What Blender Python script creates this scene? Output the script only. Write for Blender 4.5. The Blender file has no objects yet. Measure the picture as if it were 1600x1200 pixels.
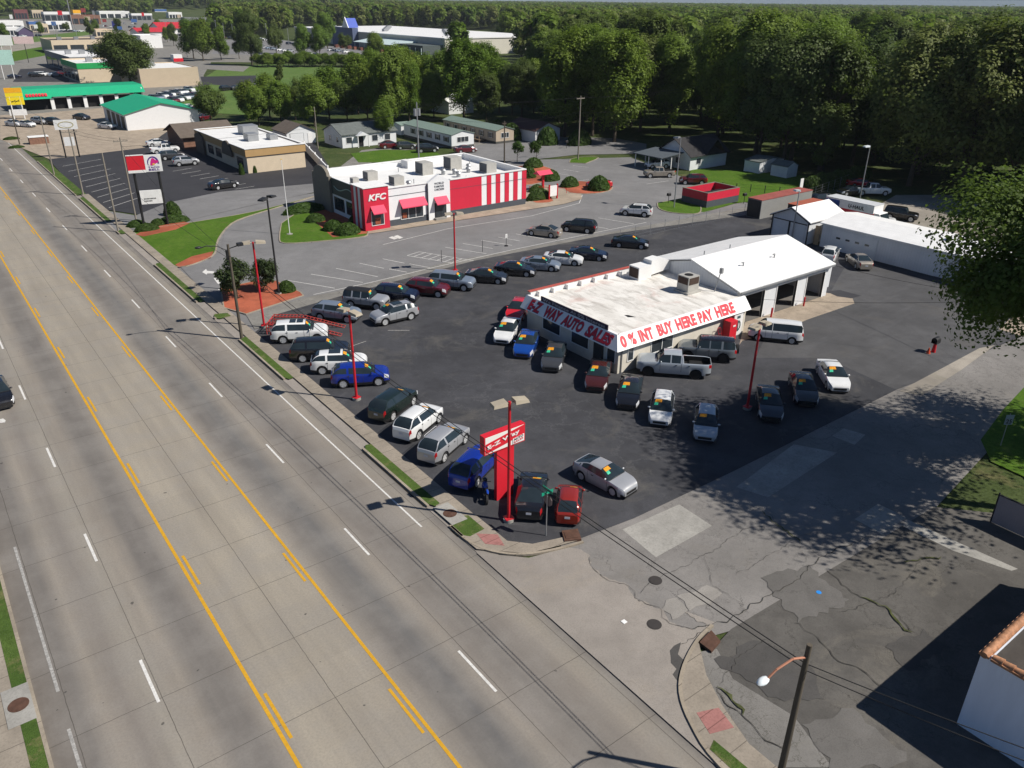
import bpy, bmesh, math, random
import numpy as np
from mathutils import Vector, Matrix, Euler

S = bpy.context.scene
COL = S.collection
RD = math.radians
rng = random.Random(11)

# ------------------------------------------------------------------ camera, world, sun, exposure
CAM_F, CAM_PITCH, CAM_ROLL, CAM_H, CAM_YAW = 1240.0, 0.45139, 0.01019, 28.24976, 0.64965
_cp, _sp, _cy, _sy = math.cos(CAM_PITCH), math.sin(CAM_PITCH), math.cos(CAM_YAW), math.sin(CAM_YAW)
FW = Vector((_sy * _cp, _cy * _cp, -_sp))
_rt = Vector((_cy, -_sy, 0.0)); _up = _rt.cross(FW)
RT = math.cos(CAM_ROLL) * _rt + math.sin(CAM_ROLL) * _up
UP = -math.sin(CAM_ROLL) * _rt + math.cos(CAM_ROLL) * _up
cam = bpy.data.cameras.new('camera')
camo = bpy.data.objects.new('camera', cam); COL.objects.link(camo)
cam.sensor_fit = 'HORIZONTAL'
cam.angle = 2 * math.atan(800 / CAM_F)
cam.clip_start = 0.5; cam.clip_end = 20000
camo.matrix_world = Matrix(((RT.x, UP.x, -FW.x, 0), (RT.y, UP.y, -FW.y, 0), (RT.z, UP.z, -FW.z, CAM_H), (0, 0, 0, 1)))
S.camera = camo

SUN_AZ, SUN_EL = RD(-50), RD(45.5)
W = bpy.data.worlds.new('World'); S.world = W; W.use_nodes = True
_nt = W.node_tree
_sky = _nt.nodes.new('ShaderNodeTexSky'); _sky.sky_type = 'NISHITA'; _sky.sun_disc = False
_sky.sun_elevation = SUN_EL; _sky.sun_rotation = RD(140); _sky.altitude = 100; _sky.air_density = 1.0; _sky.dust_density = 0.3; _sky.ozone_density = 3.0
_bg = next(n for n in _nt.nodes if n.type == 'BACKGROUND')
_bg.inputs[1].default_value = 0.052
_tc = _nt.nodes.new('ShaderNodeTexCoord'); _sx = _nt.nodes.new('ShaderNodeSeparateXYZ'); _rm = _nt.nodes.new('ShaderNodeValToRGB'); _mx = _nt.nodes.new('ShaderNodeMix'); _mx.data_type = 'RGBA'; _mx.blend_type = 'MULTIPLY'; _mx.inputs[0].default_value = 1.0
_rm.color_ramp.elements[0].position = 0.0; _rm.color_ramp.elements[0].color = (0.30, 0.46, 0.72, 1); _rm.color_ramp.elements[1].position = 0.35; _rm.color_ramp.elements[1].color = (0.90, 0.97, 1.06, 1)
_nt.links.new(_tc.outputs['Generated'], _sx.inputs[0]); _nt.links.new(_sx.outputs[2], _rm.inputs[0]); _nt.links.new(_sky.outputs[0], _mx.inputs[6]); _nt.links.new(_rm.outputs[0], _mx.inputs[7])
_nt.links.new(_mx.outputs[2], _bg.inputs[0])
sl = bpy.data.lights.new('sun', 'SUN'); sl.energy = 5.0; sl.angle = RD(0.53); sl.color = (1.0, 0.94, 0.85)
slo = bpy.data.objects.new('sun', sl); COL.objects.link(slo)
_sd = Vector((math.cos(SUN_AZ) * math.cos(SUN_EL), math.sin(SUN_AZ) * math.cos(SUN_EL), math.sin(SUN_EL)))
slo.rotation_euler = (-_sd).to_track_quat('-Z', 'Y').to_euler(); slo.location = (60, -60, 120)
S.view_settings.view_transform = 'Standard'; S.view_settings.look = 'None'
S.view_settings.exposure = 0.24; S.view_settings.gamma = 1.0
S.render.engine = 'CYCLES'
S.cycles.max_bounces = 7; S.cycles.diffuse_bounces = 4; S.cycles.glossy_bounces = 3; S.cycles.transparent_max_bounces = 6

def G(px, py, h=0.0):
    """where the survey photograph's sight line through (px, py) meets the height h"""
    d = FW * CAM_F + RT * (px - 800) - UP * (py - 600)
    t = (h - CAM_H) / d.z
    return Vector((d.x * t, d.y * t, h))

# ------------------------------------------------------------------ object helpers
def tag(o, label=None, cat=None, group=None, kind=None):
    if label: o['label'] = label
    if cat: o['category'] = cat
    if group: o['group'] = group
    if kind: o['kind'] = kind
    return o

def thing(name, label, cat, loc=(0, 0, 0), rz=0.0, group=None):
    o = bpy.data.objects.new(name, None); COL.objects.link(o)
    o.location = loc; o.rotation_euler = (0, 0, rz); o.empty_display_size = 0.3
    return tag(o, label, cat, group)

def wloc(o):
    v = Vector((0, 0, 0))
    while o is not None:
        v += Vector(o.location); o = o.parent
    return v

class MB:
    def __init__(s): s.v = []; s.f = []; s.m = []
    def add(s, vs, fs, m=0):
        b = len(s.v); s.v += [tuple(v) for v in vs]
        s.f += [tuple(b + i for i in f) for f in fs]; s.m += [m] * len(fs); return s
    def box(s, x0, x1, y0, y1, z0, z1, m=0):
        return s.add([(x0, y0, z0), (x1, y0, z0), (x1, y1, z0), (x0, y1, z0), (x0, y0, z1), (x1, y0, z1), (x1, y1, z1), (x0, y1, z1)],
                     [(0, 3, 2, 1), (4, 5, 6, 7), (0, 1, 5, 4), (1, 2, 6, 5), (2, 3, 7, 6), (3, 0, 4, 7)], m)
    def prism(s, poly, z0, z1, m=0):
        n = len(poly)
        a = sum(poly[i][0] * poly[(i + 1) % n][1] - poly[(i + 1) % n][0] * poly[i][1] for i in range(n))
        if a < 0: poly = poly[::-1]
        vs = [(p[0], p[1], z0) for p in poly] + [(p[0], p[1], z1) for p in poly]
        return s.add(vs, [tuple(range(n - 1, -1, -1)), tuple(range(n, 2 * n))] + [(i, (i + 1) % n, n + (i + 1) % n, n + i) for i in range(n)], m)
    def poly(s, pts, m=0): return s.add(pts, [tuple(range(len(pts)))], m)
    def extr(s, pts, d, m=0):
        """closed solid: the outline pts (3-D, planar) swept by the vector d"""
        n = len(pts); pts = [Vector(p) for p in pts]; d = Vector(d)
        nn = sum(((pts[i] - pts[0]).cross(pts[(i + 1) % n] - pts[0]) for i in range(n)), Vector())
        if nn.dot(d) > 0: pts = pts[::-1]
        return s.add(pts + [p + d for p in pts], [tuple(range(n)), tuple(range(2 * n - 1, n - 1, -1))] + [(i, n + i, n + (i + 1) % n, (i + 1) % n) for i in range(n)], m)
    def cyl(s, p, q, r0, r1=None, n=10, m=0):
        p = Vector(p); q = Vector(q); r1 = r0 if r1 is None else r1
        d = (q - p).normalized(); a = d.orthogonal().normalized(); b = d.cross(a)
        vs = []
        for c, r in ((p, r0), (q, r1)):
            for i in range(n):
                t = 2 * math.pi * i / n
                vs.append(c + (a * math.cos(t) + b * math.sin(t)) * r)
        return s.add(vs, [(i, (i + 1) % n, n + (i + 1) % n, n + i) for i in range(n)] + [tuple(range(n - 1, -1, -1)), tuple(range(n, 2 * n))], m)
    def tube(s, pts, r, n=6, m=0):
        for a, b in zip(pts[:-1], pts[1:]): s.cyl(a, b, r, r, n, m)
        return s
    def ell(s, c, rx, ry, rz, nu=10, nv=6, m=0):
        vs = [(c[0], c[1], c[2] - rz)]
        for j in range(1, nv):
            t = -math.pi / 2 + math.pi * j / nv
            for i in range(nu):
                u = 2 * math.pi * i / nu
                vs.append((c[0] + rx * math.cos(t) * math.cos(u), c[1] + ry * math.cos(t) * math.sin(u), c[2] + rz * math.sin(t)))
        vs.append((c[0], c[1], c[2] + rz)); fs = []
        for i in range(nu):
            k = (i + 1) % nu
            fs.append((0, 1 + k, 1 + i))
            for j in range(nv - 2):
                a = 1 + j * nu
                fs.append((a + i, a + k, a + nu + k, a + nu + i))
            a = 1 + (nv - 2) * nu
            fs.append((a + i, a + k, len(vs) - 1))
        return s.add(vs, fs, m)
    def build(s, name, mats, parent=None, smooth=None, local=False):
        me = bpy.data.meshes.new(name)
        off = Vector((0, 0, 0)) if (local or parent is None) else wloc(parent)
        me.from_pydata([(v[0] - off.x, v[1] - off.y, v[2] - off.z) for v in s.v], [], s.f)
        if not isinstance(mats, (list, tuple)): mats = [mats]
        for m in mats: me.materials.append(m)
        me.polygons.foreach_set('material_index', s.m)
        me.update()
        if smooth:
            me.polygons.foreach_set('use_smooth', [True] * len(me.polygons))
            me.set_sharp_from_angle(angle=RD(smooth))
        o = bpy.data.objects.new(name, me); COL.objects.link(o)
        if parent is not None: o.parent = parent
        return o

def part(name, mats, parent, fn, smooth=None):
    b = MB(); fn(b); return b.build(name, mats, parent, smooth)

def solid(name, label, cat, b, mats, loc, smooth=None, group=None):
    """a thing that is one mesh, with its origin at its base"""
    loc = Vector(loc)
    b.v = [(v[0] - loc.x, v[1] - loc.y, v[2] - loc.z) for v in b.v]
    o = b.build(name, mats, None, smooth); o.location = loc
    return tag(o, label, cat, group)

def copy_tree(o, parent=None):
    c = o.copy(); COL.objects.link(c)
    if parent is not None: c.parent = parent
    for ch in list(o.children): copy_tree(ch, c)
    return c

def text(name, s, mat, parent, origin, xdir, ydir, w, h, off=0.0, shear=0.0, depth=0.02, sx=None):
    """lettering fitted to a w x h box, lying in the plane of xdir / ydir"""
    cu = bpy.data.curves.new(name, 'FONT'); cu.body = s; cu.offset = off; cu.shear = shear; cu.extrude = 0.01; cu.resolution_u = 3
    cu.space_character = 1.05
    ob = bpy.data.objects.new(name, cu); COL.objects.link(ob)
    dg = bpy.context.evaluated_depsgraph_get()
    me = bpy.data.meshes.new_from_object(ob.evaluated_get(dg))
    bpy.data.objects.remove(ob)
    co = np.empty(len(me.vertices) * 3, dtype=np.float32); me.vertices.foreach_get('co', co); co = co.reshape(-1, 3)
    mn, mx = co.min(0), co.max(0)
    X = Vector(xdir).normalized(); Y = Vector(ydir).normalized(); Z = X.cross(Y)
    p = Vector(origin) - (wloc(parent) if parent is not None else Vector())
    a = (co[:, 0] - mn[0]) / (mx[0] - mn[0]) * w; bb = (co[:, 1] - mn[1]) / (mx[1] - mn[1]) * h
    c = (co[:, 2] - mn[2]) / max(1e-6, mx[2] - mn[2]) * depth
    out = np.array(p)[None] + a[:, None] * np.array(X)[None] + bb[:, None] * np.array(Y)[None] + c[:, None] * np.array(Z)[None]
    me.vertices.foreach_set('co', out.astype(np.float32).ravel()); me.update()
    me.materials.clear(); me.materials.append(mat)
    o = bpy.data.objects.new(name, me); COL.objects.link(o)
    if parent is not None: o.parent = parent
    return o

# ------------------------------------------------------------------ materials
class NT:
    def __init__(s, name):
        s.mat = bpy.data.materials.new(name); s.mat.use_nodes = True
        s.nt = s.mat.node_tree; s.bsdf = next(n for n in s.nt.nodes if n.type == 'BSDF_PRINCIPLED')
        s.out = next(n for n in s.nt.nodes if n.type == 'OUTPUT_MATERIAL')
        s.pos = s.n('ShaderNodeNewGeometry').outputs['Position']
        s.obj = s.n('ShaderNodeTexCoord').outputs['Object']
    def n(s, t, **kw):
        nd = s.nt.nodes.new(t)
        for k, v in kw.items(): setattr(nd, k, v)
        return nd
    def lk(s, v, sock):
        if isinstance(v, bpy.types.NodeSocket): s.nt.links.new(v, sock)
        elif isinstance(v, (tuple, list)) and len(v) == 3 and sock.type == 'RGBA': sock.default_value = (*v, 1)
        else: sock.default_value = v
    def noise(s, scale, det=3, rough=0.55, co=None, dist=0.0):
        nd = s.n('ShaderNodeTexNoise'); nd.inputs['Scale'].default_value = scale; nd.inputs['Detail'].default_value = det
        nd.inputs['Roughness'].default_value = rough; nd.inputs['Distortion'].default_value = dist
        s.lk(co if co is not None else s.pos, nd.inputs['Vector']); return nd.outputs['Fac']
    def vor(s, scale, feat='DISTANCE_TO_EDGE', co=None, out='Distance', rand=1.0):
        nd = s.n('ShaderNodeTexVoronoi', feature=feat); nd.inputs['Scale'].default_value = scale
        nd.inputs['Randomness'].default_value = rand
        s.lk(co if co is not None else s.pos, nd.inputs['Vector']); return nd.outputs[out]
    def ramp(s, fac, *stops):
        nd = s.n('ShaderNodeValToRGB'); cr = nd.color_ramp
        while len(cr.elements) < len(stops): cr.elements.new(0.5)
        for e, (p, c) in zip(cr.elements, stops):
            e.position = p; e.color = (c, c, c, 1) if isinstance(c, (int, float)) else (*c, 1)
        s.lk(fac, nd.inputs[0]); return nd.outputs[0]
    def mix(s, fac, a, b, mode='MIX'):
        nd = s.n('ShaderNodeMix', data_type='RGBA', blend_type=mode)
        s.lk(fac, nd.inputs[0]); s.lk(a, nd.inputs[6]); s.lk(b, nd.inputs[7]); return nd.outputs[2]
    def math(s, op, a, b=0.0, c=0.0):
        nd = s.n('ShaderNodeMath', operation=op)
        for v, i in ((a, 0), (b, 1), (c, 2)): s.lk(v, nd.inputs[i])
        return nd.outputs[0]
    def sep(s, v):
        nd = s.n('ShaderNodeSeparateXYZ'); s.lk(v, nd.inputs[0]); return nd.outputs
    def mapv(s, v, scale=(1, 1, 1), rot=(0, 0, 0)):
        nd = s.n('ShaderNodeMapping'); s.lk(v, nd.inputs[0]); nd.inputs['Scale'].default_value = scale; nd.inputs['Rotation'].default_value = rot
        return nd.outputs[0]
    def bump(s, hgt, strength=0.3, dist=0.02):
        nd = s.n('ShaderNodeBump'); nd.inputs['Strength'].default_value = strength; nd.inputs['Distance'].default_value = dist
        s.lk(hgt, nd.inputs['Height']); s.nt.links.new(nd.outputs[0], s.bsdf.inputs['Normal'])
    def done(s, col, rough=0.8, metal=0.0, spec=0.3):
        s.lk(col, s.bsdf.inputs['Base Color']); s.lk(rough, s.bsdf.inputs['Roughness']); s.lk(metal, s.bsdf.inputs['Metallic'])
        s.bsdf.inputs['Specular IOR Level'].default_value = spec
        return s.mat

def shade(c, k): return tuple(min(1.0, x * k) for x in c)
_mc = {}
def plain(name, c, rough=0.6, metal=0.0, var=0.12, scale=2.0, spec=0.3, streak=False):
    """a real surface: base colour with soft dirt variation in object space"""
    if name in _mc: return _mc[name]
    t = NT(name)
    co = t.mapv(t.obj, (1, 1, 0.15)) if streak else t.obj
    f = t.noise(scale, 4, 0.6, co)
    f2 = t.noise(scale * 9, 2, 0.6, co)
    c1 = t.mix(t.ramp(f, (0.3, 0.0), (0.7, 1.0)), shade(c, 1 - var), shade(c, 1 + var * 0.6))
    c2 = t.mix(t.ramp(f2, (0.35, 0.0), (0.75, 0.35)), c1, shade(c, 1 - var * 1.5))
    _mc[name] = t.done(c2, rough, metal, spec); return _mc[name]

def ribbed(name, c, period=0.3, axis=0, rough=0.45, depth=0.02, seam=0.8, var=0.08):
    """corrugated or standing-seam sheet: ribs are bump plus thin darker seams"""
    if name in _mc: return _mc[name]
    t = NT(name); ax = t.sep(t.obj)[axis]
    k = t.math('ABSOLUTE', t.math('SUBTRACT', t.math('FRACT', t.math('MULTIPLY', ax, 1 / period)), 0.5))
    f = t.noise(0.8, 4, 0.6, t.obj)
    base = t.mix(t.ramp(f, (0.3, 0.0), (0.7, 1.0)), shade(c, 1 - var), shade(c, 1 + var * 0.5))
    col = t.mix(t.ramp(k, (0.0, 1.0), (0.07, 0.0)), base, shade(c, seam))
    t.bump(t.ramp(k, (0.0, 1.0), (0.12, 0.0)), 0.6, depth)
    _mc[name] = t.done(col, rough, 0.0, 0.4); return _mc[name]

def paint(name, c, metal=0.0, rough=0.25):
    if name in _mc: return _mc[name]
    t = NT(name); f = t.noise(1.5, 3, 0.5, t.obj)
    z = t.sep(t.obj)[2]
    col = t.mix(t.ramp(f, (0.35, 0.0), (0.7, 1.0)), shade(c, 0.93), c)
    dirt = t.math('MULTIPLY', t.ramp(z, (0.25, 1.0), (0.6, 0.0)), t.noise(6, 3, 0.6, t.obj))
    col = t.mix(t.math('MULTIPLY', dirt, 0.35), col, (0.12, 0.11, 0.10))
    t.bsdf.inputs['Coat Weight'].default_value = 1.0; t.bsdf.inputs['Coat Roughness'].default_value = 0.03
    _mc[name] = t.done(col, rough, metal, 0.5); return _mc[name]

def m_glass(name='tinted_glass', c=(0.012, 0.018, 0.022)):
    if name in _mc: return _mc[name]
    t = NT(name); f = t.noise(1.3, 2, 0.5, t.obj)
    col = t.mix(f, c, shade(c, 2.2))
    _mc[name] = t.done(col, 0.06, 0.0, 0.5); return _mc[name]

GLASS = m_glass(); 
WINDOW = m_glass('window_pane', (0.02, 0.025, 0.03))
TYRE = plain('tyre_rubber', (0.018, 0.018, 0.019), 0.85)
RIM = plain('alloy_rim', (0.62, 0.63, 0.64), 0.32, 0.25, 0.05)
RIMD = plain('black_rim', (0.03, 0.03, 0.032), 0.4, 0.4, 0.05)
BLACKP = plain('black_plastic', (0.02, 0.02, 0.021), 0.55)
LAMPW = plain('headlamp_lens', (0.65, 0.67, 0.7), 0.12, 0.2, 0.15, 14)
LAMPR = plain('tail_lamp_lens', (0.35, 0.012, 0.015), 0.15, 0, 0.2, 14)
PLATE = plain('licence_plate', (0.6, 0.62, 0.68), 0.4, 0, 0.3, 22)
WHITE = plain('white_paint', (0.78, 0.78, 0.77), 0.55)
WHITEWALL = plain('white_siding', (0.74, 0.75, 0.75), 0.6, 0, 0.08, 1.0, streak=True)
REDPOLE = plain('red_pole_paint', (0.50, 0.018, 0.028), 0.38, 0, 0.12)
REDSIGN = plain('red_sign_face', (0.60, 0.02, 0.035), 0.4, 0, 0.06)
REDTXT = plain('red_lettering', (0.58, 0.02, 0.04), 0.5, 0, 0.05)
BLUEEDGE = plain('dark_letter_edge', (0.05, 0.04, 0.09), 0.5)
STEEL = plain('galvanised_steel', (0.36, 0.37, 0.38), 0.45, 0.5)
DKSTEEL = plain('dark_steel', (0.035, 0.036, 0.038), 0.5, 0.3)
WOODP = plain('weathered_pole_wood', (0.10, 0.085, 0.065), 0.85, 0, 0.25, 3, streak=True)
WOODL = plain('pale_pole_wood', (0.24, 0.215, 0.18), 0.85, 0, 0.2, 3, streak=True)
WIRE = plain('black_cable', (0.015, 0.015, 0.016), 0.6)
LAMPHEAD = plain('lamp_housing_tan', (0.40, 0.35, 0.27), 0.5)

# ------------------------------------------------------------------ ground materials
def m_highway():
    t = NT('aged_concrete'); xyz = t.sep(t.pos); x = xyz[0]; y = xyz[1]
    warp = t.math('MULTIPLY', t.math('SUBTRACT', t.noise(0.25, 3), 0.5), 0.5)
    xw = t.math('ADD', x, warp)
    u = t.math('DIVIDE', t.math('ADD', xw, 2.0), 24.0)
    def p(v): return (v + 2.0) / 24.0
    G_ = (0.225, 0.202, 0.178); Lt = (0.285, 0.254, 0.214); Dk = (0.176, 0.162, 0.148); Y = (0.345, 0.308, 0.25)
    band = t.ramp(u, (p(-1.5), (0.17, 0.15, 0.13)), (p(0.2), Dk), (p(1.0), Lt), (p(1.9), G_), (p(2.9), (0.29, 0.265, 0.225)), (p(4.1), Lt), (p(4.9), Dk), (p(5.8), Dk), (p(6.6), Lt),
                  (p(7.3), Y), (p(9.2), shade(Y, 0.95)), (p(11.3), Y), (p(12.2), Lt), (p(13.0), Dk), (p(14.1), (0.15, 0.146, 0.142)), (p(15.3), Lt), (p(16.0), G_), (p(17.0), Dk), (p(18.2), G_), (p(19.1), Lt), (p(19.7), (0.30, 0.27, 0.225)), (p(20.3), Dk))
    long_n = t.noise(1.0, 4, 0.6, t.mapv(t.pos, (0.9, 0.07, 1)))
    band = t.mix(t.ramp(long_n, (0.35, 0.0), (0.72, 1.0)), band, t.mix(1.0, band, (0.78, 0.78, 0.80), 'MULTIPLY'))
    blot = t.noise(0.35, 5, 0.65)
    band = t.mix(t.ramp(blot, (0.42, 0.0), (0.75, 0.55)), band, (0.27, 0.255, 0.235))
    fine = t.noise(9, 4, 0.7)
    band = t.mix(t.ramp(fine, (0.35, 0.25), (0.6, 0.0)), band, (0.12, 0.112, 0.10))
    slab = t.n('ShaderNodeTexWhiteNoise', noise_dimensions='2D')
    cmb = t.n('ShaderNodeCombineXYZ')
    t.lk(t.math('FLOOR', t.math('DIVIDE', t.math('ADD', x, 0.6), 3.66)), cmb.inputs[0]); t.lk(t.math('FLOOR', t.math('DIVIDE', y, 4.6)), cmb.inputs[1])
    t.lk(cmb.outputs[0], slab.inputs['Vector'])
    band = t.mix(t.math('MULTIPLY', slab.outputs[0], 0.16), band, (0.14, 0.132, 0.12))
    def joint(v, wid):
        return t.math('LESS_THAN', t.math('ABSOLUTE', v), wid)
    wob = t.math('MULTIPLY', t.math('SUBTRACT', t.noise(1.5, 3), 0.5), 0.06)
    jy = joint(t.math('SUBTRACT', t.math('FRACT', t.math('DIVIDE', t.math('ADD', y, wob), 4.6)), 0.5), 0.0035)
    js = jy
    for xv in (3.24, 9.45, 15.68, 19.95, -0.25):
        js = t.math('MAXIMUM', js, joint(t.math('SUBTRACT', t.math('ADD', x, wob), xv), 0.017))
    fade = t.math('MULTIPLY', js, t.math('ADD', 0.45, t.math('MULTIPLY', t.noise(0.4, 3), 0.6)))
    band = t.mix(fade, band, (0.07, 0.063, 0.055))
    spots = t.math('GREATER_THAN', t.noise(2.3, 1, 0.3), 0.80)
    band = t.mix(t.math('MULTIPLY', spots, 0.7), band, (0.05, 0.048, 0.046))
    t.bump(fine, 0.15, 0.01)
    return t.done(band, 0.88, 0, 0.15)

def m_asphalt(name, c, blot=0.4, crack=0.0, tan=0.0, cs=0.35, crackcol=None, patch=(0.13, 0.12, 0.105), streak=None):
    t = NT(name)
    b = t.noise(0.12, 5, 0.62); b2 = t.noise(0.7, 4, 0.65); f = t.noise(14, 3, 0.7)
    col = t.mix(t.ramp(b, (0.3, 0.0), (0.7, 1.0)), shade(c, 1 - blot * 0.6), shade(c, 1 + blot))
    col = t.mix(t.ramp(b2, (0.3, 0.45), (0.55, 0.0)), col, shade(c, 1 - blot))
    if tan: col = t.mix(t.math('MULTIPLY', t.ramp(t.noise(0.22, 6, 0.7, None, 0.6), (0.54, 0.0), (0.72, 1.0)), tan), col, patch)
    if streak:
        sn = t.noise(0.5, 4, 0.6, t.mapv(t.pos, streak))
        col = t.mix(t.ramp(sn, (0.55, 0.0), (0.75, 0.5)), col, shade(c, 1.5))
    col = t.mix(t.ramp(f, (0.3, 0.4), (0.55, 0.0), (0.75, 0.0), (0.85, 0.3)), col, shade(c, 0.55))
    if crack:
        warp = t.n('ShaderNodeVectorMath', operation='ADD')
        nz = t.n('ShaderNodeTexNoise'); nz.inputs['Scale'].default_value = 0.55; nz.inputs['Detail'].default_value = 7; nz.inputs['Roughness'].default_value = 0.68; t.lk(t.pos, nz.inputs['Vector'])
        sc_ = t.n('ShaderNodeVectorMath', operation='SCALE'); t.lk(nz.outputs['Color'], sc_.inputs[0]); sc_.inputs['Scale'].default_value = 3.2
        t.lk(t.pos, warp.inputs[0]); t.lk(sc_.outputs[0], warp.inputs[1])
        e = t.vor(cs, co=warp.outputs[0]); e2 = t.vor(cs * 4.2, co=warp.outputs[0])
        msk = t.ramp(t.noise(0.1, 3), (0.48, 0.0), (0.62, 1.0)); brk = t.ramp(t.noise(0.35, 4, 0.6), (0.38, 0.0), (0.62, 1.0))
        k = t.math('ADD', t.math('MULTIPLY', brk, t.ramp(e, (0.0, 1.0), (0.012 * cs / 0.35, 0.0))), t.math('MULTIPLY', t.ramp(e2, (0.0, 0.8), (0.03, 0.0)), msk))
        cc = crackcol or shade(c, 0.35)
        col = t.mix(t.math('MULTIPLY', k, crack), col, cc)
    t.bump(f, 0.2, 0.01)
    return t.done(col, 0.85, 0, 0.2)

def m_concrete(name, c, joint=None, axis=1):
    t = NT(name); b = t.noise(0.5, 5, 0.65); f = t.noise(8, 4, 0.7)
    col = t.mix(t.ramp(b, (0.3, 0.0), (0.7, 1.0)), shade(c, 0.72), shade(c, 1.12))
    col = t.mix(t.ramp(f, (0.3, 0.5), (0.52, 0.0)), col, shade(c, 0.6))
    st = t.noise(1.3, 5, 0.75, None, 0.5)
    col = t.mix(t.ramp(st, (0.56, 0.0), (0.7, 0.55)), col, shade(c, 0.5))
    if joint:
        v = t.sep(t.pos)[axis]
        k = t.math('LESS_THAN', t.math('ABSOLUTE', t.math('SUBTRACT', t.math('FRACT', t.math('DIVIDE', v, joint)), 0.5)), 0.02 / joint)
        col = t.mix(t.math('MULTIPLY', k, 0.7), col, shade(c, 0.3))
    return t.done(col, 0.9, 0, 0.12)

def m_grass(name, c1, c2, dry=0.25, s=1.0):
    t = NT(name)
    a = t.noise(0.25 * s, 5, 0.65); b = t.noise(2.5 * s, 4, 0.7); f = t.noise(16 * s, 3, 0.75)
    col = t.mix(t.ramp(a, (0.3, 0.0), (0.7, 1.0)), c1, c2)
    col = t.mix(t.ramp(b, (0.35, 0.5), (0.6, 0.0)), col, shade(c1, 0.6))
    col = t.mix(t.ramp(f, (0.3, 0.7), (0.55, 0.0)), col, shade(c1, 0.35))
    col = t.mix(t.math('MULTIPLY', t.ramp(t.noise(0.9 * s, 5, 0.7), (0.55, 0.0), (0.72, 1.0)), dry), col, (0.20, 0.165, 0.085))
    t.bump(f, 0.6, 0.05)
    return t.done(col, 0.9, 0, 0.1)

M_HWY = m_highway()
M_LOT = m_asphalt('sealed_black_asphalt', (0.051, 0.052, 0.058), 0.45, 0.45, 0.85, 0.10, (0.13, 0.13, 0.132), (0.105, 0.10, 0.092))
M_LOT2 = m_asphalt('worn_asphalt', (0.078, 0.078, 0.081), 0.35, 0.4, 0.6, 0.2, (0.03, 0.03, 0.03), (0.11, 0.103, 0.095), (0.25, 1.5, 1))
M_KFC = m_asphalt('grey_asphalt', (0.185, 0.183, 0.184), 0.22, 0.35, 0.3, 0.12, (0.05, 0.05, 0.05), (0.16, 0.152, 0.14))
M_STREET = m_asphalt('street_asphalt', (0.200, 0.190, 0.180), 0.28, 0.9, 0.7, 0.24, (0.055, 0.052, 0.048), (0.2, 0.185, 0.165))
M_SOUTH = m_asphalt('crazed_asphalt', (0.094, 0.089, 0.082), 0.45, 1.0, 0.8, 0.34, (0.035, 0.033, 0.028), (0.17, 0.155, 0.13))
M_CRAZE = m_asphalt('broken_asphalt', (0.19, 0.182, 0.17), 0.25, 1.0, 0.4, 0.8, (0.05, 0.046, 0.036), (0.16, 0.15, 0.11))
M_NEWBLK = m_asphalt('new_black_asphalt', (0.042, 0.042, 0.047), 0.2, 0.0, 0.0)
M_ALLEY = m_concrete('stained_alley_concrete', (0.22, 0.212, 0.195), 4.5, 0)
M_APRON = m_asphalt('apron_concrete', (0.268, 0.243, 0.218), 0.28, 0.35, 0.6, 0.25, (0.13, 0.115, 0.1), (0.31, 0.27, 0.22))
M_TAN = m_concrete('tan_concrete', (0.36, 0.30, 0.235), 4.0, 0)
M_WALK = m_concrete('sidewalk_concrete', (0.30, 0.262, 0.215), 1.5, 1)
M_PAD = m_concrete('pad_concrete', (0.33, 0.32, 0.295))
M_KERB = m_concrete('kerb_concrete', (0.33, 0.285, 0.225), 3.0, 1)
M_KERBSHADE = m_concrete('painted_kerb_shade', (0.04, 0.036, 0.03))  # near-black tone that paints in the kerb's shadow
M_LAWN = m_grass('mown_lawn', (0.062, 0.135, 0.012), (0.105, 0.185, 0.024), 0.3)
M_VERGE = m_grass('patchy_verge', (0.058, 0.105, 0.022), (0.10, 0.155, 0.036), 0.85)
M_FIELD = m_grass('open_field', (0.095, 0.165, 0.04), (0.13, 0.20, 0.055), 0.35, 0.25)
M_ROUGH = m_grass('rough_ground', (0.05, 0.075, 0.022), (0.085, 0.105, 0.04), 0.5, 0.3)
M_GRAVEL = m_asphalt('pale_gravel', (0.27, 0.245, 0.21), 0.35, 0.0, 0.6, 0.3, None, (0.19, 0.18, 0.12))
M_MULCH = m_asphalt('red_mulch', (0.34, 0.095, 0.052), 0.5, 0.0, 0.5, 0.3, None, (0.16, 0.06, 0.04))
M_YEL = None
def m_worn(name, c, wear=0.45):
    t = NT(name); f = t.noise(5, 5, 0.75); f2 = t.noise(0.8, 3, 0.6)
    k = t.ramp(f, (0.42, wear), (0.62, 0.0))
    col = t.mix(k, t.mix(t.ramp(f2, (0.3, 0.0), (0.7, 0.35)), c, shade(c, 0.7)), shade(c, 0.45))
    return t.done(col, 0.75, 0, 0.2)
M_YEL = m_worn('yellow_road_paint', (0.62, 0.34, 0.025), 0.3)
M_WHT = m_worn('white_road_paint', (0.72, 0.71, 0.68), 0.45)
M_WHTF = m_worn('faded_white_paint', (0.44, 0.43, 0.41), 0.75)
M_PINK = m_concrete('red_tactile_paving', (0.36, 0.17, 0.155), 0.6, 1)
M_RUST = plain('rusted_iron', (0.11, 0.058, 0.04), 0.8, 0.1, 0.35, 3)

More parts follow.
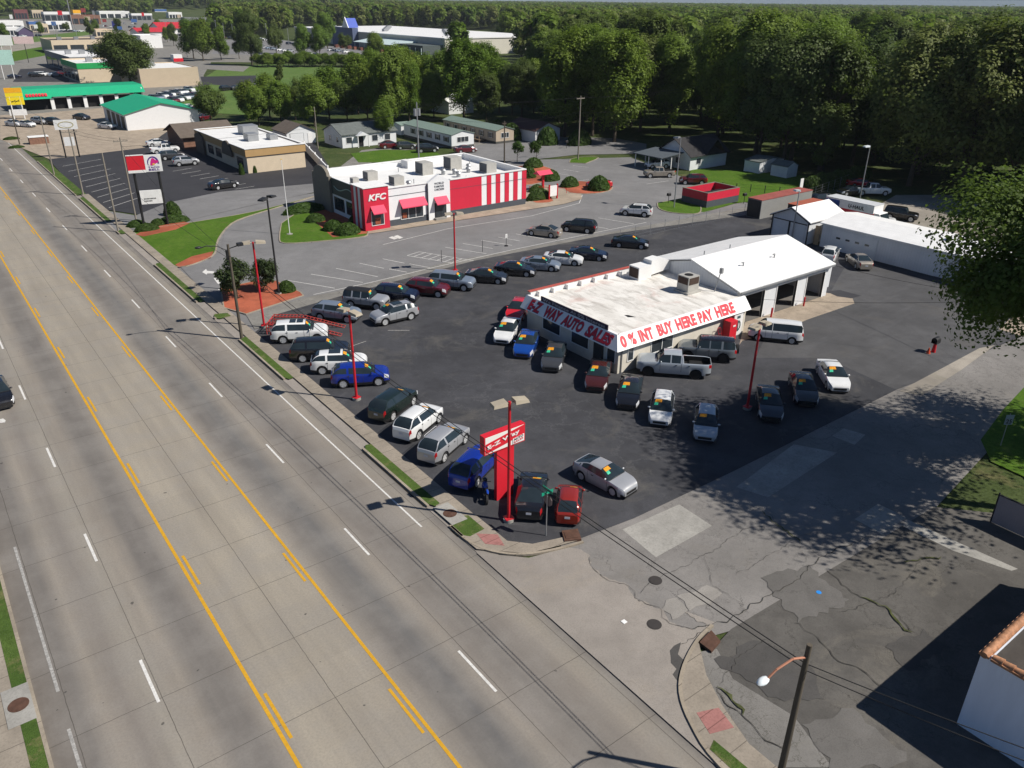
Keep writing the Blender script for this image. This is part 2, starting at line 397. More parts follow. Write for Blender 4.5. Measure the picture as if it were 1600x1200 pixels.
def GP(pts, h=0.0): return [G(a, b, h).xy for a, b in pts]
def sheet(name, pts, z, mat, kind='structure'):
    bm = bmesh.new()
    f = bm.faces.new([bm.verts.new((p[0], p[1], z)) for p in pts]); f.normal_update()
    if f.normal.z < 0: f.normal_flip()
    bmesh.ops.triangulate(bm, faces=[f])
    me = bpy.data.meshes.new(name); bm.to_mesh(me); bm.free(); me.materials.append(mat)
    o = bpy.data.objects.new(name, me); COL.objects.link(o)
    if kind: o['kind'] = kind
    return o
def rect(x0, x1, y0, y1): return [(x0, y0), (x1, y0), (x1, y1), (x0, y1)]

def kerb(pts, w=0.16, h=0.14, mat=None, name='kerb'):
    """raised kerb along a polyline of ground points, mitred at the bends"""
    P = [Vector((p[0], p[1])) for p in pts]; L = []
    for i, p in enumerate(P):
        a = (P[i] - P[i - 1]).normalized() if i > 0 else (P[1] - P[0]).normalized()
        b = (P[i + 1] - P[i]).normalized() if i < len(P) - 1 else a
        t = (a + b).normalized(); n = Vector((-t.y, t.x)); L.append((p + n * w / 2, p - n * w / 2))
    mb = MB()
    vs = []; fs = []
    for l, r in L: vs += [(l.x, l.y, 0), (r.x, r.y, 0), (r.x, r.y, h), (l.x, l.y, h)]
    for i in range(len(L) - 1):
        a = 4 * i; b = a + 4
        fs += [(a + 3, a + 2, b + 2, b + 3), (a + 1, b + 1, b + 2, a + 2), (a, a + 3, b + 3, b)]
    fs += [(0, 1, 2, 3), (4 * len(L) - 1, 4 * len(L) - 2, 4 * len(L) - 3, 4 * len(L) - 4)]
    mb.add(vs, fs)
    o = mb.build(name, mat or M_KERB); o['kind'] = 'structure'; return o

def smooth_pts(pts, n=5):
    P = [Vector((p[0], p[1])) for p in pts]; out = []
    for i in range(len(P) - 1):
        p0 = P[max(i - 1, 0)]; p1 = P[i]; p2 = P[i + 1]; p3 = P[min(i + 2, len(P) - 1)]
        for k in range(n):
            t = k / n
            out.append(0.5 * ((2 * p1) + (p2 - p0) * t + (2 * p0 - 5 * p1 + 4 * p2 - p3) * t * t + (3 * p1 - p0 - 3 * p2 + p3) * t ** 3))
    out.append(P[-1]); return out

def ragged(pts, seed, amp=.18, step=.35):
    r_ = random.Random(seed); out = []; n = len(pts)
    for i in range(n):
        a = Vector(pts[i][:2]); c = Vector(pts[(i + 1) % n][:2]); k = max(1, int((c - a).length / step)); nn = Vector((-(c - a).y, (c - a).x)).normalized()
        for j in range(k): out.append(a.lerp(c, j / k) + nn * r_.uniform(-amp, amp))
    return out

# ------------------------------------------------------------------ the ground
E = 0.004
sheet('ground', rect(-6000, 9000, -3000, 12000), -0.04, M_ROUGH)
sheet('restaurant_asphalt', rect(20.5, 104, 60, 121), 0.5 * E, M_KFC)
sheet('highway', rect(-1.3, 20.5, -60, 1600), 0.0, M_HWY)
# far commercial district paving
sheet('far_pavement', GP([(-60, 232), (-60, 24), (120, 24), (330, 28), (345, 45), (350, 62), (420, 60), (580, 80), (555, 98), (330, 97), (318, 118), (330, 150), (300, 180), (262, 200), (235, 205), (55, 215)]), 1 * E, M_ALLEY)
sheet('far_road', GP([(0, 84), (78, 71), (175, 57), (330, 45), (330, 41), (165, 51), (70, 64), (0, 73)]), 5 * E, M_GRAVEL)
sheet('verge_grass', GP([(0, 72), (75, 73), (75, 86), (0, 100)]), 4 * E, M_LAWN)
sheet('verge_grass', GP([(0, 62), (60, 56), (120, 50), (160, 46), (165, 51), (80, 63), (0, 72)]), 4 * E, M_FIELD)
sheet('far_lot_asphalt', GP([(20, 128), (32, 108), (95, 105), (110, 115), (108, 128)]), 4 * E, M_NEWBLK)
sheet('store_lot_asphalt', GP([(330, 84), (350, 62), (420, 60), (580, 80), (555, 96), (440, 92), (400, 86)]), 6 * E, M_KFC)
sheet('store_road', GP([(262, 100), (268, 84), (285, 70), (300, 70), (285, 88), (300, 98), (390, 104), (380, 112), (320, 108)]), 7 * E, M_ALLEY)
sheet('field_grass', GP([(318, 122), (345, 105), (430, 100), (565, 108), (565, 128), (400, 150), (318, 130)]), 6 * E, M_FIELD)
sheet('back_lot_asphalt', GP([(313, 120), (400, 118), (400, 136), (318, 136)]), 8 * E, M_NEWBLK)
sheet('yard_grass', GP([(228, 150), (330, 132), (400, 140), (390, 180), (300, 175), (262, 168)]), 9 * E, M_FIELD)
sheet('service_lot_concrete', GP([(0, 218), (0, 180), (50, 178), (260, 160), (305, 200), (262, 210), (225, 232), (78, 249)]), 8 * E, M_TAN)
# restaurant lot and the lane north of the chicken restaurant
sheet('restaurant_lot_asphalt', GP([(76, 249), (226, 231), (262, 205), (480, 205), (515, 262), (492, 288), (345, 300), (262, 318), (222, 336), (152, 326), (112, 290)]), 9 * E, M_NEWBLK)
sheet('side_lane', GP([(150, 327), (212, 337), (262, 317), (345, 300), (492, 287), (505, 268), (560, 258), (575, 262), (495, 300), (390, 322), (262, 352), (214, 358), (183, 362)]), 10 * E, M_KFC)
sheet('residential_road', GP([(515, 262), (700, 246), (735, 220), (800, 212), (960, 216), (1010, 225), (1010, 240), (900, 242), (830, 250), (720, 256), (560, 276)]), 9 * E, M_KFC)
sheet('driveway_gravel', GP([(530, 262), (565, 235), (640, 226), (760, 215), (760, 226), (640, 234), (590, 240), (580, 256)]), 10 * E, M_ALLEY)
sheet('front_lawn', GP([(548, 240), (600, 234), (678, 236), (690, 243), (600, 254), (560, 254)]), 11 * E, M_LAWN)
# chicken restaurant lot
sheet('restaurant_asphalt', GP([(330, 470), (280, 415), (345, 395), (350, 366), (395, 333), (498, 302), (560, 270), (830, 250), (985, 246), (1100, 290), (1110, 330), (960, 375), (740, 415), (545, 466), (400, 500)]), 11 * E, M_KFC)
sheet('back_yard_grass', GP([(1080, 262), (1260, 275), (1250, 305), (1150, 318), (1100, 332), (1030, 322), (1100, 300), (1075, 285)]), 12 * E, M_LAWN)
sheet('alley_concrete', GP([(398, 515), (385, 493), (475, 466), (545, 452), (700, 410), (960, 362), (1200, 318), (1215, 333), (965, 377), (745, 418), (545, 474)]), 13 * E, M_ALLEY)
# the car lot
LOTP = [(22.35, 69.2), (22.35, 29.6), (23.2, 28.6), (26.2, 27.5), (30, 27.1), (39, 27.0), (61, 27.2), (77, 26.5), (98, 25.8), (98, 45), (92, 56), (101, 71), (73.6, 75.4), (52, 76.0), (36, 74.2), (26, 72.6)]
sheet('car_lot_asphalt', LOTP, 14 * E, M_LOT)
sheet('worn_lot_asphalt', GP([(1330, 400), (1440, 440), (1560, 470), (1580, 530), (1480, 580), (1400, 610), (1290, 560), (1180, 560), (1210, 500), (1290, 470)]), 15 * E, M_LOT2)
sheet('garage_apron_concrete', GP([(1155, 540), (1165, 500), (1285, 458), (1330, 462), (1335, 475), (1262, 500), (1215, 520), (1160, 533)]), 16 * E, M_TAN)
sheet('oil_stain', GP([(1290, 456), (1312, 454), (1346, 463), (1330, 467), (1308, 464)]), 17 * E, M_NEWBLK)
sheet('gravel_yard', GP([(1330, 345), (1400, 305), (1600, 305), (1600, 520), (1500, 470), (1440, 440), (1500, 375)]), 12 * E, M_GRAVEL)
sheet('drive_concrete', GP([(1560, 515), (1600, 480), (1660, 500), (1660, 530), (1600, 527)]), 16 * E, M_TAN)
# side street and its apron
sheet('street', [(24.6, 27.6), (25.2, 18.0), (27.2, 17.4), (46, 16.8), (62, 19.0), (80, 21), (140, 22), (140, 27.5), (98, 28.2), (61, 28.3), (39, 28.3), (26.6, 28.2), (25.0, 28.0)], 10 * E, M_STREET)
sheet('gravel_margin', GP([(1405, 612), (1480, 572), (1530, 545), (1555, 540), (1500, 580), (1440, 618)]), 17 * E, M_GRAVEL)
sheet('apron_concrete', [(20.4, 30.0), (22.5, 27.9), (24.9, 27.3)] + ragged(smooth_pts(GP([(905, 858), (921, 870), (923, 884), (945, 904), (975, 912), (990, 934), (1034, 954), (1045, 974), (1085, 985), (1102, 978)]), 4) , 3, .13, .22)[:-30] + smooth_pts([(26.9, 18.3), (25, 17.9), (23.4, 17.2), (22.1, 16.2), (21.1, 14.6), (20.4, 12.8)], 3), 15 * E, M_APRON)
def slab(x): return sheet('concrete_slab', x, 12 * E, M_PAD)
slab([(28.6, 26.7), (33.3, 26.5), (33.2, 23.8), (28.3, 23.7)])
slab(GP([(1150, 762), (1240, 695), (1308, 708), (1200, 778)])); slab(GP([(1300, 682), (1318, 670), (1352, 680), (1335, 696)]))
slab(GP([(1335, 812), (1372, 788), (1416, 810), (1378, 836)]))
sheet('concrete_strip', GP([(1416, 812), (1500, 850), (1590, 890), (1580, 893), (1490, 862), (1410, 823)]), 13 * E, M_PAD)
# south property
sheet('south_lot_asphalt', [(21.4, 12.2), (22.6, 15.0), (24.6, 17.0), (27.2, 17.5), (46, 16.9), (50, 12.5), (50, -12), (21.4, -12)], 11 * E, M_SOUTH)
sheet('broken_edge_asphalt', GP([(1090, 1020), (1120, 1015), (1145, 1062), (1240, 1120), (1300, 1200), (1190, 1200), (1130, 1110), (1085, 1065)]), 12 * E, M_CRAZE)
sheet('corner_sidewalk', smooth_pts([(25.2, 17.9), (23.4, 17.15), (22.1, 16.15), (21.15, 14.6), (20.55, 12.6), (20.5, 9)], 3) + [(22.3, 9), (22.3, 12.6), (23.0, 14.6), (23.8, 16.2)], 32 * E, M_WALK)
sheet('tactile_paving', [(21.35, 13.9), (22.45, 13.5), (22.75, 14.6), (21.75, 15.0)], 34 * E, M_PINK)
sheet('verge_grass', [(20.75, 13.4), (21.25, 13.6), (21.35, 9), (20.62, 9)], 35 * E, M_VERGE)
sheet('roadside_grass', GP([(1600, 606), (1568, 640), (1532, 688), (1548, 722), (1600, 746)]) + [(48, 9), (62, 7), (90, 12), (90, 19.5)], 14 * E, M_LAWN)
# east pavement and verges of the highway
sheet('driveway_apron', rect(20.45, 21.32, 28.5, 140), 6 * E, M_APRON)
sheet('sidewalk', rect(21.3, 22.35, 30.2, 140), 30 * E, M_WALK)
sheet('corner_sidewalk', [(20.5, 31.8), (20.55, 30.2), (22.6, 28.2), (24.2, 27.75), (25.9, 27.35), (26.0, 27.9), (23.4, 28.7), (22.4, 29.8), (22.38, 33), (21.4, 38), (21.3, 38)], 32 * E, M_WALK)
sheet('tactile_paving', [(21.35, 31.4), (22.3, 30.6), (22.0, 29.5), (21.2, 30.3)], 34 * E, M_PINK)
for a, b in ((44.4, 35.2), (33.2, 31.4), (68.6, 57.6), (75.5, 74.4), (96.4, 80.2), (114.4, 112.2), (138, 120)):
    if a - b > 2: pts = [(20.66, b + 0.5), (20.9, b), (21.3, b + 0.1), (21.3, a - 0.1), (20.9, a), (20.66, a - 0.5)]
    else: pts = [(20.66, b + 0.3), (20.9, b), (22.0, b + 0.1), (22.0, a), (20.9, a + .5), (20.66, a)]
    sheet('verge_grass', pts, 33 * E, M_VERGE)
    kerb([(20.58, b + 0.3), (20.58, a - 0.3)])
    sheet('gutter', rect(20.36, 20.49, b + 0.5, a - 0.5), 2 * E, M_KERBSHADE)  # kerb shadow painted as a dark strip on the road edge
sheet('verge_grass', rect(20.66, 22.0, 140, 175), 33 * E, M_VERGE); kerb([(20.58, 140), (20.58, 175)])
kerb(smooth_pts([(20.56, 33), (20.62, 31.0), (21.2, 29.5), (22.4, 28.3), (24.2, 27.55), (25.9, 27.15)], 4))
kerb(smooth_pts([(26.6, 18.2), (25.2, 17.95), (23.4, 17.2), (22.05, 16.2), (21.1, 14.65), (20.5, 12.6), (20.42, 8)], 4))
# west edge of the highway
sheet('verge_grass', rect(-2.05, -1.45, -30, 80), 33 * E, M_VERGE); kerb([(-1.37, -30), (-1.37, 80)])
sheet('sidewalk', rect(-4.0, -2.05, -30, 80), 30 * E, M_WALK)
sheet('inlet_slab', rect(-2.5, -1.42, 31.8, 34.3), 36 * E, M_PAD)
sheet('inlet_slab', rect(20.66, 21.75, 32.9, 35.1), 36 * E, M_PAD)
# chicken restaurant islands
def island(pts, mat, name, z=29 * E, kb=True):
    sheet(name, pts, z, mat)
    if kb: kerb(list(pts) + [pts[0]], 0.15, 0.13)
island(smooth_pts(GP([(200, 366), (222, 359), (290, 350), (400, 331), (497, 306), (400, 335), (362, 350), (341, 375), (336, 396), (318, 408), (276, 418), (235, 395)]), 3), M_LAWN, 'island_lawn')
sheet('mulch_bed', GP([(274, 415), (300, 402), (334, 394), (330, 404), (305, 413), (280, 419)]), 32 * E, M_MULCH)
sheet('mulch_bed', GP([(212, 368), (232, 358), (285, 347), (297, 350), (275, 360), (225, 371)]), 32 * E, M_MULCH)
island(smooth_pts(GP([(440, 350), (437, 372), (445, 381), (500, 378), (560, 372), (575, 366), (565, 350), (500, 320), (480, 322)]), 3), M_LAWN, 'island_lawn')
sheet('mulch_bed', GP([(487, 338), (495, 350), (520, 372), (574, 366), (560, 340), (500, 322)]), 32 * E, M_MULCH)
island(GP([(345, 452), (350, 482), (385, 492), (474, 463), (470, 458), (432, 440), (400, 440)]), M_MULCH, 'mulch_bed')
island(smooth_pts(GP([(1027, 318), (1030, 327), (1050, 333), (1085, 335), (1095, 330), (1090, 318), (1060, 312)]), 3), M_LAWN, 'island_lawn')
island(smooth_pts(GP([(890, 255), (893, 249), (912, 246), (935, 247), (915, 256)]), 3), M_LAWN, 'island_lawn')
sheet('restaurant_walk', GP([(572, 367), (600, 363), (692, 349), (790, 334), (880, 320), (909, 312), (908, 300), (880, 292), (845, 290), (815, 300), (826, 316), (700, 338), (567, 358)]), 28 * E, M_TAN)
island(smooth_pts(GP([(828, 312), (838, 318), (865, 315), (848, 300), (835, 302)]), 3), M_MULCH, 'mulch_bed', 32 * E)
island(smooth_pts(GP([(878, 290), (890, 302), (930, 303), (955, 297), (950, 288), (905, 284)]), 3), M_MULCH, 'mulch_bed', 31 * E)
island(smooth_pts(GP([(795, 262), (800, 282), (820, 290), (858, 282), (868, 268), (840, 258)]), 3), M_MULCH, 'mulch_bed', 31 * E)

# ------------------------------------------------------------------ cracks, seams and patches of the old paving
def crack(pts, w, seed, name='pavement_crack', z=18 * E, mat=None, jag=.12, step=.22):
    r_ = random.Random(seed); P = [Vector((p[0], p[1])) for p in pts]; L = []
    for a, c in zip(P[:-1], P[1:]):
        n = max(2, int((c - a).length / step)); nn = Vector((-(c - a).y, (c - a).x)).normalized(); o_ = 0
        for i in range(n): o_ = o_ * .8 + r_.uniform(-jag, jag); L.append(a.lerp(c, i / n) + nn * o_ * (1 if i else 0))
    L.append(P[-1]); vs = []
    for i, p in enumerate(L):
        t = (L[min(i + 1, len(L) - 1)] - L[max(i - 1, 0)]).normalized(); q = Vector((-t.y, t.x)) * w * r_.uniform(.25, 1.0) * (1 if 0 < i < len(L) - 1 else .2) / 2
        vs += [(p.x - q.x, p.y - q.y, z), (p.x + q.x, p.y + q.y, z)]
    return vs, [(2 * i, 2 * i + 2, 2 * i + 3, 2 * i + 1) for i in range(len(L) - 1)]
M_CRK = plain('crack_filler', (0.055, 0.052, 0.046), .95, 0, .3, 3); M_WEED = plain('crack_weeds', (0.075, 0.085, 0.03), .95, 0, .5, 4)
mbc = MB(); sd_ = 0
for pts, w in (([(1080, 985), (1140, 970), (1210, 925), (1290, 870), (1360, 838)], .16), ([(1240, 975), (1265, 990), (1310, 1035), (1360, 1060), (1420, 1090)], .14), ([(1290, 890), (1345, 935), (1400, 960), (1425, 990)], .14), ([(1120, 1075), (1160, 1120), (1230, 1180)], .16),
               ([(1000, 930), (1060, 890), (1130, 850), (1200, 815)], .07), ([(1150, 900), (1220, 860), (1270, 830)], .06), ([(1200, 1000), (1150, 1040), (1125, 1070)], .10), ([(1310, 960), (1390, 930), (1440, 880)], .08), ([(1060, 1010), (1100, 985)], .1),
               ([(720, 560), (790, 590), (850, 640), (900, 650)], .05), ([(640, 505), (660, 560), (700, 620)], .05), ([(880, 640), (930, 630), (960, 660)], .05), ([(1330, 470), (1400, 500), (1490, 560)], .06), ([(560, 440), (620, 470), (720, 480)], .05), ([(1000, 700), (1040, 690), (1080, 720)], .05),
               ([(1100, 870), (1120, 920), (1170, 960)], .07), ([(1180, 790), (1230, 830), (1260, 880)], .06), ([(921, 872), (924, 886), (946, 906), (976, 914), (992, 936), (1034, 956), (1046, 976), (1084, 986)], .10)):
    sd_ += 1; mbc.add(*crack([G(*p) for p in pts], w * .36, sd_, z=(20 + .12 * sd_) * E))
oc = mbc.build('pavement_crack', M_CRK); oc['kind'] = 'structure'
mbc = MB()
for pts, w in (([(1345, 935), (1390, 955), (1425, 990)], .18), ([(1120, 1075), (1160, 1120)], .2), ([(1410, 880), (1470, 872)], .14), ([(1190, 800), (1250, 850)], .1)):
    sd_ += 1; mbc.add(*crack([G(*p) for p in pts], w, sd_, z=(23 + .12 * sd_) * E))
oc = mbc.build('crack_weeds', M_WEED); oc['kind'] = 'structure'
M_PATCHM = m_asphalt('mid_patch_asphalt', (0.128, 0.122, 0.115), .35, .6, .5, .3); M_PATCHD = m_asphalt('dark_patch_asphalt', (0.074, 0.071, 0.068), .35, .3, .4, .3); M_PATCHL = m_asphalt('light_patch_asphalt', (0.26, 0.245, 0.225), .3, .5, .4, .3)
for i, (pts, m_) in enumerate((([(1060, 935), (1105, 915), (1130, 930), (1080, 955)], M_PATCHL), ([(1035, 945), (1060, 935), (1075, 955), (1045, 970)], M_PATCHL), ([(1120, 1035), (1180, 1000), (1260, 1040), (1290, 1100), (1200, 1090)], M_PATCHD), ([(1380, 1010), (1440, 985), (1480, 1010), (1420, 1050)], M_PATCHD),
                              ([(1250, 1130), (1330, 1110), (1420, 1180), (1380, 1200), (1300, 1200)], M_PATCHM), ([(1190, 905), (1260, 885), (1330, 940), (1250, 975)], M_PATCHM), ([(1050, 1020), (1064, 1005), (1070, 1055), (1056, 1065)], M_PATCHD))):
    sheet('asphalt_patch', ragged([G(*p) for p in pts], i, .22), (15.2 + .12 * i) * E, m_)

# ------------------------------------------------------------------ road and lot markings
def strip(mb, a, b, w):
    a = Vector(a[:2]); b = Vector(b[:2]); d = (b - a).normalized(); n = Vector((-d.y, d.x)) * w / 2
    mb.add([(*(a - n), 0), (*(b - n), 0), (*(b + n), 0), (*(a + n), 0)], [(0, 1, 2, 3)])
def marks(name, mat, z, segs):
    mb = MB()
    for a, b, w in segs: strip(mb, a, b, w)
    o = mb.build(name, mat); o.location.z = z; o['kind'] = 'structure'; return o
seg = []
for k in range(-6, 60):
    y = 21.28 + 12.192 * k; seg.append(((15.45, y), (15.45, y + 3.1), 0.13))
    y = 29.71 + 12.192 * k; seg.append(((3.04, y), (3.04, y + 3.1), 0.14))
for a, b in ((34.0, 220), (220, 500)): seg.append(((19.2, a), (19.25, b), 0.11))
marks('lane_line_white', M_WHT, 2 * E, seg)
marks('edge_line_white', M_WHTF, 2 * E, [((-0.45, -20), (-0.45, 30.5), 0.14), ((-0.42, 33), (-0.40, 46), 0.14), ((-0.4, 60), (-0.3, 400), 0.11)])
seg = [((6.70, -40), (6.70, 900), 0.17), ((11.93, -40), (11.93, 900), 0.16)]
for k in range(-6, 60):
    y = 20.1 + 12.192 * k; seg.append(((7.0, y + 4.3), (7.0, y + 7.3), 0.15)); seg.append(((11.63, y + 1.2), (11.62, y + 4.2), 0.14))
marks('centre_line_yellow', M_YEL, 2 * E, seg)
def gm(*pp, w=0.1): return [(G(a, b), G(c, d), w) for a, b, c, d in pp]
seg = gm((445, 438, 523, 451), (486, 429, 567, 442), (525, 420, 590, 433), (562, 412, 600, 420), (608, 421, 636, 426), (598, 405, 632, 412), (640, 413, 672, 419),
         (636, 400, 710, 412), (696, 387, 760, 397), (723, 381, 770, 389), (752, 376, 800, 384), (778, 371, 812, 377), (490, 461, 575, 443), (575, 443, 680, 418), (680, 418, 800, 391), (800, 391, 940, 362), (940, 362, 1010, 348),
         (598, 383, 700, 358), (700, 358, 830, 338), (830, 338, 905, 318), (905, 318, 910, 305),
         (806, 366, 850, 374), (830, 362, 870, 371), (905, 350, 950, 358), (935, 341, 990, 350), (960, 335, 1008, 343))
seg += gm((636, 400, 655, 394), (655, 394, 740, 408), (645, 402, 665, 395), (657, 404, 676, 397), (669, 406, 688, 399), (681, 408, 700, 401), (693, 410, 712, 403), (704, 412, 722, 405))
seg += gm((855, 277, 880, 281), (868, 271, 893, 275), (880, 265, 905, 269), (895, 259, 920, 262), (1010, 288, 1045, 283), (1022, 280, 1050, 276), (905, 283, 920, 281))
marks('parking_stripe', M_WHT, 14.5 * E, seg)
marks('parking_stripe', M_WHTF, 15.5 * E, gm((540, 545, 572, 534), (541, 586, 572, 572), (606, 517, 640, 517)))
seg = []
for i in range(9):
    k = i / 8
    a = (90 + 72 * k, 257 + 65 * k); b = (162 + 60 * k, 248 + 60 * k)
    seg += gm((a[0] + 8, a[1] + 3, b[0] - 4, b[1] + 1), w=0.1)
for i in range(8): seg += gm((270 + 14 * i, 268 + 4 * i, 300 + 14 * i, 263 + 4 * i), w=0.1)
marks('parking_stripe', M_WHT, 11 * E, seg)
# painted arrow and patches of the drive-through lane
mb = MB()
mb.poly([G(316, 426), G(322, 421), G(324, 424), G(335, 425), G(334, 428), G(324, 428), G(323, 430)])
mb.poly([G(334, 436), G(337, 434), G(345, 442), G(341, 445)]); mb.poly([G(341, 453), G(352, 449), G(352, 452), G(343, 455)])
mb.poly([G(607, 372), G(613, 370), G(622, 373), G(616, 375)]); mb.poly([G(615, 370), G(621, 368), G(630, 372), G(624, 374)])
o = mb.build('arrow_marking', M_WHT); o.location.z = 16 * E; o['kind'] = 'structure'
mb = MB(); mb.poly([G(0, 661), G(0, 655), G(5, 654), G(9, 657), G(8, 660)]); o = mb.build('arrow_marking', M_WHT); o.location.z = 3 * E; o['kind'] = 'structure'

# ------------------------------------------------------------------ vehicles
def pw(pts, x):
    """monotone smooth interpolation through (x, v) points"""
    if x <= pts[0][0]: return pts[0][1]
    for (a, va), (b, vb) in zip(pts[:-1], pts[1:]):
        if x <= b:
            t = (x - a) / (b - a); return va + (vb - va) * t
    return pts[-1][1]

CARS = dict(
  sedan=dict(L=4.75, W=1.84, H=1.46, hood=((0, .56), (.012, .66), (.04, .76), (.12, .87), (.26, .97), (.5, 1.0), (.86, 1.08), (.96, 1.06), (.985, .98), (1, .84)),
             ws=(.255, .455), rw=(.655, .875), axle=(.195, .785), r=.345, clr=.19, pil=((.27, .285), (.745, .77))),
  coupe=dict(L=4.3, W=1.80, H=1.40, hood=((0, .54), (.012, .65), (.04, .76), (.13, .87), (.28, .96), (.5, .98), (.85, 1.10), (.97, 1.08), (1, .9)),
             ws=(.28, .47), rw=(.70, .95), axle=(.20, .80), r=.34, clr=.18, pil=((.285, .30), (.80, .83))),
  hatch=dict(L=4.15, W=1.75, H=1.49, hood=((0, .58), (.015, .72), (.05, .84), (.12, .93), (.23, 1.01), (.5, 1.04), (.9, 1.14), (.98, 1.06), (1, .9)),
             ws=(.21, .43), rw=(.84, .98), axle=(.205, .80), r=.32, clr=.19, pil=((.255, .27), (.81, .86))),
  mini=dict(L=3.55, W=1.64, H=1.49, hood=((0, .62), (.03, .76), (.14, .90), (.26, .98), (.5, .99), (.9, 1.02), (.98, .98), (1, .86)),
             ws=(.24, .42), rw=(.82, .97), axle=(.20, .81), r=.30, clr=.18, pil=((.26, .28), (.64, .67), (.83, .88))),
  suv=dict(L=4.65, W=1.86, H=1.68, hood=((0, .70), (.012, .84), (.035, .96), (.10, 1.06), (.25, 1.13), (.5, 1.16), (.9, 1.27), (.985, 1.14), (1, .95)),
             ws=(.25, .42), rw=(.83, .972), axle=(.195, .795), r=.385, clr=.24, pil=((.27, .285), (.69, .725))),
  bigsuv=dict(L=5.05, W=1.98, H=1.80, hood=((0, .74), (.01, .90), (.03, 1.02), (.08, 1.11), (.25, 1.19), (.5, 1.21), (.9, 1.29), (.985, 1.18), (1, 1.0)),
             ws=(.25, .375), rw=(.88, .98), axle=(.185, .78), r=.39, clr=.26, pil=((.26, .275), (.69, .725))),
  boxsuv=dict(L=4.6, W=1.9, H=1.82, hood=((0, .86), (.02, 1.06), (.08, 1.12), (.30, 1.17), (.5, 1.18), (.9, 1.19), (.985, 1.18), (1, 1.1)),
             ws=(.315, .38), rw=(.945, .985), axle=(.175, .78), r=.41, clr=.32, pil=((.32, .335), (.53, .55), (.73, .765))),
  van=dict(L=4.85, W=1.84, H=1.86, hood=((0, .70), (.02, .90), (.08, 1.03), (.19, 1.14), (.5, 1.15), (.95, 1.17), (.99, 1.15), (1, 1.0)),
             ws=(.17, .31), rw=(.945, .985), axle=(.185, .80), r=.34, clr=.22, pil=((.22, .24), (.42, .43))),
  pickup=dict(L=6.1, W=2.03, H=2.0, hood=((0, .95), (.015, 1.18), (.05, 1.26), (.27, 1.33), (.6, 1.33), (.99, 1.35), (1, 1.3)),
             ws=(.275, .36), rw=(.60, .625), axle=(.165, .80), r=.43, clr=.38, pil=((.285, .30), (.45, .465), (.588, .60)), bed=(.64, .985)),
)

def car_shape(sp):
    """grid of stations (front to rear) x section points, for one half of the body"""
    L, Wd, Ht = sp['L'], sp['W'], sp['H']; r = sp['r']; Ra = r * 1.20
    ws0, ws1 = sp['ws']; rw0, rw1 = sp['rw']
    xs = {0, .012, .03, .06, .10, .15, .22, ws0, ws1, rw0, rw1, .93, .965, .985, 1.0, (ws0 + ws1) / 2, (rw0 + rw1) / 2, ws1 + .03, rw0 - .03}
    for a, b in sp['pil']: xs |= {a, b}
    for ax in sp['axle']:
        for th in range(0, 181, 30): xs.add(ax + Ra / L * math.cos(RD(th)))
        xs |= {ax - Ra / L - .004, ax + Ra / L + .004}
    if 'bed' in sp: xs |= {sp['bed'][0] - .006, sp['bed'][0], sp['bed'][1], sp['bed'][1] + .006}
    xs = sorted(x for x in xs if 0 <= x <= 1); out = [xs[0]]
    keep = {ws0, ws1, rw0, rw1, 1.0} | {v for p in sp['pil'] for v in p}
    for x in xs[1:]:
        if x - out[-1] < .004:
            if x in keep: out[-1] = x
            continue
        out.append(x)
    rows = []
    for x in out:
        zb = pw(sp['hood'], x)
        edge = min(x, 1 - x) * L
        w = Wd / 2 * (1 - (.26 if x < .5 else .24) * max(0, 1 - edge / .75) ** 2.4)
        if x < ws0: t = 0.0
        elif x < ws1: t = (x - ws0) / (ws1 - ws0)
        elif x <= rw0: t = 1.0
        elif x < rw1: t = 1 - (x - rw0) / (rw1 - rw0)
        else: t = 0.0
        t = max(0, t); te = math.sin(t * math.pi / 2) ** .9 if t < 1 else 1
        arc = 1 - .035 * ((x - (ws1 + rw0) / 2) / ((rw0 - ws1) / 2 + .05)) ** 2
        zr = zb + (Ht * arc - zb) * te if t > 0 else zb
        crown = .035 + .02 * t
        zl = sp['clr'] + .10 * max(0, 1 - edge / .35) ** 2
        for ax in sp['axle']:
            dx = (x - ax) * L
            if abs(dx) < Ra + 1e-4: zl = max(zl, r + math.sqrt(max(0, Ra * Ra - dx * dx)))
        wr = w * (.90 - .205 * te) * (1 - .05 * max(0, (x - .6) / .4) * te)
        p4 = (w * .945, zb + .005 + .01 * t); 
        p3 = (wr * .98 + (p4[0] * .985 - wr * .98) * (1 - te), p4[1] + (zr - p4[1]) * .93 if t > 0 else zb + .02)
        p2 = (p3[0] * .90, zr + crown * .35); p1 = (p3[0] * .5, zr + crown * .8); p0 = (0, zr + crown)
        if 'bed' in sp and sp['bed'][0] <= x <= sp['bed'][1]:
            fl = .82
            p0 = (0, fl); p1 = (.5 * w, fl); p2 = (w * .80, fl); p3 = (w * .815, zb); p4 = (w * .955, zb)
        zs = zb - .07; zm = max(zs - .22, zl + .06); zd = max(zl + .03, min(zm - .05, sp['clr'] + .22))
        row = [p0, p1, p2, p3, p4, (w * .985, zs), (w, zm), (w * .992, zd), (w * .965, zl), (w * .72, zl - .01)]
        rows.append(row)
    return out, rows

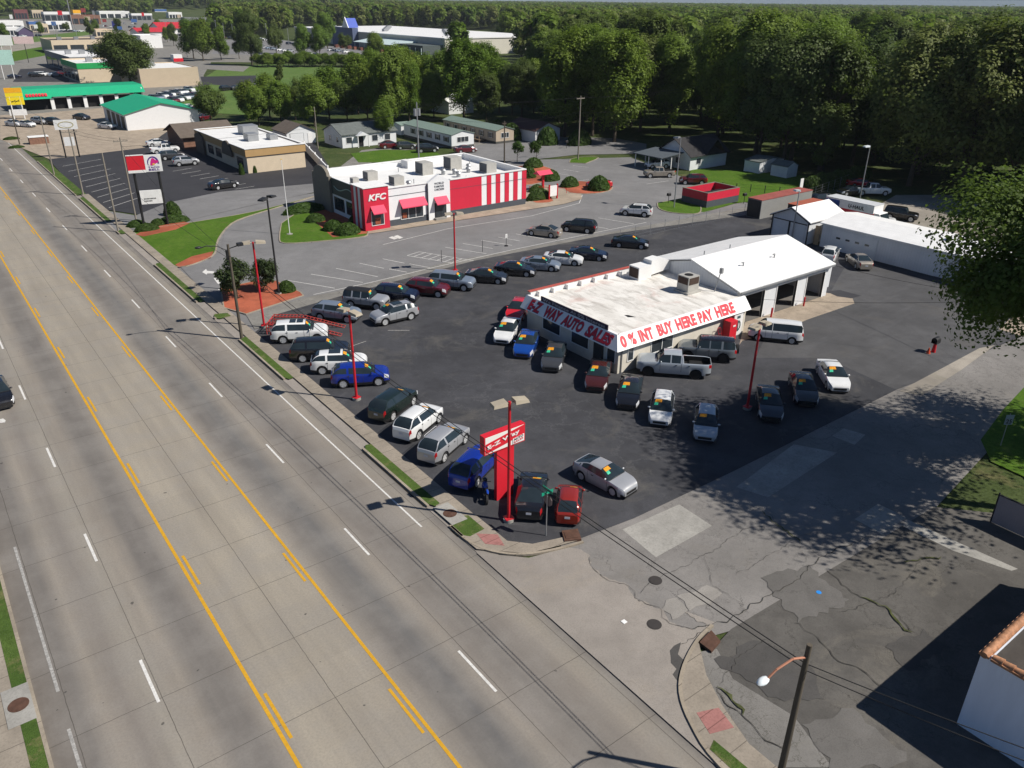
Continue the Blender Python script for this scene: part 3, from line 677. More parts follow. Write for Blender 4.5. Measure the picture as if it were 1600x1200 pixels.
_parts = {}
def car_geo(kind):
    """split the body surface into panels; returns vertex lists per part in car axes (x forward, origin at mid ground)"""
    if kind in _parts: return _parts[kind]
    sp = CARS[kind]; xs, rows = car_shape(sp); L = sp['L']; n = len(xs); K = 10
    ws0, ws1 = sp['ws']; rw0, rw1 = sp['rw']
    def V(i, k, s): y, z = rows[i][k]; return (L / 2 - xs[i] * L, s * y, z)
    faces = {}
    def add(p, quad): faces.setdefault(p, []).append(quad)
    for s in (1, -1):
        sd = 'l' if s > 0 else 'r'
        for i in range(n - 1):
            x0, x1 = xs[i], xs[i + 1]; xm = (x0 + x1) / 2
            for k in range(K - 1):
                q = [V(i, k, s), V(i, k + 1, s), V(i + 1, k + 1, s), V(i + 1, k, s)]
                if s < 0: q = q[::-1]
                p = 'body'
                if k < 3 and ws0 <= xm <= ws1 and not (k == 2 and False): p = 'windscreen' if k < 2 or True else p
                elif k < 2 and rw0 < xm < rw1: p = 'rear_window'
                elif k < 3 and ws1 < xm <= rw0: p = 'roof'
                elif k == 3 and ws0 + .02 < xm < rw1 - .02 and not any(a <= xm <= b for a, b in sp['pil']):
                    if rows[i][3][1] - rows[i][4][1] > .10 or rows[i + 1][3][1] - rows[i + 1][4][1] > .10: p = 'window_' + sd
                elif k in (4, 5) and .012 < xm < .085: p = 'headlight_' + sd if k == 4 or kind in ('sedan', 'suv', 'coupe', 'hatch') else 'body'
                elif k in (4, 5) and xm > .96: p = 'taillight_' + sd
                if 'bed' in sp and sp['bed'][0] - .006 < xm < sp['bed'][1] + .006 and k < 3: p = 'bed'
                if k == 7 and p == 'body' and (kind in ('suv', 'bigsuv', 'boxsuv', 'van') or xm > .93 or xm < .05): p = 'cladding'
                add(p, q)
    for i in (0, n - 1):
        ring = [V(i, k, 1) for k in range(K)] + [V(i, k, -1) for k in range(K - 1, 0, -1)]
        add('body', ring if i == 0 else ring[::-1])
    out = {}
    for p, qs in faces.items():
        idx = {}; vs = []; fs = []
        for q in qs:
            f = []
            for v in q:
                key = (round(v[0], 4), round(v[1], 4), round(v[2], 4))
                if key not in idx: idx[key] = len(vs); vs.append(v)
                if idx[key] not in f: f.append(idx[key])
            if len(f) > 2: fs.append(tuple(f))
        out[p] = (vs, fs)
    _parts[kind] = (out, xs, rows); return _parts[kind]

def link_part(name, me, parent):
    o = bpy.data.objects.new(name, me); COL.objects.link(o); o.parent = parent; return o
_meshes = {}
def mesh_of(key, vs, fs, mat, smooth=40):
    k = (key, mat.name)
    if k not in _meshes:
        me = bpy.data.meshes.new(key.split('|')[-1]); me.from_pydata(vs, [], fs); me.materials.append(mat)
        if smooth:
            me.polygons.foreach_set('use_smooth', [True] * len(me.polygons)); me.set_sharp_from_angle(angle=RD(smooth))
        me.update(); _meshes[k] = me
    return _meshes[k]
def mb_mesh(key, mat, fn, smooth=40):
    k = (key, mat.name)
    if k in _meshes: return _meshes[k]
    b = MB(); fn(b); return mesh_of(key, b.v, b.f, mat, smooth)

STICK_O = plain('orange_price_card', (0.85, 0.33, 0.02), 0.5, 0, 0.45, 9)
STICK_G = plain('green_price_card', (0.05, 0.52, 0.30), 0.5, 0, 0.3, 9)

def body_mesh(kind, color):
    """body panels with the door gaps and cowl drawn in black on the same mesh"""
    k = (kind + '|body+gaps', color.name)
    if k in _meshes: return _meshes[k]
    geo, xs, rows = car_geo(kind); sp = CARS[kind]; L = sp['L']; vs, fs = geo['body']
    def seams(b):
        for xx in ((.315, .52, .70) if kind in ('suv', 'bigsuv', 'boxsuv', 'sedan', 'van') else (.31, .60)):
            i = min(range(len(xs)), key=lambda q: abs(xs[q] - xx)); X = L / 2 - xs[i] * L
            for s in (1, -1):
                for kk in (4, 5, 6):
                    (y0, z0), (y1, z1) = rows[i][kk], rows[i][kk + 1]; n_ = .006
                    b.add([(X - .011, s * (y0 + n_), z0), (X + .011, s * (y0 + n_), z0), (X + .011, s * (y1 + n_), z1), (X - .011, s * (y1 + n_), z1)], [(0, 1, 2, 3)])
        iw = xs.index(sp['ws'][0]) if sp['ws'][0] in xs else 5
        b.tube([(L / 2 - xs[iw] * L + .03, -rows[iw][2][0], rows[iw][2][1] + .012), (L / 2 - xs[iw] * L + .05, 0, rows[iw][0][1] + .014), (L / 2 - xs[iw] * L + .03, rows[iw][2][0], rows[iw][2][1] + .012)], .02, 5)
    b = MB(); seams(b); n = len(vs)
    me = bpy.data.meshes.new('body'); me.from_pydata(list(vs) + b.v, [], list(fs) + [tuple(q + n for q in f) for f in b.f])
    me.materials.append(color); me.materials.append(BLACKP)
    me.polygons.foreach_set('material_index', [0] * len(fs) + [1] * len(b.f)); me.polygons.foreach_set('use_smooth', [True] * len(me.polygons)); me.set_sharp_from_angle(angle=RD(40)); me.update()
    _meshes[k] = me; return me

def wheel_parts(root, sp, rim, key):
    r = sp['r']; tw = .22; L = sp['L']; yw = sp['W'] / 2 - .035
    def tyre(b):
        n = 20; prof = [(r * .70, 0), (r * .93, .0), (r, .03), (r, tw - .03), (r * .93, tw), (r * .70, tw)]
        vs = [(p[0] * math.cos(2 * math.pi * i / n), -p[1], p[0] * math.sin(2 * math.pi * i / n)) for i in range(n) for p in prof]
        m = len(prof); fs = [(i * m + j, i * m + j + 1, ((i + 1) % n) * m + j + 1, ((i + 1) % n) * m + j) for i in range(n) for j in range(m - 1)]
        b.add(vs, fs)
    def rimf(b):
        n = 5
        for i in range(n):
            a = 2 * math.pi * i / n
            pts = [(.05, -.15), (.68, -.14), (.68, .14), (.05, .15)]
            b.add([(r * (p[0] * math.cos(a) - p[1] * math.sin(a)), -.012, r * (p[0] * math.sin(a) + p[1] * math.cos(a))) for p in pts], [(0, 1, 2, 3)])
        k = 20; ring = lambda q, y: [(r * q * math.cos(2 * math.pi * i / k), y, r * q * math.sin(2 * math.pi * i / k)) for i in range(k)]
        b.add(ring(.60, -.004) + ring(.72, -.004), [(i, (i + 1) % k, k + (i + 1) % k, k + i) for i in range(k)])
        b.add(ring(.69, -.05) + [(0, -.05, 0)], [(i, (i + 1) % k, k) for i in range(k)])
    for ax in sp['axle']:
        for s in (1, -1):
            w = link_part('wheel', mb_mesh(key + '|wheel', TYRE, tyre), root)
            w.location = (L / 2 - ax * L, s * yw, r)
            w.rotation_euler = (0, 0, math.pi if s < 0 else 0)
            ri = link_part('rim', mb_mesh(key + '|rim', rim, rimf, None), w)

def car(kind, color, label, cat, px=None, xy=None, hd=0.0, h=.75, group=None, sticker=True, glass=None, roof=None, rim=None, sunroof=False, name=None, rails=False, lights=True, spare=False, scale=1.0, plate=True, full=True, bedmat=None, rear_tint=None):
    sp = CARS[kind]; geo, xs, rows = car_geo(kind); L = sp['L']
    p = Vector(xy) if xy else G(px[0], px[1], h).xy
    nm = name or {'sedan': 'sedan_car', 'coupe': 'coupe_car', 'hatch': 'hatchback_car', 'mini': 'hatchback_car', 'van': 'passenger_van', 'pickup': 'pickup_truck'}.get(kind, 'sport_utility_car')
    root = thing(nm, label, cat, (p.x, p.y, .058), RD(hd), group)
    root.scale = (scale,) * 3
    rim = rim or RIM; glass = glass or GLASS
    for key, (vs, fs) in geo.items():
        base = key.split('_')[0]
        if key == 'body': m, nme = color, 'body'
        elif key == 'roof': m, nme = roof or color, 'roof'
        elif base == 'window': m, nme = glass, 'side_window'
        elif key in ('windscreen', 'rear_window'): m, nme = glass, key
        elif base == 'headlight': m, nme = (LAMPW if lights else color), 'headlight'
        elif base == 'taillight': m, nme = (LAMPR if lights else color), 'taillight'
        elif key == 'cladding': m, nme = BLACKP, 'sill_cladding'
        elif key == 'bed': m, nme = bedmat or BLACKP, 'cargo_bed'
        if not full and base in ('headlight', 'taillight', 'roof'): m = color if base == 'roof' else m
        link_part(nme, body_mesh(kind, m) if key == 'body' else mesh_of(kind + key + '|' + nme, vs, fs, m), root)
    def under(b):
        b.box(-L / 2 + .25, L / 2 - .25, -sp['W'] / 2 + .27, sp['W'] / 2 - .27, sp['clr'] - .02, sp['clr'] + .32)
        for ax in sp['axle']:
            X = L / 2 - ax * L
            b.box(X - sp['r'] * 1.2, X + sp['r'] * 1.2, -sp['W'] / 2 + .25, sp['W'] / 2 - .25, sp['r'], sp['r'] * 2.25)
    link_part('underbody', mb_mesh(kind + '|underbody', BLACKP, under, None), root)
    wheel_parts(root, sp, rim, kind)
    if not full: return root
    zb = pw(sp['hood'], 0)
    def grille(b): b.box(L / 2 - .02, L / 2 + .012, -sp['W'] * .27, sp['W'] * .27, zb - .22, zb - .04); b.box(L / 2 - .02, L / 2 + .01, -sp['W'] * .33, sp['W'] * .33, zb - .42, zb - .28)
    link_part('grille', mb_mesh(kind + '|grille', BLACKP, grille, None), root)
    zr_ = pw(sp['hood'], 1)
    def plt(b): b.box(-L / 2 - .012, -L / 2 + .02, -.16, .16, zr_ - .24, zr_ - .09)
    if plate: link_part('licence_plate', mb_mesh(kind + '|licence_plate', PLATE, plt, None), root)
    def mirror(b):
        X = L / 2 - (sp['ws'][0] + .05) * L
        b.ell((X, 0, pw(sp['hood'], sp['ws'][0]) + .10), .07, .11, .075, 8, 5)
    for s in (1, -1):
        o = link_part('wing_mirror', mb_mesh(kind + '|wing_mirror', color, mirror), root); o.location = (0, s * (sp['W'] / 2 + .02), 0)
    # handles and cowl
    for s in (1, -1):
        for xx in ([.53, .70] if kind not in ('coupe', 'mini') else [.58]):
            o = link_part('door_handle', mb_mesh('any|door_handle', BLACKP, lambda b: b.box(-.09, .09, -.017, .017, -.02, .02), None), root); o.location = (L / 2 - xx * L, s * (sp['W'] / 2 + .003), pw(sp['hood'], xx) - .15)
    if rails:
        def rl(b):
            for s in (1, -1):
                b.tube([(L / 2 - (sp['ws'][1] + .06) * L, s * sp['W'] * .345, sp['H'] + .02), (L / 2 - (sp['ws'][1] + .1) * L, s * sp['W'] * .345, sp['H'] + .06), (L / 2 - (sp['rw'][0] - .05) * L, s * sp['W'] * .345, sp['H'] + .05), (L / 2 - (sp['rw'][0] - .01) * L, s * sp['W'] * .345, sp['H'] + .0)], .02, 5)
        link_part('roof_rails', mb_mesh(kind + '|roof_rails', BLACKP if rails == 'b' else RIM, rl), root)
    if sunroof:
        def srf(b):
            a = L / 2 - (sp['ws'][1] + .04) * L
            for q in range(2 if sunroof == 2 else 1):
                w_ = .55 if sunroof == 2 else .95
                b.box(a - q * .65 - w_, a - q * .65, -.42, .42, sp['H'] - .02, sp['H'] + .062)
        link_part('sunroof', mb_mesh(kind + '|sunroof%d' % sunroof, GLASS, srf, None), root)
    if spare:
        def sw(b): b.cyl((-L / 2 - .2, 0, 1.0), (-L / 2 + .02, 0, 1.0), .38, .38, 18)
        link_part('spare_wheel', mb_mesh(kind + '|spare_wheel', TYRE, sw), root)
    if sticker:
        # card tucked in the upper part of the windscreen on the passenger side
        i0 = xs.index(sp['ws'][0]) if sp['ws'][0] in xs else 0; i1 = xs.index(sp['ws'][1])
        def WP(u, v):
            """u 0 base..1 top of the glass, v -1..1 across"""
            x = sp['ws'][0] + (sp['ws'][1] - sp['ws'][0]) * u
            for i in range(len(xs) - 1):
                if xs[i] <= x <= xs[i + 1]: break
            t = (x - xs[i]) / (xs[i + 1] - xs[i])
            av = abs(v)
            def at(ii):
                y2, z2 = rows[ii][2]; y1, z1 = rows[ii][1]; z0 = rows[ii][0][1]
                y = av * y2; z = z0 + (z1 - z0) * y / y1 if y < y1 else z1 + (z2 - z1) * (y - y1) / (y2 - y1)
                return y, z
            (ya, za), (yb, zb2) = at(i), at(i + 1)
            return Vector((L / 2 - x * L + .012, math.copysign(ya + (yb - ya) * t, v), za + (zb2 - za) * t + .02))
        def card(b, u0, u1, v0, v1):
            nu = 3
            for a in range(nu):
                for c in range(nu):
                    f = lambda i, j: WP(u0 + (u1 - u0) * i / nu, v0 + (v1 - v0) * j / nu)
                    b.poly([f(a, c), f(a + 1, c), f(a + 1, c + 1), f(a, c + 1)])
        link_part('price_card', mb_mesh(kind + '|price_card', STICK_O, lambda b: card(b, .62, .95, -.86, -.02), None), root)
        if sticker is True: link_part('price_card', mb_mesh(kind + '|price_card_green', STICK_G, lambda b: card(b, .36, .61, -.84, -.42), None), root)
    return root

C_WHITE = paint('white_car_paint', (0.74, 0.75, 0.75)); C_BLACK = paint('black_car_paint', (0.009, 0.009, 0.011))
C_SILV = paint('silver_car_paint', (0.42, 0.43, 0.45), 0.35, 0.32); C_SBLUE = paint('blue_silver_car_paint', (0.26, 0.31, 0.38), 0.4, 0.32)
C_GREY = paint('grey_car_paint', (0.075, 0.077, 0.082), 0.4, 0.32); C_DGREY = paint('charcoal_car_paint', (0.022, 0.023, 0.026), 0.3)
C_BLUE = paint('blue_car_paint', (0.006, 0.03, 0.32), 0.25); C_BLUE2 = paint('bright_blue_car_paint', (0.01, 0.07, 0.36), 0.25); C_NAVY = paint('navy_car_paint', (0.008, 0.012, 0.035), 0.2)
C_GREEN = paint('dark_green_car_paint', (0.014, 0.026, 0.022), 0.3); C_RED = paint('bright_red_car_paint', (0.55, 0.012, 0.018)); C_FIAT = paint('copper_red_car_paint', (0.30, 0.022, 0.010), 0.2)
C_MAROON = paint('maroon_car_paint', (0.13, 0.008, 0.014), 0.2); C_DRED = paint('dark_burgundy_car_paint', (0.075, 0.016, 0.013), 0.25)
C_TAN = paint('beige_car_paint', (0.34, 0.30, 0.25), 0.3, 0.34); C_PALE = paint('pale_blue_grey_paint', (0.40, 0.44, 0.48), 0.15); C_SLATE = paint('slate_grey_paint', (0.17, 0.19, 0.205), 0.2)
C_NAVYG = paint('dark_blue_grey_paint', (0.016, 0.020, 0.030), 0.3)
GA = 'cars for sale lined up along the sidewalk'; GB = 'cars for sale backed up to the concrete alley'; GC = 'cars for sale fanned out around the sales office'
# row along the highway, from the far end towards the corner
car('bigsuv', C_WHITE, 'large white three-row SUV with twin sunroof panels beside the red ramp', 'car', (468, 517), hd=-28, h=.9, group=GA, sunroof=2)
car('bigsuv', C_BLACK, 'boxy black SUV between two white SUVs along the sidewalk', 'car', (500, 545), hd=-30, h=.9, group=GA)
car('suv', C_WHITE, 'white crossover with one large dark sunroof next to the blue SUV', 'car', (530, 566), hd=-28, group=GA, sunroof=1)
car('suv', C_BLUE, 'deep blue SUV nosed away from the highway behind a red lamp pole', 'car', (563, 586), hd=-27, group=GA)
car('suv', C_GREEN, 'very dark green crossover with its tail to the sidewalk', 'car', (615, 629), hd=27, group=GA)
car('suv', C_WHITE, 'white compact SUV with black rear glass, tail to the sidewalk', 'car', (654, 657), hd=27, group=GA, rails='b')
car('suv', C_SILV, 'silver SUV with ribbed roof, tail to the sidewalk beside the blue SUV', 'car', (694, 690), hd=26, group=GA, rails=True)
car('suv', C_BLUE, 'royal blue SUV parked partly behind the red and white pylon sign', 'car', (742, 727), hd=28, group=GA)
car('sedan', C_BLACK, 'glossy black sedan between the pylon post and the small red car', 'car', (831, 769), hd=47, h=.7)
car('mini', C_FIAT, 'tiny copper red hatchback parked at the street corner', 'car', (889, 784), hd=46, h=.7)
car('coupe', C_SILV, 'silver sporty hatch parked alone in the open lot near the corner', 'car', (945, 744), hd=-82, h=.6)
# back row
car('suv', C_SBLUE, 'blue-grey compact SUV beside the red ramp at the back row', 'car', (526, 488), hd=-50, group=GB)
car('boxsuv', C_SILV, 'silver off-roader with black soft top in the back row', 'car', (572, 468), hd=-52, h=.8, group=GB, roof=BLACKP)
car('suv', C_NAVY, 'dark navy crossover right of the soft-top off-roader', 'car', (619, 459), hd=-50, group=GB)
car('suv', C_SILV, 'silver-white SUV turned sideways in front of the back row', 'car', (616, 490), hd=178, rails='b', sunroof=1)
car('suv', C_MAROON, 'maroon SUV in the back row', 'car', (668, 450), hd=-50, group=GB)
car('bigsuv', C_SBLUE, 'long silver-blue SUV just in front of the red lamp pole', 'car', (706, 440), hd=-50, group=GB)
car('sedan', C_DGREY, 'charcoal sedan in the back row right of the silver-blue SUV', 'car', (760, 431), hd=-47, group=GB, h=.7)
car('sedan', C_BLACK, 'black sedan in the back row left of the pale blue sedan', 'car', (805, 420), hd=-48, group=GB, h=.7)
car('sedan', C_SBLUE, 'pale blue-silver sedan in the back row', 'car', (844, 412), hd=-48, group=GB, h=.7)
car('sedan', C_WHITE, 'white sedan in the back row', 'car', (880, 404), hd=-48, group=GB, h=.65)
car('sedan', C_NAVY, 'near-black sedan in the back row right of the white sedan', 'car', (919, 396), hd=-50, group=GB, h=.7)
car('sedan', C_NAVYG, 'dark sedan standing apart at the far right of the back row', 'car', (985, 378), hd=-50, group=GB, h=.7)
# around the office
car('sedan', C_RED, 'bright red car half hidden by the corner of the office fascia', 'car', xy=(45.2, 58.6), hd=-140, sticker=False)
car('sedan', C_WHITE, 'white sedan nearest the office corner by the red car', 'car', (793, 516), hd=-140, group=GC, h=.65)
car('sedan', C_BLUE2, 'bright blue sedan facing out from the office', 'car', (823, 536), hd=-138, group=GC, h=.65)
car('sedan', C_GREY, 'dark grey sedan facing out from the office windows', 'car', (866, 556), hd=-137, group=GC, h=.65)
car('sedan', C_DRED, 'dark burgundy sedan at the office front corner', 'car', (935, 585), hd=-139, group=GC, h=.65)
car('sedan', C_BLACK, 'black sedan in front of the pale pickup truck', 'car', (984, 611), hd=-140, group=GC, h=.65)
car('hatch', C_WHITE, 'small white hatchback at the edge of the tree shadow', 'car', (1034, 637), hd=-141, group=GC, h=.7)
car('hatch', C_PALE, 'pale blue-white hatchback fully in the tree shadow', 'car', (1103, 660), hd=-141, group=GC, h=.7, sticker='o')
car('sedan', C_NAVYG, 'dark sedan just right of the red lamp pole in the shade', 'car', (1202, 629), hd=-139, group=GC, h=.65)
car('sedan', C_DGREY, 'charcoal sedan between a dark sedan and a white sedan', 'car', (1255, 606), hd=-137, group=GC, h=.65)
car('sedan', C_WHITE, 'white sedan with rear spoiler at the right end of the fan', 'car', (1301, 586), hd=-132, group=GC, h=.65)
car('pickup', C_PALE, 'pale grey crew-cab pickup beside the office wall', 'pickup truck', (1052, 568), hd=134, h=.95, sticker=False, rim=RIMD)
car('boxsuv', C_SLATE, 'slate off-road SUV with black roof and tail-mounted spare wheel', 'car', (1104, 546), hd=132, h=.85, sticker=False, roof=C_BLACK, rim=RIMD, spare=True, scale=1.08)
car('van', C_WHITE, 'white passenger van parked before the garage bays', 'van', (1212, 517), hd=128, h=.9, sticker=False)
# chicken restaurant side
car('sedan', C_TAN, 'beige sedan parked in the striped row by the restaurant', 'car', (850, 361), hd=118, h=.65, sticker=False)
car('bigsuv', C_BLACK, 'black SUV parked beside the beige sedan', 'car', (905, 353), hd=124, h=.8, sticker=False, scale=.95)
car('suv', C_WHITE, 'white SUV stopped in the lane near the small lawn island', 'car', (994, 329), hd=124, sticker=False, rails='b')
car('coupe', C_RED, 'red car parked behind the round hedges', 'car', (936, 288), hd=150, h=.6, sticker=False)
car('pickup', C_TAN, 'tan pickup parked beside the dark-roofed house', 'pickup truck', (1030, 270), hd=150, h=.8, sticker=False, scale=.9)
car('suv', C_MAROON, 'red SUV parked at the end of the restaurant lot', 'car', (1083, 281), hd=140, sticker=False)
car('sedan', C_BLACK, 'black sedan in the blue-marked bay of the restaurant lot', 'car', (349, 288), hd=8, h=.65, sticker=False)
# yard on the right
car('hatch', C_WHITE, 'small white hatchback squeezed between garage and long shed', 'car', (1297, 396), hd=25, sticker=False, scale=1.05)
car('sedan', C_TAN, 'beige sedan backed towards the long white shed', 'car', (1342, 408), hd=52, h=.6, sticker=False)
car('pickup', C_WHITE, 'white pickup with red stripe in front of the box truck', 'pickup truck', (1362, 343), hd=-72, h=.9, sticker=False, bedmat=C_WHITE)
car('boxsuv', C_BLACK, 'black off-roader at the nose of the box truck', 'car', (1408, 334), hd=-70, h=.9, sticker=False)
car('pickup', C_WHITE, 'white pickup parked at the back under the trees', 'pickup truck', (1362, 297), hd=-40, h=.8, sticker=False, scale=.95)
car('sedan', C_RED, 'red car behind the white pickup under the trees', 'car', (1381, 296), hd=-40, h=.7, sticker=False, xy=(129.5, 73))
car('sedan', C_BLACK, 'dark car left of the white pickup at the back fence', 'car', (1330, 298), hd=160, h=.7, sticker=False)
car('suv', C_BLACK, 'dark SUV behind the box truck at the fence', 'car', (1278, 312), hd=160, sticker=False)
# houses
car('sedan', C_MAROON, 'red sedan on the gravel drive of the white house', 'car', (609, 226), hd=-10, h=.7, sticker=False)
car('suv', C_BLACK, 'black SUV parked beside the white mobile home', 'car', (667, 232), hd=-20, sticker=False)
car('hatch', C_GREY, 'grey hatchback between the red sedan and the black SUV', 'car', (634, 227), hd=-20, sticker=False)
car('sedan', C_MAROON, 'maroon sedan in front of the white mobile home', 'car', (727, 233), hd=-10, h=.7, sticker=False)
# left side restaurant and workshop
car('sedan', C_WHITE, 'white sedan nearest the brown-roofed hut', 'car', (247, 223), hd=-5, h=.7, sticker=False)
car('pickup', C_WHITE, 'white crew-cab pickup beside the white sedan', 'pickup truck', (257, 233), hd=-5, h=.8, sticker=False, scale=.9, bedmat=C_WHITE)
car('suv', C_SILV, 'silver SUV behind the restaurant sign', 'car', (290, 252), hd=-5, sticker=False)
car('suv', C_GREY, 'grey SUV between white pickup and silver SUV', 'car', (268, 243), hd=-5, sticker=False)
for pxx, col, lab in (((22, 192), C_WHITE, 'white car behind the yellow sign at the workshop'), ((41, 193), C_WHITE, 'white pickup-nosed car second from the yellow sign'), ((62, 189), C_SILV, 'grey SUV parked mid-row before the green-roofed workshop'), ((84, 190), C_DGREY, 'dark-roofed SUV left of the white oval sign'), ((127, 182), C_DGREY, 'dark car right of the white oval sign'), ((167, 196), C_WHITE, 'white car at the corner of the green-roofed shop')):
    car('suv' if 'SUV' in lab else 'sedan', col, lab, 'car', pxx, hd=-60, sticker=False, group='cars at the green-roofed workshop')
# the highway
car('sedan', C_BLACK, 'black car driving along the left highway lane', 'car', (-6, 612), hd=-88, h=.7, sticker=False)

# ------------------------------------------------------------------ the car sales office
M_STUCCO = plain('cream_block_wall', (0.62, 0.58, 0.50), 0.8, 0, 0.1, 1.2)
M_FASC = plain('white_fascia_panel', (0.80, 0.80, 0.79), 0.5, 0, 0.05, 1.5)
M_ROOFW = None
def m_roof():
    t = NT('coated_flat_roof')
    a = t.noise(0.35, 5, 0.65); b = t.noise(0.9, 5, 0.7, t.mapv(t.pos, (1, .35, 1)), 0.6); r = t.noise(0.30, 4, 0.6, t.mapv(t.pos, (1, 1, 1), (0, 0, 1.1)), 0.4)
    col = t.mix(t.ramp(a, (0.3, 0.0), (0.7, 1.0)), (0.60, 0.58, 0.54), (0.77, 0.755, 0.72))
    col = t.mix(t.ramp(b, (0.47, 0.0), (0.72, 0.85)), col, (0.30, 0.275, 0.245))
    col = t.mix(t.ramp(r, (0.56, 0.0), (0.72, 0.5)), col, (0.46, 0.22, 0.18))
    return t.done(col, 0.8)
M_ROOFW = m_roof()
M_MEMB = plain('white_roof_membrane', (0.74, 0.74, 0.73), 0.6, 0, 0.10, 0.5)
M_METALW = ribbed('white_ribbed_metal', (0.70, 0.715, 0.73), 0.35, 0)
M_METALWY = ribbed('white_ribbed_wall', (0.66, 0.68, 0.70), 0.35, 1)
M_METROOF = ribbed('white_metal_roof', (0.80, 0.80, 0.79), 0.6, 0, 0.45, 0.01, 0.9)
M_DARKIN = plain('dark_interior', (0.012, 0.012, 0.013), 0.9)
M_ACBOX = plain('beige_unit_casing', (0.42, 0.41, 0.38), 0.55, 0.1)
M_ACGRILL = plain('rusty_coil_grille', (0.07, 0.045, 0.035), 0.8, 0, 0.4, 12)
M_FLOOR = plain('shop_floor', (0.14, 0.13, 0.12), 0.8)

off = thing('sales_office', 'low car sales office with white slanted fascia lettered in red and a stained flat roof', 'building', (51, 49, 0))
X0, X1, Y0, Y1 = 43.5, 60.0, 42.7, 55.0
part('wall', M_STUCCO, off, lambda b: b.box(X0, X1, Y0, Y1, 0, 2.68))
part('roof', M_ROOFW, off, lambda b: b.box(X0 + .4, X1 + .05, Y0 + .5, Y1 + .2, 2.68, 3.2))
def fasc(b):
    pass
    # south face
    b.add([(42.85, 42.2, 2.35), (60.1, 42.2, 2.35), (60.1, 43.1, 3.42), (43.6, 43.1, 3.42), (43.4, 42.65, 2.35), (60.1, 42.65, 2.35), (60.1, 43.25, 3.42), (43.9, 43.25, 3.42)],
          [(0, 1, 2, 3), (3, 2, 6, 7), (1, 5, 6, 2), (4, 0, 3, 7), (5, 4, 7, 6), (0, 4, 5, 1)])
    # west face
    b.add([(42.85, 55.3, 2.35), (42.85, 42.2, 2.35), (43.6, 43.1, 3.42), (43.6, 55.3, 3.42), (43.45, 55.3, 2.35), (43.45, 42.65, 2.35), (43.9, 43.1, 3.42), (43.9, 55.3, 3.42)],
          [(0, 1, 2, 3), (3, 2, 6, 7), (4, 0, 3, 7), (5, 4, 7, 6), (0, 4, 5, 1)])
part('fascia', M_FASC, off, fasc)
def slantS(x, t, dx=0): return Vector((x, 42.2 + .9 * t, 2.35 + 1.07 * t))
sd = Vector((0, .9, 1.07)).normalized(); nS = Vector((1, 0, 0)).cross(sd)
for s_, x, w in (('0', 43.6, .62), ('%', 44.5, .85), ('INT', 45.7, 1.7), ('BUY', 47.9, 1.95), ('HERE', 50.2, 2.6), ('PAY', 53.1, 1.95), ('HERE', 55.4, 2.65)):
    text('lettering', s_, REDTXT, off, slantS(x, .13) + nS * .012, (1, 0, 0), sd, w, 1.06, 0.05, 0.12, 0.015)
A = Vector((42.85, 55.3, 2.35)); B_ = Vector((42.85, 42.2, 2.35)); C_ = Vector((43.6, 43.1, 3.42)); D_ = Vector((43.6, 55.3, 3.42))
wx = (B_ - A).normalized(); wn = (B_ - A).cross(D_ - A).normalized(); wy = wn.cross(wx).normalized()
for s_, u, w in (('E-Z', .075, 1.75), ('WAY', .25, 2.2), ('AUTO', .44, 2.65), ('SALES', .68, 3.1)):
    o0 = A + wx * (u * 13.1) + wy * .15
    text('lettering_edge', s_, BLUEEDGE, off, o0 + wn * .006 - wx * .05 - wy * .05, wx, wy, w + .05, 1.08, 0.07, 0.12, 0.012)
    text('lettering', s_, REDTXT, off, o0 + wn * .022, wx, wy, w, 1.02, 0.035, 0.12, 0.014)
# dark plank sign standing on the west edge of the roof
part('plank_sign', plain('purple_brown_board', (0.055, 0.04, 0.062), 0.7), off, lambda b: b.extr([(43.62, 53.2, 3.42), (43.62, 44.3, 3.42), (43.62, 44.3, 3.88), (43.62, 53.2, 3.88)], (.08, 0, 0)))
text('plank_lettering', 'We Finance At 0% Interest', plain('faded_white_letter', (0.42, 0.40, 0.42), 0.7), off, (43.615, 52.9, 3.5), (0, -1, 0), (0, 0, 1), 8.3, .30, 0.01, 0, 0.012)
# north parapet with its red cap and posts
part('parapet', WHITE, off, lambda b: (b.box(43.9, 59.9, 55.02, 55.18, 3.2, 3.72), [b.box(x, x + .16, 54.62, 55.02, 3.2, 3.66) for x in np.arange(44.6, 59, 1.75)]))
part('parapet_cap', plain('red_brown_cap', (0.42, 0.09, 0.07), 0.6), off, lambda b: b.box(43.7, 60, 54.95, 55.3, 3.722, 3.80))
def win(parent, n, b_, glass=WINDOW, frame=WHITE, name='window'): pass
def wall_window(parent, axis, c, a0, a1, z0, z1, out=1, fr=WHITE, gl=None, name='window', mull=0):
    """framed window on an axis-aligned wall; axis 'x' means the wall plane is x=c, facing out (+1 or -1)"""
    t = .06; e = .05 * out
    def bx(b, p0, p1, q0, q1, d0, d1):
        lo, hi = sorted((c + d0 * out, c + d1 * out))
        if axis == 'x': b.box(lo, hi, p0, p1, q0, q1)
        else: b.box(p0, p1, lo, hi, q0, q1)
    f = MB()
    bx(f, a0 - t, a1 + t, z1, z1 + t, -.02, .05); bx(f, a0 - t, a1 + t, z0 - t, z0, -.02, .07)
    bx(f, a0 - t, a0, z0, z1, -.02, .05); bx(f, a1, a1 + t, z0, z1, -.02, .05)
    for i in range(mull):
        m = a0 + (a1 - a0) * (i + 1) / (mull + 1); bx(f, m - .03, m + .03, z0, z1, -.02, .045)
    o = f.build(name + '_frame' if False else name, fr, parent)
    g = MB(); bx(g, a0, a1, z0, z1, -.02, .02); g.build('pane', gl or WINDOW, o)
    return o
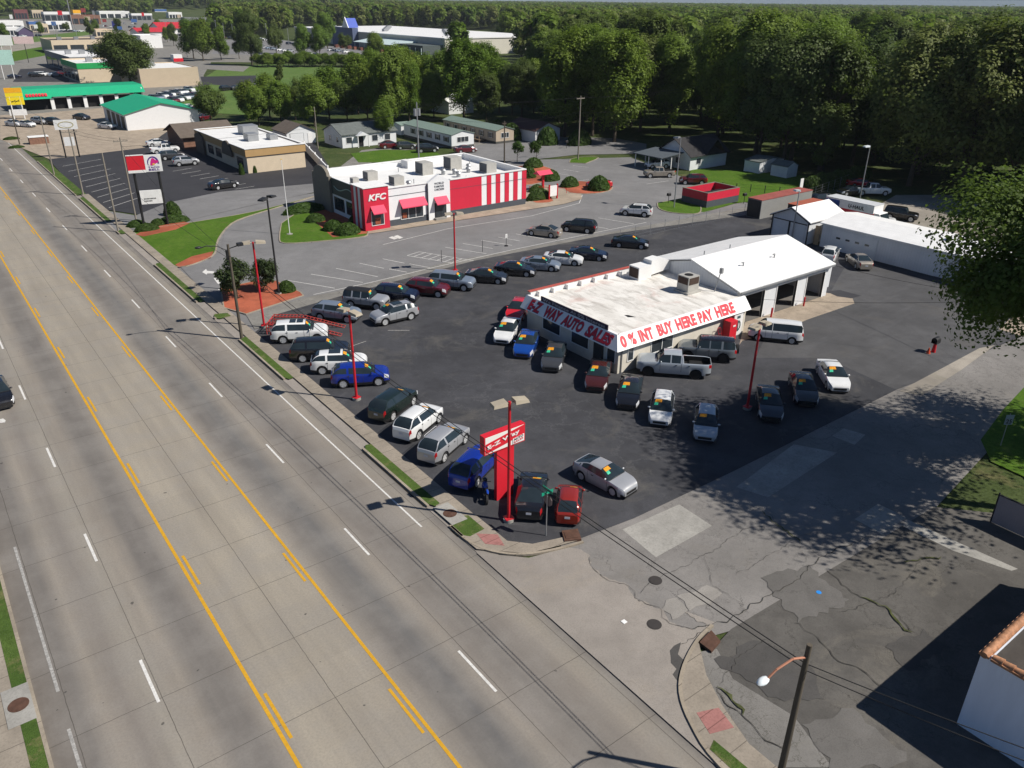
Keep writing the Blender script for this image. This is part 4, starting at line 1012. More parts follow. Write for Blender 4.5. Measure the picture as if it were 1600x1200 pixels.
for y0, y1 in ((46.4, 48.6), (50.2, 52.6)): wall_window(off, 'x', X0, y0, y1, 1.0, 2.2, -1)
wall_window(off, 'x', X0, 43.1, 44.0, 0.9, 2.2, -1)
d = part('door', BLACKP, off, lambda b: b.box(X0 - .06, X0 + .02, 44.5, 45.7, 0.05, 2.2)); part('door_pane', WINDOW, d, lambda b: b.box(X0 - .075, X0 - .055, 44.65, 45.55, .3, 2.05))
wall_window(off, 'y', Y0, 47.4, 50.0, 0.95, 2.15, -1, mull=1); wall_window(off, 'y', Y0, 44.6, 45.2, 0.95, 2.15, -1)
u = part('rooftop_unit', M_ACBOX, off, lambda b: (b.box(56.4, 57.9, 46.9, 48.3, 3.4, 4.85), b.box(56.2, 58.1, 46.7, 48.5, 3.2, 3.4)))
part('coil_grille', M_ACGRILL, u, lambda b: (b.box(56.36, 56.4, 47.0, 48.2, 4.1, 4.75), b.box(56.5, 57.8, 46.86, 46.9, 4.1, 4.75)))
part('fan', M_DARKIN, u, lambda b: b.cyl((57.15, 47.6, 4.84), (57.15, 47.6, 4.87), .42, .42, 18))
u = part('evaporative_cooler', M_MEMB, off, lambda b: (b.box(55.6, 57.4, 52.6, 54.0, 3.2, 4.5), b.extr([(57.4, 52.7, 3.4), (57.4, 52.7, 4.9), (58.6, 52.7, 5.0), (60.05, 52.7, 4.5), (60.05, 52.7, 3.6)], (0, 1.1, 0))))
part('coil_grille', M_ACGRILL, u, lambda b: b.box(55.55, 55.6, 52.7, 53.9, 3.4, 4.35))
part('vent_pipe', STEEL, off, lambda b: (b.cyl((59.2, 46.0, 3.2), (59.6, 45.8, 5.3), .05, .05, 6), b.box(59.5, 59.75, 45.65, 45.95, 5.0, 5.5)))
part('roof_patch', M_DARKIN, off, lambda b: b.poly([(47.6, 45.9, 3.206), (48.2, 45.5, 3.206), (48.0, 46.3, 3.206), (47.7, 46.5, 3.206)]))
part('downpipe', STEEL, off, lambda b: b.cyl((43.85, 42.63, 0), (43.85, 42.63, 2.4), .05, .05, 6))

gar = thing('workshop_garage', 'white metal garage with a low gable roof and three open bays behind the sales office', 'building', (67, 50, 0))
gx0, gx1, gy0, gy1, ge, gr, gm_ = 60.15, 75.4, 44.0, 56.0, 3.5, 5.1, 50.0
bays = ((60.9, 64.4), (66.4, 69.7), (71.4, 74.5))
def gwall(b):
    xs_ = [gx0] + [v for p in bays for v in p] + [gx1]
    for i in range(0, len(xs_), 2): b.box(xs_[i], xs_[i + 1], gy0, gy0 + .2, 0, 2.9)
    b.box(gx0, gx1, gy0, gy0 + .2, 2.9, ge)
    b.box(gx0, gx1, gy1 - .2, gy1, 0, ge)
    for x in (gx0, gx1 - .2): b.extr([(x, gy0 + .2, 0), (x, gy1 - .2, 0), (x, gy1 - .2, ge), (x, gm_, gr), (x, gy0 + .2, ge)], (.2, 0, 0))
part('wall', M_METALWY, gar, gwall)
def groof(b):
    for ya, yb in ((gy0 - .35, gm_), (gy1 + .35, gm_)):
        za = ge - .06
        b.extr([(gx0 - .15, ya, za + .1), (gx0 - .15, yb, gr + .1), (gx0 - .15, yb, gr + .22), (gx0 - .15, ya, za + .2)], (gx1 - gx0 + .4, 0, 0))
part('roof', M_METROOF, gar, groof)
part('gutter', STEEL, gar, lambda b: b.box(gx0, gx1, gy0 - .5, gy0 - .36, ge - .06, ge + .08))
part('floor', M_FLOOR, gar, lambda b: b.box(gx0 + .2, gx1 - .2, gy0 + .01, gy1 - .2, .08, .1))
for a, c in bays:
    part('bay_frame', WHITE, gar, lambda b: (b.box(a - .1, a, gy0 - .05, gy0 + .25, 0, 3.0), b.box(c, c + .1, gy0 - .05, gy0 + .25, 0, 3.0), b.box(a, c, gy0 - .05, gy0 - .01, 2.9, 3.02)))
for x, y in ((64.5, 47), (69.5, 47)): part('roof_vent', STEEL, gar, lambda b: (b.cyl((x, y, 4.2), (x, y, 4.9), .07, .07, 8), b.box(x - .3, x + .05, y - .05, y + .05, 4.85, 4.95)))
for x in (62.5, 66.5): part('roof_vent', STEEL, gar, lambda b: b.cyl((x, 50.4, 5.0), (x, 50.4, 5.6), .06, .06, 8))
part('lean_to', M_METALW, gar, lambda b: b.extr([(75.62, 45.5, 0), (75.62, 45.5, 2.6), (75.62, 50.5, 3.2), (75.62, 50.5, 0)], (2.6, 0, 0)))
# things that stand at the garage and office
for x, y, lab in ((65.2, 43.4, 'red bollard at the right side of the first garage bay'), (70.6, 43.4, 'red bollard at the right side of the middle garage bay')):
    b = MB(); b.cyl((x, y, 0), (x, y, 1.0), .09, .09, 10); b.ell((x, y, 1.0), .09, .09, .06, 10, 4); solid('bollard', lab, 'bollard', b, REDPOLE, (x, y, 0), 40)
v = thing('vending_machine', 'red vending machine leaning by the office wall under the fascia end', 'vending machine', (57.1, 42.0, 0))
part('cabinet', REDSIGN, v, lambda b: b.box(56.6, 57.6, 41.7, 42.5, .12, 2.0)); part('coin_panel', WHITE, v, lambda b: b.box(57.0, 57.35, 41.68, 41.7, 1.45, 1.6)); part('feet', BLACKP, v, lambda b: [b.box(x, x + .12, y, y + .12, 0, .12) for x in (56.65, 57.42) for y in (41.75, 42.3)])
v = thing('mural_board', 'white board with a dark green emblem propped beside the red machine', 'sign board', (58.5, 42.3, 0))
part('board', WHITE, v, lambda b: b.box(57.95, 59.2, 42.35, 42.45, .05, 2.25))
M_EMB = plain('dark_teal_emblem', (0.05, 0.10, 0.11), 0.6, 0, 0.3, 6)
part('emblem', M_EMB, v, lambda b: ([b.box(58.57 + .32 * math.cos(t) - .07, 58.57 + .32 * math.cos(t) + .07, 42.335, 42.35, 1.0 + .45 * math.sin(t) - .1, 1.0 + .45 * math.sin(t) + .1) for t in np.arange(0, 6.2, .45)], b.box(58.5, 58.64, 42.336, 42.35, .6, 1.4), b.box(58.35, 58.8, 42.33, 42.35, 1.75, 2.0)))
v = thing('hand_truck', 'red hand truck leaning on the office wall', 'hand truck', (55.9, 42.0, 0))
part('frame', REDPOLE, v, lambda b: (b.tube([(55.7, 41.9, .1), (55.7, 42.4, 1.4), (56.1, 42.4, 1.4), (56.1, 41.9, .1)], .025), [b.tube([(55.7, 41.9 + .38 * k, .1 + k), (56.1, 41.9 + .38 * k, .1 + k)], .02) for k in (.1, .45, .8)], b.box(55.68, 56.12, 41.6, 41.9, .04, .07)))
for x in (55.7, 56.1): part('wheel', TYRE, v, lambda b: b.cyl((x - .05, 41.95, .13), (x + .05, 41.95, .13), .13, .13, 14))
v = thing('mailbox', 'black letter box on a red post with a red cone in the worn lot', 'mailbox', (*G(1458, 551).xy, 0)); q = v.location
part('post', REDPOLE, v, lambda b: b.cyl((q.x, q.y, 0), (q.x, q.y, 1.0), .2, .12, 10)); part('box', BLACKP, v, lambda b: (b.box(q.x - .35, q.x + .35, q.y - .25, q.y + .25, .95, 1.25), b.cyl((q.x - .35, q.y, 1.25), (q.x + .35, q.y, 1.25), .25, .25, 12)), 40)
b = MB(); c0 = G(1450, 553); b.cyl(c0, c0 + Vector((0, 0, .6)), .2, .05, 12); b.box(c0.x - .24, c0.x + .24, c0.y - .24, c0.y + .24, 0.005, .04); solid('traffic_cone', 'small red cone beside the letter box post', 'traffic cone', b, plain('cone_red', (.6, .08, .03), .5), c0, 40)

# ------------------------------------------------------------------ red lamp poles of the lot
def lamp_pole(x, y, h, ang, label, heads=2, mat=REDPOLE, name='lot_lamp_post', group='red lamp posts of the car lot', base=True, hm=LAMPHEAD, arm=.25):
    r = thing(name, label, 'lamp post', (x, y, 0), RD(ang), group)
    if base:
        b = MB(); b.cyl((0, 0, 0), (0, 0, .25), .33, .33, 14); b.build('footing', M_PAD, r, 40, True)
        b = MB(); b.box(-.26, .26, -.26, .26, .25, .3); b.cyl((0, 0, .3), (0, 0, h), .105, .085, 12); b.build('pole', mat, r, 40, True)
    else:
        b = MB(); b.cyl((0, 0, 0), (0, 0, h), .10, .07, 10); b.build('pole', mat, r, 40, True)
    for k in range(heads):
        s = 1 if k == 0 else -1
        b = MB()
        b.tube([(0, 0, h - .12), (s * arm, 0, h - .04)], .04)
        b.add([(s * arm, -.34, h - .12), (s * (arm + .85), -.34, h - .14), (s * (arm + .85), .34, h - .14), (s * arm, .34, h - .12),
               (s * arm, -.28, h + .12), (s * (arm + .8), -.28, h + .02), (s * (arm + .8), .28, h + .02), (s * arm, .28, h + .12)],
              [(0, 3, 2, 1), (4, 5, 6, 7), (0, 1, 5, 4), (1, 2, 6, 5), (2, 3, 7, 6), (3, 0, 4, 7)] if s > 0 else [(0, 1, 2, 3), (7, 6, 5, 4), (4, 5, 1, 0), (5, 6, 2, 1), (6, 7, 3, 2), (7, 4, 0, 3)])
        b.build('lamp_head', hm, r, None, True)
    return r
lamp_pole(23.7, 31.4, 8.1, -12, 'red lamp post at the street corner in front of the pylon sign')
lamp_pole(23.7, 51.2, 7.4, -75, 'red lamp post beside the blue SUV on the highway edge')
lamp_pole(23.6, 70.0, 8.3, -20, 'red lamp post at the far left end by the red ramp')
lamp_pole(47.7, 73.8, 6.8, -20, 'red lamp post at the back row near the striped parking')
lamp_pole(47.2, 32.2, 7.0, 5, 'red lamp post standing in the tree shadow before the office')

# ------------------------------------------------------------------ pylon sign
p = thing('pylon_sign', 'red and white pylon sign on a broad red post at the lot corner', 'sign', (23.6, 33.4, 0))
px_, py_ = 23.95, 33.1
sdir = Vector((1, .02, 0)).normalized(); sn = Vector((sdir.y, -sdir.x, 0))
pc = Vector((24.95, 33.65, 0)); p.location = pc
def obx(b, c, u, n, u0, u1, n0, n1, z0, z1):
    pts = [c + u * a + n * d for a, d in ((u0, n0), (u1, n0), (u1, n1), (u0, n1))]
    b.prism([(q.x, q.y) for q in pts], z0, z1)
obx_c = pc
part('post', REDSIGN, p, lambda b: obx(b, pc, sdir, sn, -.6, .72, -.14, .14, 0, 3.72))
cab = part('cabinet', REDSIGN, p, lambda b: obx(b, pc, sdir, sn, -1.6, 1.5, -.22, .22, 3.7, 4.95))
def face(u, z, off=.23):
    u = u * .86; z = 3.7 + (z - 4.5) * .78; off -= .02
    return pc + sdir * u + sn * off + Vector((0, 0, z))
part('face_panel', plain('white_sign_face', (0.74, 0.74, 0.70), 0.35, 0, 0.04), cab, lambda b: obx(b, pc, sdir, sn, -1.52, 1.43, .22, .23, 3.76, 4.89))
part('red_band', REDSIGN, cab, lambda b: b.extr([face(-1.75, 4.60), face(1.66, 5.16), face(1.66, 6.02), face(-1.75, 5.46)], sn * .026))
bu = (sdir * 3.0 + Vector((0, 0, .5))).normalized(); bv = sn.cross(bu).normalized()
text('lettering', 'E-Z Way', WHITE, cab, face(-1.58, 4.87, .285), bu, bv, 2.45, .33, 0.03, 0.0, .012)
part('corner_panel', WHITE, cab, lambda b: b.extr([face(.62, 4.62, .257), face(1.64, 4.62, .257), face(1.64, 5.22, .257), face(.62, 5.08, .257)], sn * .026))
text('lettering', 'AUTO', BLACKP, cab, face(.70, 4.88, .29), bu, bv, .74, .16, 0.02, 0, .01); text('lettering', 'SALES', REDTXT, cab, face(.70, 4.66, .29), bu, bv, .74, .13, 0.02, 0, .01)

# motorbike beside the post
mc = thing('motorcycle', 'blue sport motorcycle parked beside the pylon sign post', 'motorcycle', (*G(757, 778).xy, .0), RD(62)); mc.rotation_euler = (RD(7), 0, RD(62))
BLU = paint('blue_fairing', (0.01, 0.06, 0.42))
def L_(name, mat, fn, parent=mc, sm=40): b = MB(); fn(b); return b.build(name, mat, parent, sm, True)
for x in (-.68, .68):
    w = L_('wheel', TYRE, lambda b: b.cyl((x, -.065, .31), (x, .065, .31), .31, .31, 20)); L_('rim', RIMD, lambda b: b.cyl((x, -.07, .31), (x, .07, .31), .2, .2, 16), w)
L_('engine', DKSTEEL, lambda b: (b.ell((.05, 0, .42), .32, .17, .22), b.tube([(-.68, .1, .31), (0, .12, .42)], .04), b.tube([(-.68, -.1, .31), (0, -.12, .42)], .04)))
L_('tank', BLU, lambda b: (b.ell((.12, 0, .82), .32, .16, .16), b.ell((-.62, 0, .88), .28, .09, .07), b.ell((.5, 0, .66), .22, .2, .3)))
L_('seat', BLACKP, lambda b: b.ell((-.32, 0, .82), .3, .13, .07)); L_('windshield', GLASS, lambda b: b.ell((.58, 0, 1.0), .16, .15, .14))
L_('fork', STEEL, lambda b: (b.tube([(.68, .09, .31), (.45, .09, .95)], .03), b.tube([(.68, -.09, .31), (.45, -.09, .95)], .03))); L_('handlebar', BLACKP, lambda b: b.tube([(.38, .34, .98), (.46, 0, .96), (.38, -.34, .98)], .022))

# red display ramp
rp = thing('display_ramp', 'red steel truss vehicle ramp behind the white three-row SUV', 'ramp', (24.6, 69.3, 0))
for name, (a, c) in (('ramp_track', (Vector((24.55, 69.9, 1.05)), Vector((29.8, 65.6, .06)))), ('ramp_track', (Vector((23.3, 68.3, 1.05)), Vector((28.6, 63.9, .06))))):
    def tr(b):
        m = a + (c - a) * .42; m.z = 1.05
        dv = (c - a); dv.z = 0; dv.normalize(); n = Vector((-dv.y, dv.x, 0)) * .28
        for s in (1, -1):
            b.tube([a + n * s, m + n * s, c + n * s], .045); b.tube([a + n * s - Vector((0, 0, .3)), m + n * s - Vector((0, 0, .3)), c + n * s], .035)
        for k in range(22):
            t = k / 21; q = (a + (m - a) * (t / .42)) if t < .42 else (m + (c - m) * ((t - .42) / .58)); b.tube([q + n, q - n], .028, 4)
        for q in (a, m):
            for s in (1, -1): b.tube([q + n * s, Vector((q.x, q.y, 0)) + n * s], .045)
    part(name, plain('red_oxide_paint', (0.40, 0.055, 0.045), 0.5), rp, tr)
part('cross_brace', REDPOLE, rp, lambda b: (b.tube([(24.55, 69.9, 1.0), (23.3, 68.3, 1.0)], .045), b.tube([(24.55, 69.9, .2), (23.3, 68.3, .9)], .035)))

# ------------------------------------------------------------------ fried chicken restaurant
k = thing('chicken_restaurant', 'red, white and charcoal fried chicken restaurant with flat white roof and red corner tower', 'restaurant', (61, 104, 0))
kx0, kx1, ky0, ky1, kh, roofz = 48.6, 74.7, 95.5, 112.2, 5.25, 4.5
M_KW = plain('white_painted_block', (0.76, 0.77, 0.78), 0.55, 0, 0.05, 1); M_KG = plain('charcoal_base_band', (0.075, 0.085, 0.10), 0.6)
M_KR = plain('red_wall_panel', (0.58, 0.025, 0.055), 0.5, 0, 0.06, 1); M_KT = plain('taupe_wall', (0.20, 0.18, 0.15), 0.8); M_AWN = plain('red_awning_fabric', (0.68, 0.06, 0.12), 0.6, 0, 0.06)
def kwall(b):
    b.box(kx0, kx1, ky0, ky0 + .3, 0, kh); b.box(kx0, kx1, ky1 - .3, ky1, 0, kh); b.box(kx0, kx0 + .3, ky0 + .3, ky1 - .3, 0, kh - .1); b.box(kx1 - .3, kx1, ky0 + .3, ky1 - .3, 0, kh)
part('wall', M_KW, k, kwall)
part('roof', M_MEMB, k, lambda b: b.box(kx0 + .3, kx1 - .3, ky0 + .3, ky1 - .3, roofz - .2, roofz))
part('parapet_cap', WHITE, k, lambda b: (b.box(51.3, 57.3, ky0 - .12, ky0 + .36, kh, kh + .12), b.box(61.2, kx1 + .1, ky0 - .12, ky0 + .36, kh, kh + .14), b.box(kx1 - .36, kx1 + .1, ky0 + .36, ky1 + .1, kh, kh + .14), b.box(kx0, kx1 - .36, ky1 - .36, ky1 + .1, kh, kh + .14)))
part('base_band', M_KG, k, lambda b: (b.box(51.1, 57.35, ky0 - .04, ky0, 0, .95), b.box(61.05, kx1 + .04, ky0 - .04, ky0, 0, .95), b.box(kx1, kx1 + .04, ky0, ky1, 0, .95)))
part('red_panel', M_KR, k, lambda b: b.box(61.15, 66.6, ky0 - .05, ky0, .95, kh - .06))
part('stripe', M_KR, k, lambda b: [b.box(67.55 + 1.62 * i, 68.35 + 1.62 * i, ky0 - .05, ky0, .95, kh - .06) for i in range(5) if 67.55 + 1.62 * i < 74.3])
part('wall_line', M_KG, k, lambda b: (b.box(61.2, kx1, ky0 - .07, ky0 - .05, 3.95, 3.99), b.box(51.2, 57.3, ky0 - .03, ky0, 4.15, 4.22)))
# corner tower
part('tower', M_KR, k, lambda b: b.box(47.4, 51.1, 95.05, 98.6, 0, 5.75))
part('tower_cap', WHITE, k, lambda b: b.box(47.3, 51.2, 94.95, 98.7, 5.75, 5.85))
part('tower_stripe', M_KW, k, lambda b: [b.box(47.35, 47.4, y, y + .55, .3, 5.7) for y in (96.0, 97.2)])
text('lettering', 'KFC', WHITE, k, (48.05, 95.03, 4.05), (1, 0, 0), (0, 0, 1), 2.7, .85, 0.035, 0.22, 0.06).rotation_euler = (0, 0, 0)
def awning(x0, x1, y, z, d, h):
    part('awning', M_AWN, k, lambda b: b.extr([(x0, y, z), (x0, y - d, z - h), (x0, y - d, z - h - .12), (x0, y - .01, z - .14)], (x1 - x0, 0, 0)))
awning(48.3, 50.3, 95.05, 3.35, .9, .85); awning(52.9, 56.9, 95.5, 3.55, .95, .95); awning(58.3, 60.4, 95.25, 3.25, .9, .85)
wall_window(k, 'y', 95.05, 48.4, 50.2, .75, 2.6, -1); wall_window(k, 'y', 95.46, 53.1, 56.6, .85, 2.6, -1, mull=2)
M_POST = plain('food_poster', (0.35, 0.10, 0.05), 0.5, 0, 0.7, 3)
part('poster', M_POST, k, lambda b: (b.box(48.9, 49.7, 95.005, 95.02, .8, 1.7), b.box(53.3, 54.0, 95.41, 95.43, .95, 1.7)))
# gabled entrance
part('entrance_gable', M_KW, k, lambda b: b.extr([(57.4, 95.25, 0), (61.0, 95.25, 0), (61.0, 95.25, 5.3), (59.2, 95.25, 6.3), (57.4, 95.25, 5.3)], (0, .5, 0)))
part('entrance_edge', M_KG, k, lambda b: b.box(57.3, 57.4, 95.2, 95.75, 0, 5.2))
for i, s_ in enumerate(('WORLD', 'FAMOUS', 'CHICKEN')): text('lettering', s_, M_KG, k, (58.45, 95.235, 4.95 - .42 * i), (1, 0, 0), (0, 0, 1), 1.55, .30, 0.01, 0, .02)
d = part('door', BLACKP, k, lambda b: b.box(58.4, 60.3, 95.19, 95.25, 0, 2.4)); part('door_pane', WINDOW, d, lambda b: b.box(58.55, 59.3, 95.17, 95.19, .25, 2.25)); part('door_pane', WINDOW, d, lambda b: b.box(59.4, 60.15, 95.17, 95.19, .25, 2.25)); part('door_step', M_PAD, k, lambda b: b.box(58.2, 59.9, 94.6, 95.2, 0, .35))
# west face: arch at the far corner, dark sign panel, big window
part('arch_gable', M_KT, k, lambda b: b.extr([(48.2, 107.2, 0), (48.2, 112.9, 0), (48.2, 112.9, 5.2)] + [(48.2, 110.05 + 2.3 * math.cos(t), 5.2 + 1.25 * math.sin(t)) for t in np.linspace(0.0, math.pi, 9)] + [(48.2, 107.2, 5.2)], (.5, 0, 0)))
part('side_panel', plain('dark_green_panel', (0.035, 0.055, 0.05), 0.5), k, lambda b: b.box(48.5, 48.6, 98.8, 107.1, 2.9, 5.1))
part('side_swoosh', plain('pale_green_band', (0.40, 0.50, 0.40), 0.5), k, lambda b: b.tube([(48.48, 99.6 + .35 * i, 3.6 + .5 * math.sin(i * .3) + .04 * i) for i in range(20)], .07, 5))
wall_window(k, 'x', 48.6, 99.5, 102.8, .8, 2.5, -1, BLACKP, mull=2); wall_window(k, 'x', 48.6, 103.6, 106.6, .8, 2.5, -1, BLACKP, mull=2)
# roof plant
def kunit(x0, x1, y0, y1, h, mat=M_ACBOX, dark=True):
    u = part('rooftop_unit', mat, k, lambda b: b.box(x0, x1, y0, y1, roofz, roofz + h))
    if dark: part('coil_grille', M_KG, u, lambda b: b.box(x0 - .03, x0, y0 + .1, y1 - .1, roofz + .2, roofz + h - .1))
kunit(53.0, 54.6, 104.4, 106.0, 1.3); kunit(54.6, 56.2, 99.6, 101.2, 1.2); kunit(61.6, 63.4, 103.5, 105.7, 1.8); kunit(67.2, 69.2, 104.5, 106.6, 1.9); kunit(70.2, 72.0, 99.2, 101.2, 1.5); kunit(50.2, 51.1, 103.5, 104.5, .9); kunit(62.5, 63.4, 109.5, 111.5, 1.1, M_MEMB, False)
part('exhaust_fan', STEEL, k, lambda b: [(b.cyl((x, y, roofz), (x, y, roofz + .6), .3, .3, 10), b.cyl((x, y, roofz + .6), (x, y, roofz + .85), .45, .3, 12)) for x, y in ((64.6, 102.6), (66.0, 101.7), (65.4, 99.7), (68.6, 101.8), (70.0, 103.8), (56.0, 98.0))])
part('roof_pipe', STEEL, k, lambda b: [b.cyl((x, y, roofz), (x, y, roofz + h), .06, .06, 6) for x, y, h in ((57.5, 99.2, .7), (65.3, 97.5, .6), (66.6, 97.2, .5), (71, 105, 1.4), (60, 108, .6))])
# its sign by the highway
s = thing('restaurant_pole_sign', 'two-panel restaurant sign on twin black posts in the lawn by the highway', 'sign', (24.2, 114.3, 0))
for x, y in ((24.2, 114.6), (27.1, 113.9)): part('post', BLACKP, s, lambda b: b.cyl((x, y, 0), (x, y, 7.3), .17, .17, 10), 40)
su = Vector((.97, -.24, 0)).normalized(); sv = Vector((0, 0, 1)); sf = Vector((su.y, -su.x, 0)); s0 = Vector((23.55, 114.55, 7.25))
def ob2(b, u0, u1, n0, n1, z0, z1): obx(b, Vector((s0.x, s0.y, 0)), su, sf, u0, u1, n0, n1, z0, z1)
part('red_sign_panel', REDSIGN, s, lambda b: ob2(b, 0, 2.12, -.15, .15, 7.25, 9.45))
part('panel_trim', WHITE, s, lambda b: (ob2(b, .0, 2.12, .15, .165, 7.25, 7.6), ob2(b, 0, 2.12, -.16, .17, 9.45, 9.53)))
wp = part('white_sign_panel', WHITE, s, lambda b: ob2(b, 2.14, 4.2, -.15, .15, 7.3, 9.45))
def sp_(u, z, o=.16): return Vector((s0.x, s0.y, 0)) + su * u + sf * o + Vector((0, 0, z))
PUR = plain('purple_emblem', (0.09, 0.03, 0.22), 0.5); PNK = plain('magenta_emblem', (0.62, 0.02, 0.22), 0.5); YLW = plain('amber_emblem', (0.8, 0.5, 0.04), 0.5)
part('bell_emblem', PUR, wp, lambda b: b.extr([sp_(3.17 + .72 * math.cos(t), 8.45 + .82 * math.sin(t)) for t in np.linspace(-.2, math.pi + .35, 14)], sf * .008))
part('bell_emblem', WHITE, wp, lambda b: b.extr([sp_(3.12 + .56 * math.cos(t), 8.36 + .72 * math.sin(t), .170) for t in np.linspace(-.35, math.pi + .35, 12)], sf * .006))
part('bell_emblem', PNK, wp, lambda b: b.extr([sp_(u, z, .178) for u, z in ((2.76, 8.2), (2.86, 8.62), (3.02, 9.0), (3.25, 9.05), (3.5, 8.78), (3.86, 8.66), (3.8, 8.5), (3.45, 8.3), (3.1, 8.12), (2.9, 8.1))], sf * .006))
part('bell_emblem', YLW, wp, lambda b: b.extr([sp_(3.2 + .16 * math.cos(t), 8.27 + .11 * math.sin(t), .186) for t in np.linspace(0, 5.8, 10)], sf * .006))
text('lettering', 'TACO', PUR, wp, sp_(2.45, 7.74, .16), su, sv, 1.4, .24, .03, 0, .012); text('lettering', 'BELL', PUR, wp, sp_(2.5, 7.44, .16), su, sv, 1.35, .24, .03, 0, .012)
rb = part('reader_board', WHITE, s, lambda b: ob2(b, .85, 3.5, -.1, .1, 3.1, 4.9))
for z in (3.72, 3.42): part('reader_lettering', BLACKP, rb, lambda b: [ob2(b, 1.25 + .17 * i, 1.36 + .17 * i, .1, .108, z, z + .17) for i in range(9 if z > 3.6 else 6)])
# dumpster enclosure
e = thing('dumpster_enclosure', 'red and charcoal walled dumpster enclosure behind the restaurant lane', 'enclosure', (99.5, 80.4, 0))
def encl(b, z0, z1, o=0):
    b.box(95.9 - o, 103.4 + o, 78.0 - o, 78.25, z0, z1); b.box(95.9 - o, 103.4 + o, 82.75, 83.0 + o, z0, z1); b.box(95.9 - o, 96.15, 78.25, 82.75, z0, z1); b.box(103.15, 103.4 + o, 78.25, 82.75, z0, z1)
part('base_wall', M_KG, e, lambda b: encl(b, 0, 1.05)); part('red_wall', M_KR, e, lambda b: encl(b, 1.05, 2.2, .01)); part('wall_cap', M_KT, e, lambda b: encl(b, 2.2, 2.27, .03))
bb = MB(); bb.box(97.5, 99.8, 79, 81, .1, 1.5); bb.box(100.3, 102.4, 79, 81, .1, 1.5); bb.box(97.4, 99.9, 78.95, 81.05, 1.5, 1.58); bb.box(100.2, 102.5, 78.95, 81.05, 1.5, 1.58); solid('dumpster', 'dark pair of dumpsters inside the red walled enclosure', 'dumpster', bb, DKSTEEL, (99.8, 80, .1))
# drive-through menu shelter and posts
m = thing('menu_canopy', 'pink-red drive-through order canopy on red posts beside the restaurant', 'canopy', (*G(848, 298).xy, 0)); c = m.location
part('canopy', M_AWN, m, lambda b: b.extr([(c.x - 1.4, c.y - .9, 2.75), (c.x - 1.4, c.y + .9, 2.75), (c.x - 1.4, c.y, 3.3)], (2.8, 0, 0))); part('post', REDPOLE, m, lambda b: b.box(c.x - .16, c.x + .16, c.y - .16, c.y + .16, 0, 2.75))
m = thing('menu_board', 'red framed white menu board facing the drive-through lane', 'sign board', (*G(864, 312).xy, 0)); c2 = m.location
part('post', REDPOLE, m, lambda b: (b.box(c2.x - .9, c2.x - .7, c2.y - .1, c2.y + .1, 0, 2.4), b.box(c2.x + .7, c2.x + .9, c2.y - .1, c2.y + .1, 0, 2.4))); part('panel', WHITE, m, lambda b: b.box(c2.x - .7, c2.x + .7, c2.y - .08, c2.y + .08, .6, 2.2))
for (a1, b1, lab) in ((813, 250, 'long'),): pass
r = thing('red_railing', 'red metal railing between the restaurant hedges', 'railing', (*G(845, 303).xy, 0))
pa, pb = G(827, 300), G(885, 303)
part('rail', REDPOLE, r, lambda b: (b.tube([pa + Vector((0, 0, .9)), pb + Vector((0, 0, .9))], .04), [b.tube([pa.lerp(pb, t), pa.lerp(pb, t) + Vector((0, 0, .9))], .04) for t in (0, .25, .5, .75, 1)]))

# ------------------------------------------------------------------ poles, lamps, wires
def pole(px_top, base, h, label, mat=WOODP, cross=0.0, r=.15, arm=None, trans=False, name='utility_pole', cat='utility pole', lean=(0, 0), group=None):
    """wooden pole with optional crossarm, street-lamp arm (dx, dy) and transformer can"""
    p = Vector((base[0], base[1], 0)); top = p + Vector((lean[0], lean[1], h))
    o = thing(name, label, cat, p, 0, group)
    part('pole', mat, o, lambda b: b.cyl(p, top, r, r * .68, 10), 40)
    if cross:
        part('crossarm', mat, o, lambda b: (b.box(top.x - cross, top.x + cross, top.y - .06, top.y + .06, h - .55, h - .42), [b.cyl((top.x + c, top.y, h - .42), (top.x + c, top.y, h - .25), .04, .03, 6) for c in (-cross * .92, -cross * .4, cross * .4, cross * .92)]))
    if arm:
        a = top + Vector((0, 0, -.6)); e_ = a + Vector((arm[0], arm[1], -.25 if arm[2] else .55))
        part('lamp_arm', RUSTY if arm[2] else DKSTEEL, o, lambda b: b.tube([a, a.lerp(e_, .4) + Vector((0, 0, .32)), a.lerp(e_, .8) + Vector((0, 0, .22)), e_], .045))
        hd = part('lamp_head', LAMPGLASS if arm[2] else DKSTEEL, o, lambda b: b.ell(e_ + (e_ - a).normalized() * .2, .30, .17, .11, 12, 6), 50)
        if arm[2]: part('lens', plain('frosted_lens', (.35, .45, .48), .2), hd, lambda b: b.ell(e_ + (e_ - a).normalized() * .24 - Vector((0, 0, .06)), .17, .12, .10, 10, 5), 50)
    if trans: part('transformer', STEEL, o, lambda b: [b.cyl(top + Vector((c, 0, -2.3)), top + Vector((c, 0, -1.1)), .28, .28, 12) for c in (-.42, .42)], 40)
    return top
RUSTY = plain('rusty_arm', (0.42, 0.19, 0.12), 0.7); LAMPGLASS = plain('white_lamp_housing', (0.72, 0.78, 0.80), 0.35)
T = {}
b0 = G(1232, 1200).xy
T['se'] = pole(None, (21.5, 10.6), 7.65, 'dark wooden pole with a rusty lamp arm at the bottom right corner', arm=(-1.75, .35, True), r=.15)
T['kp'] = pole(None, G(378, 530).xy, 8.9, 'wooden pole with a dark street-lamp arm at the sidewalk near the red ramp', arm=(-2.2, .4, False), cross=0)
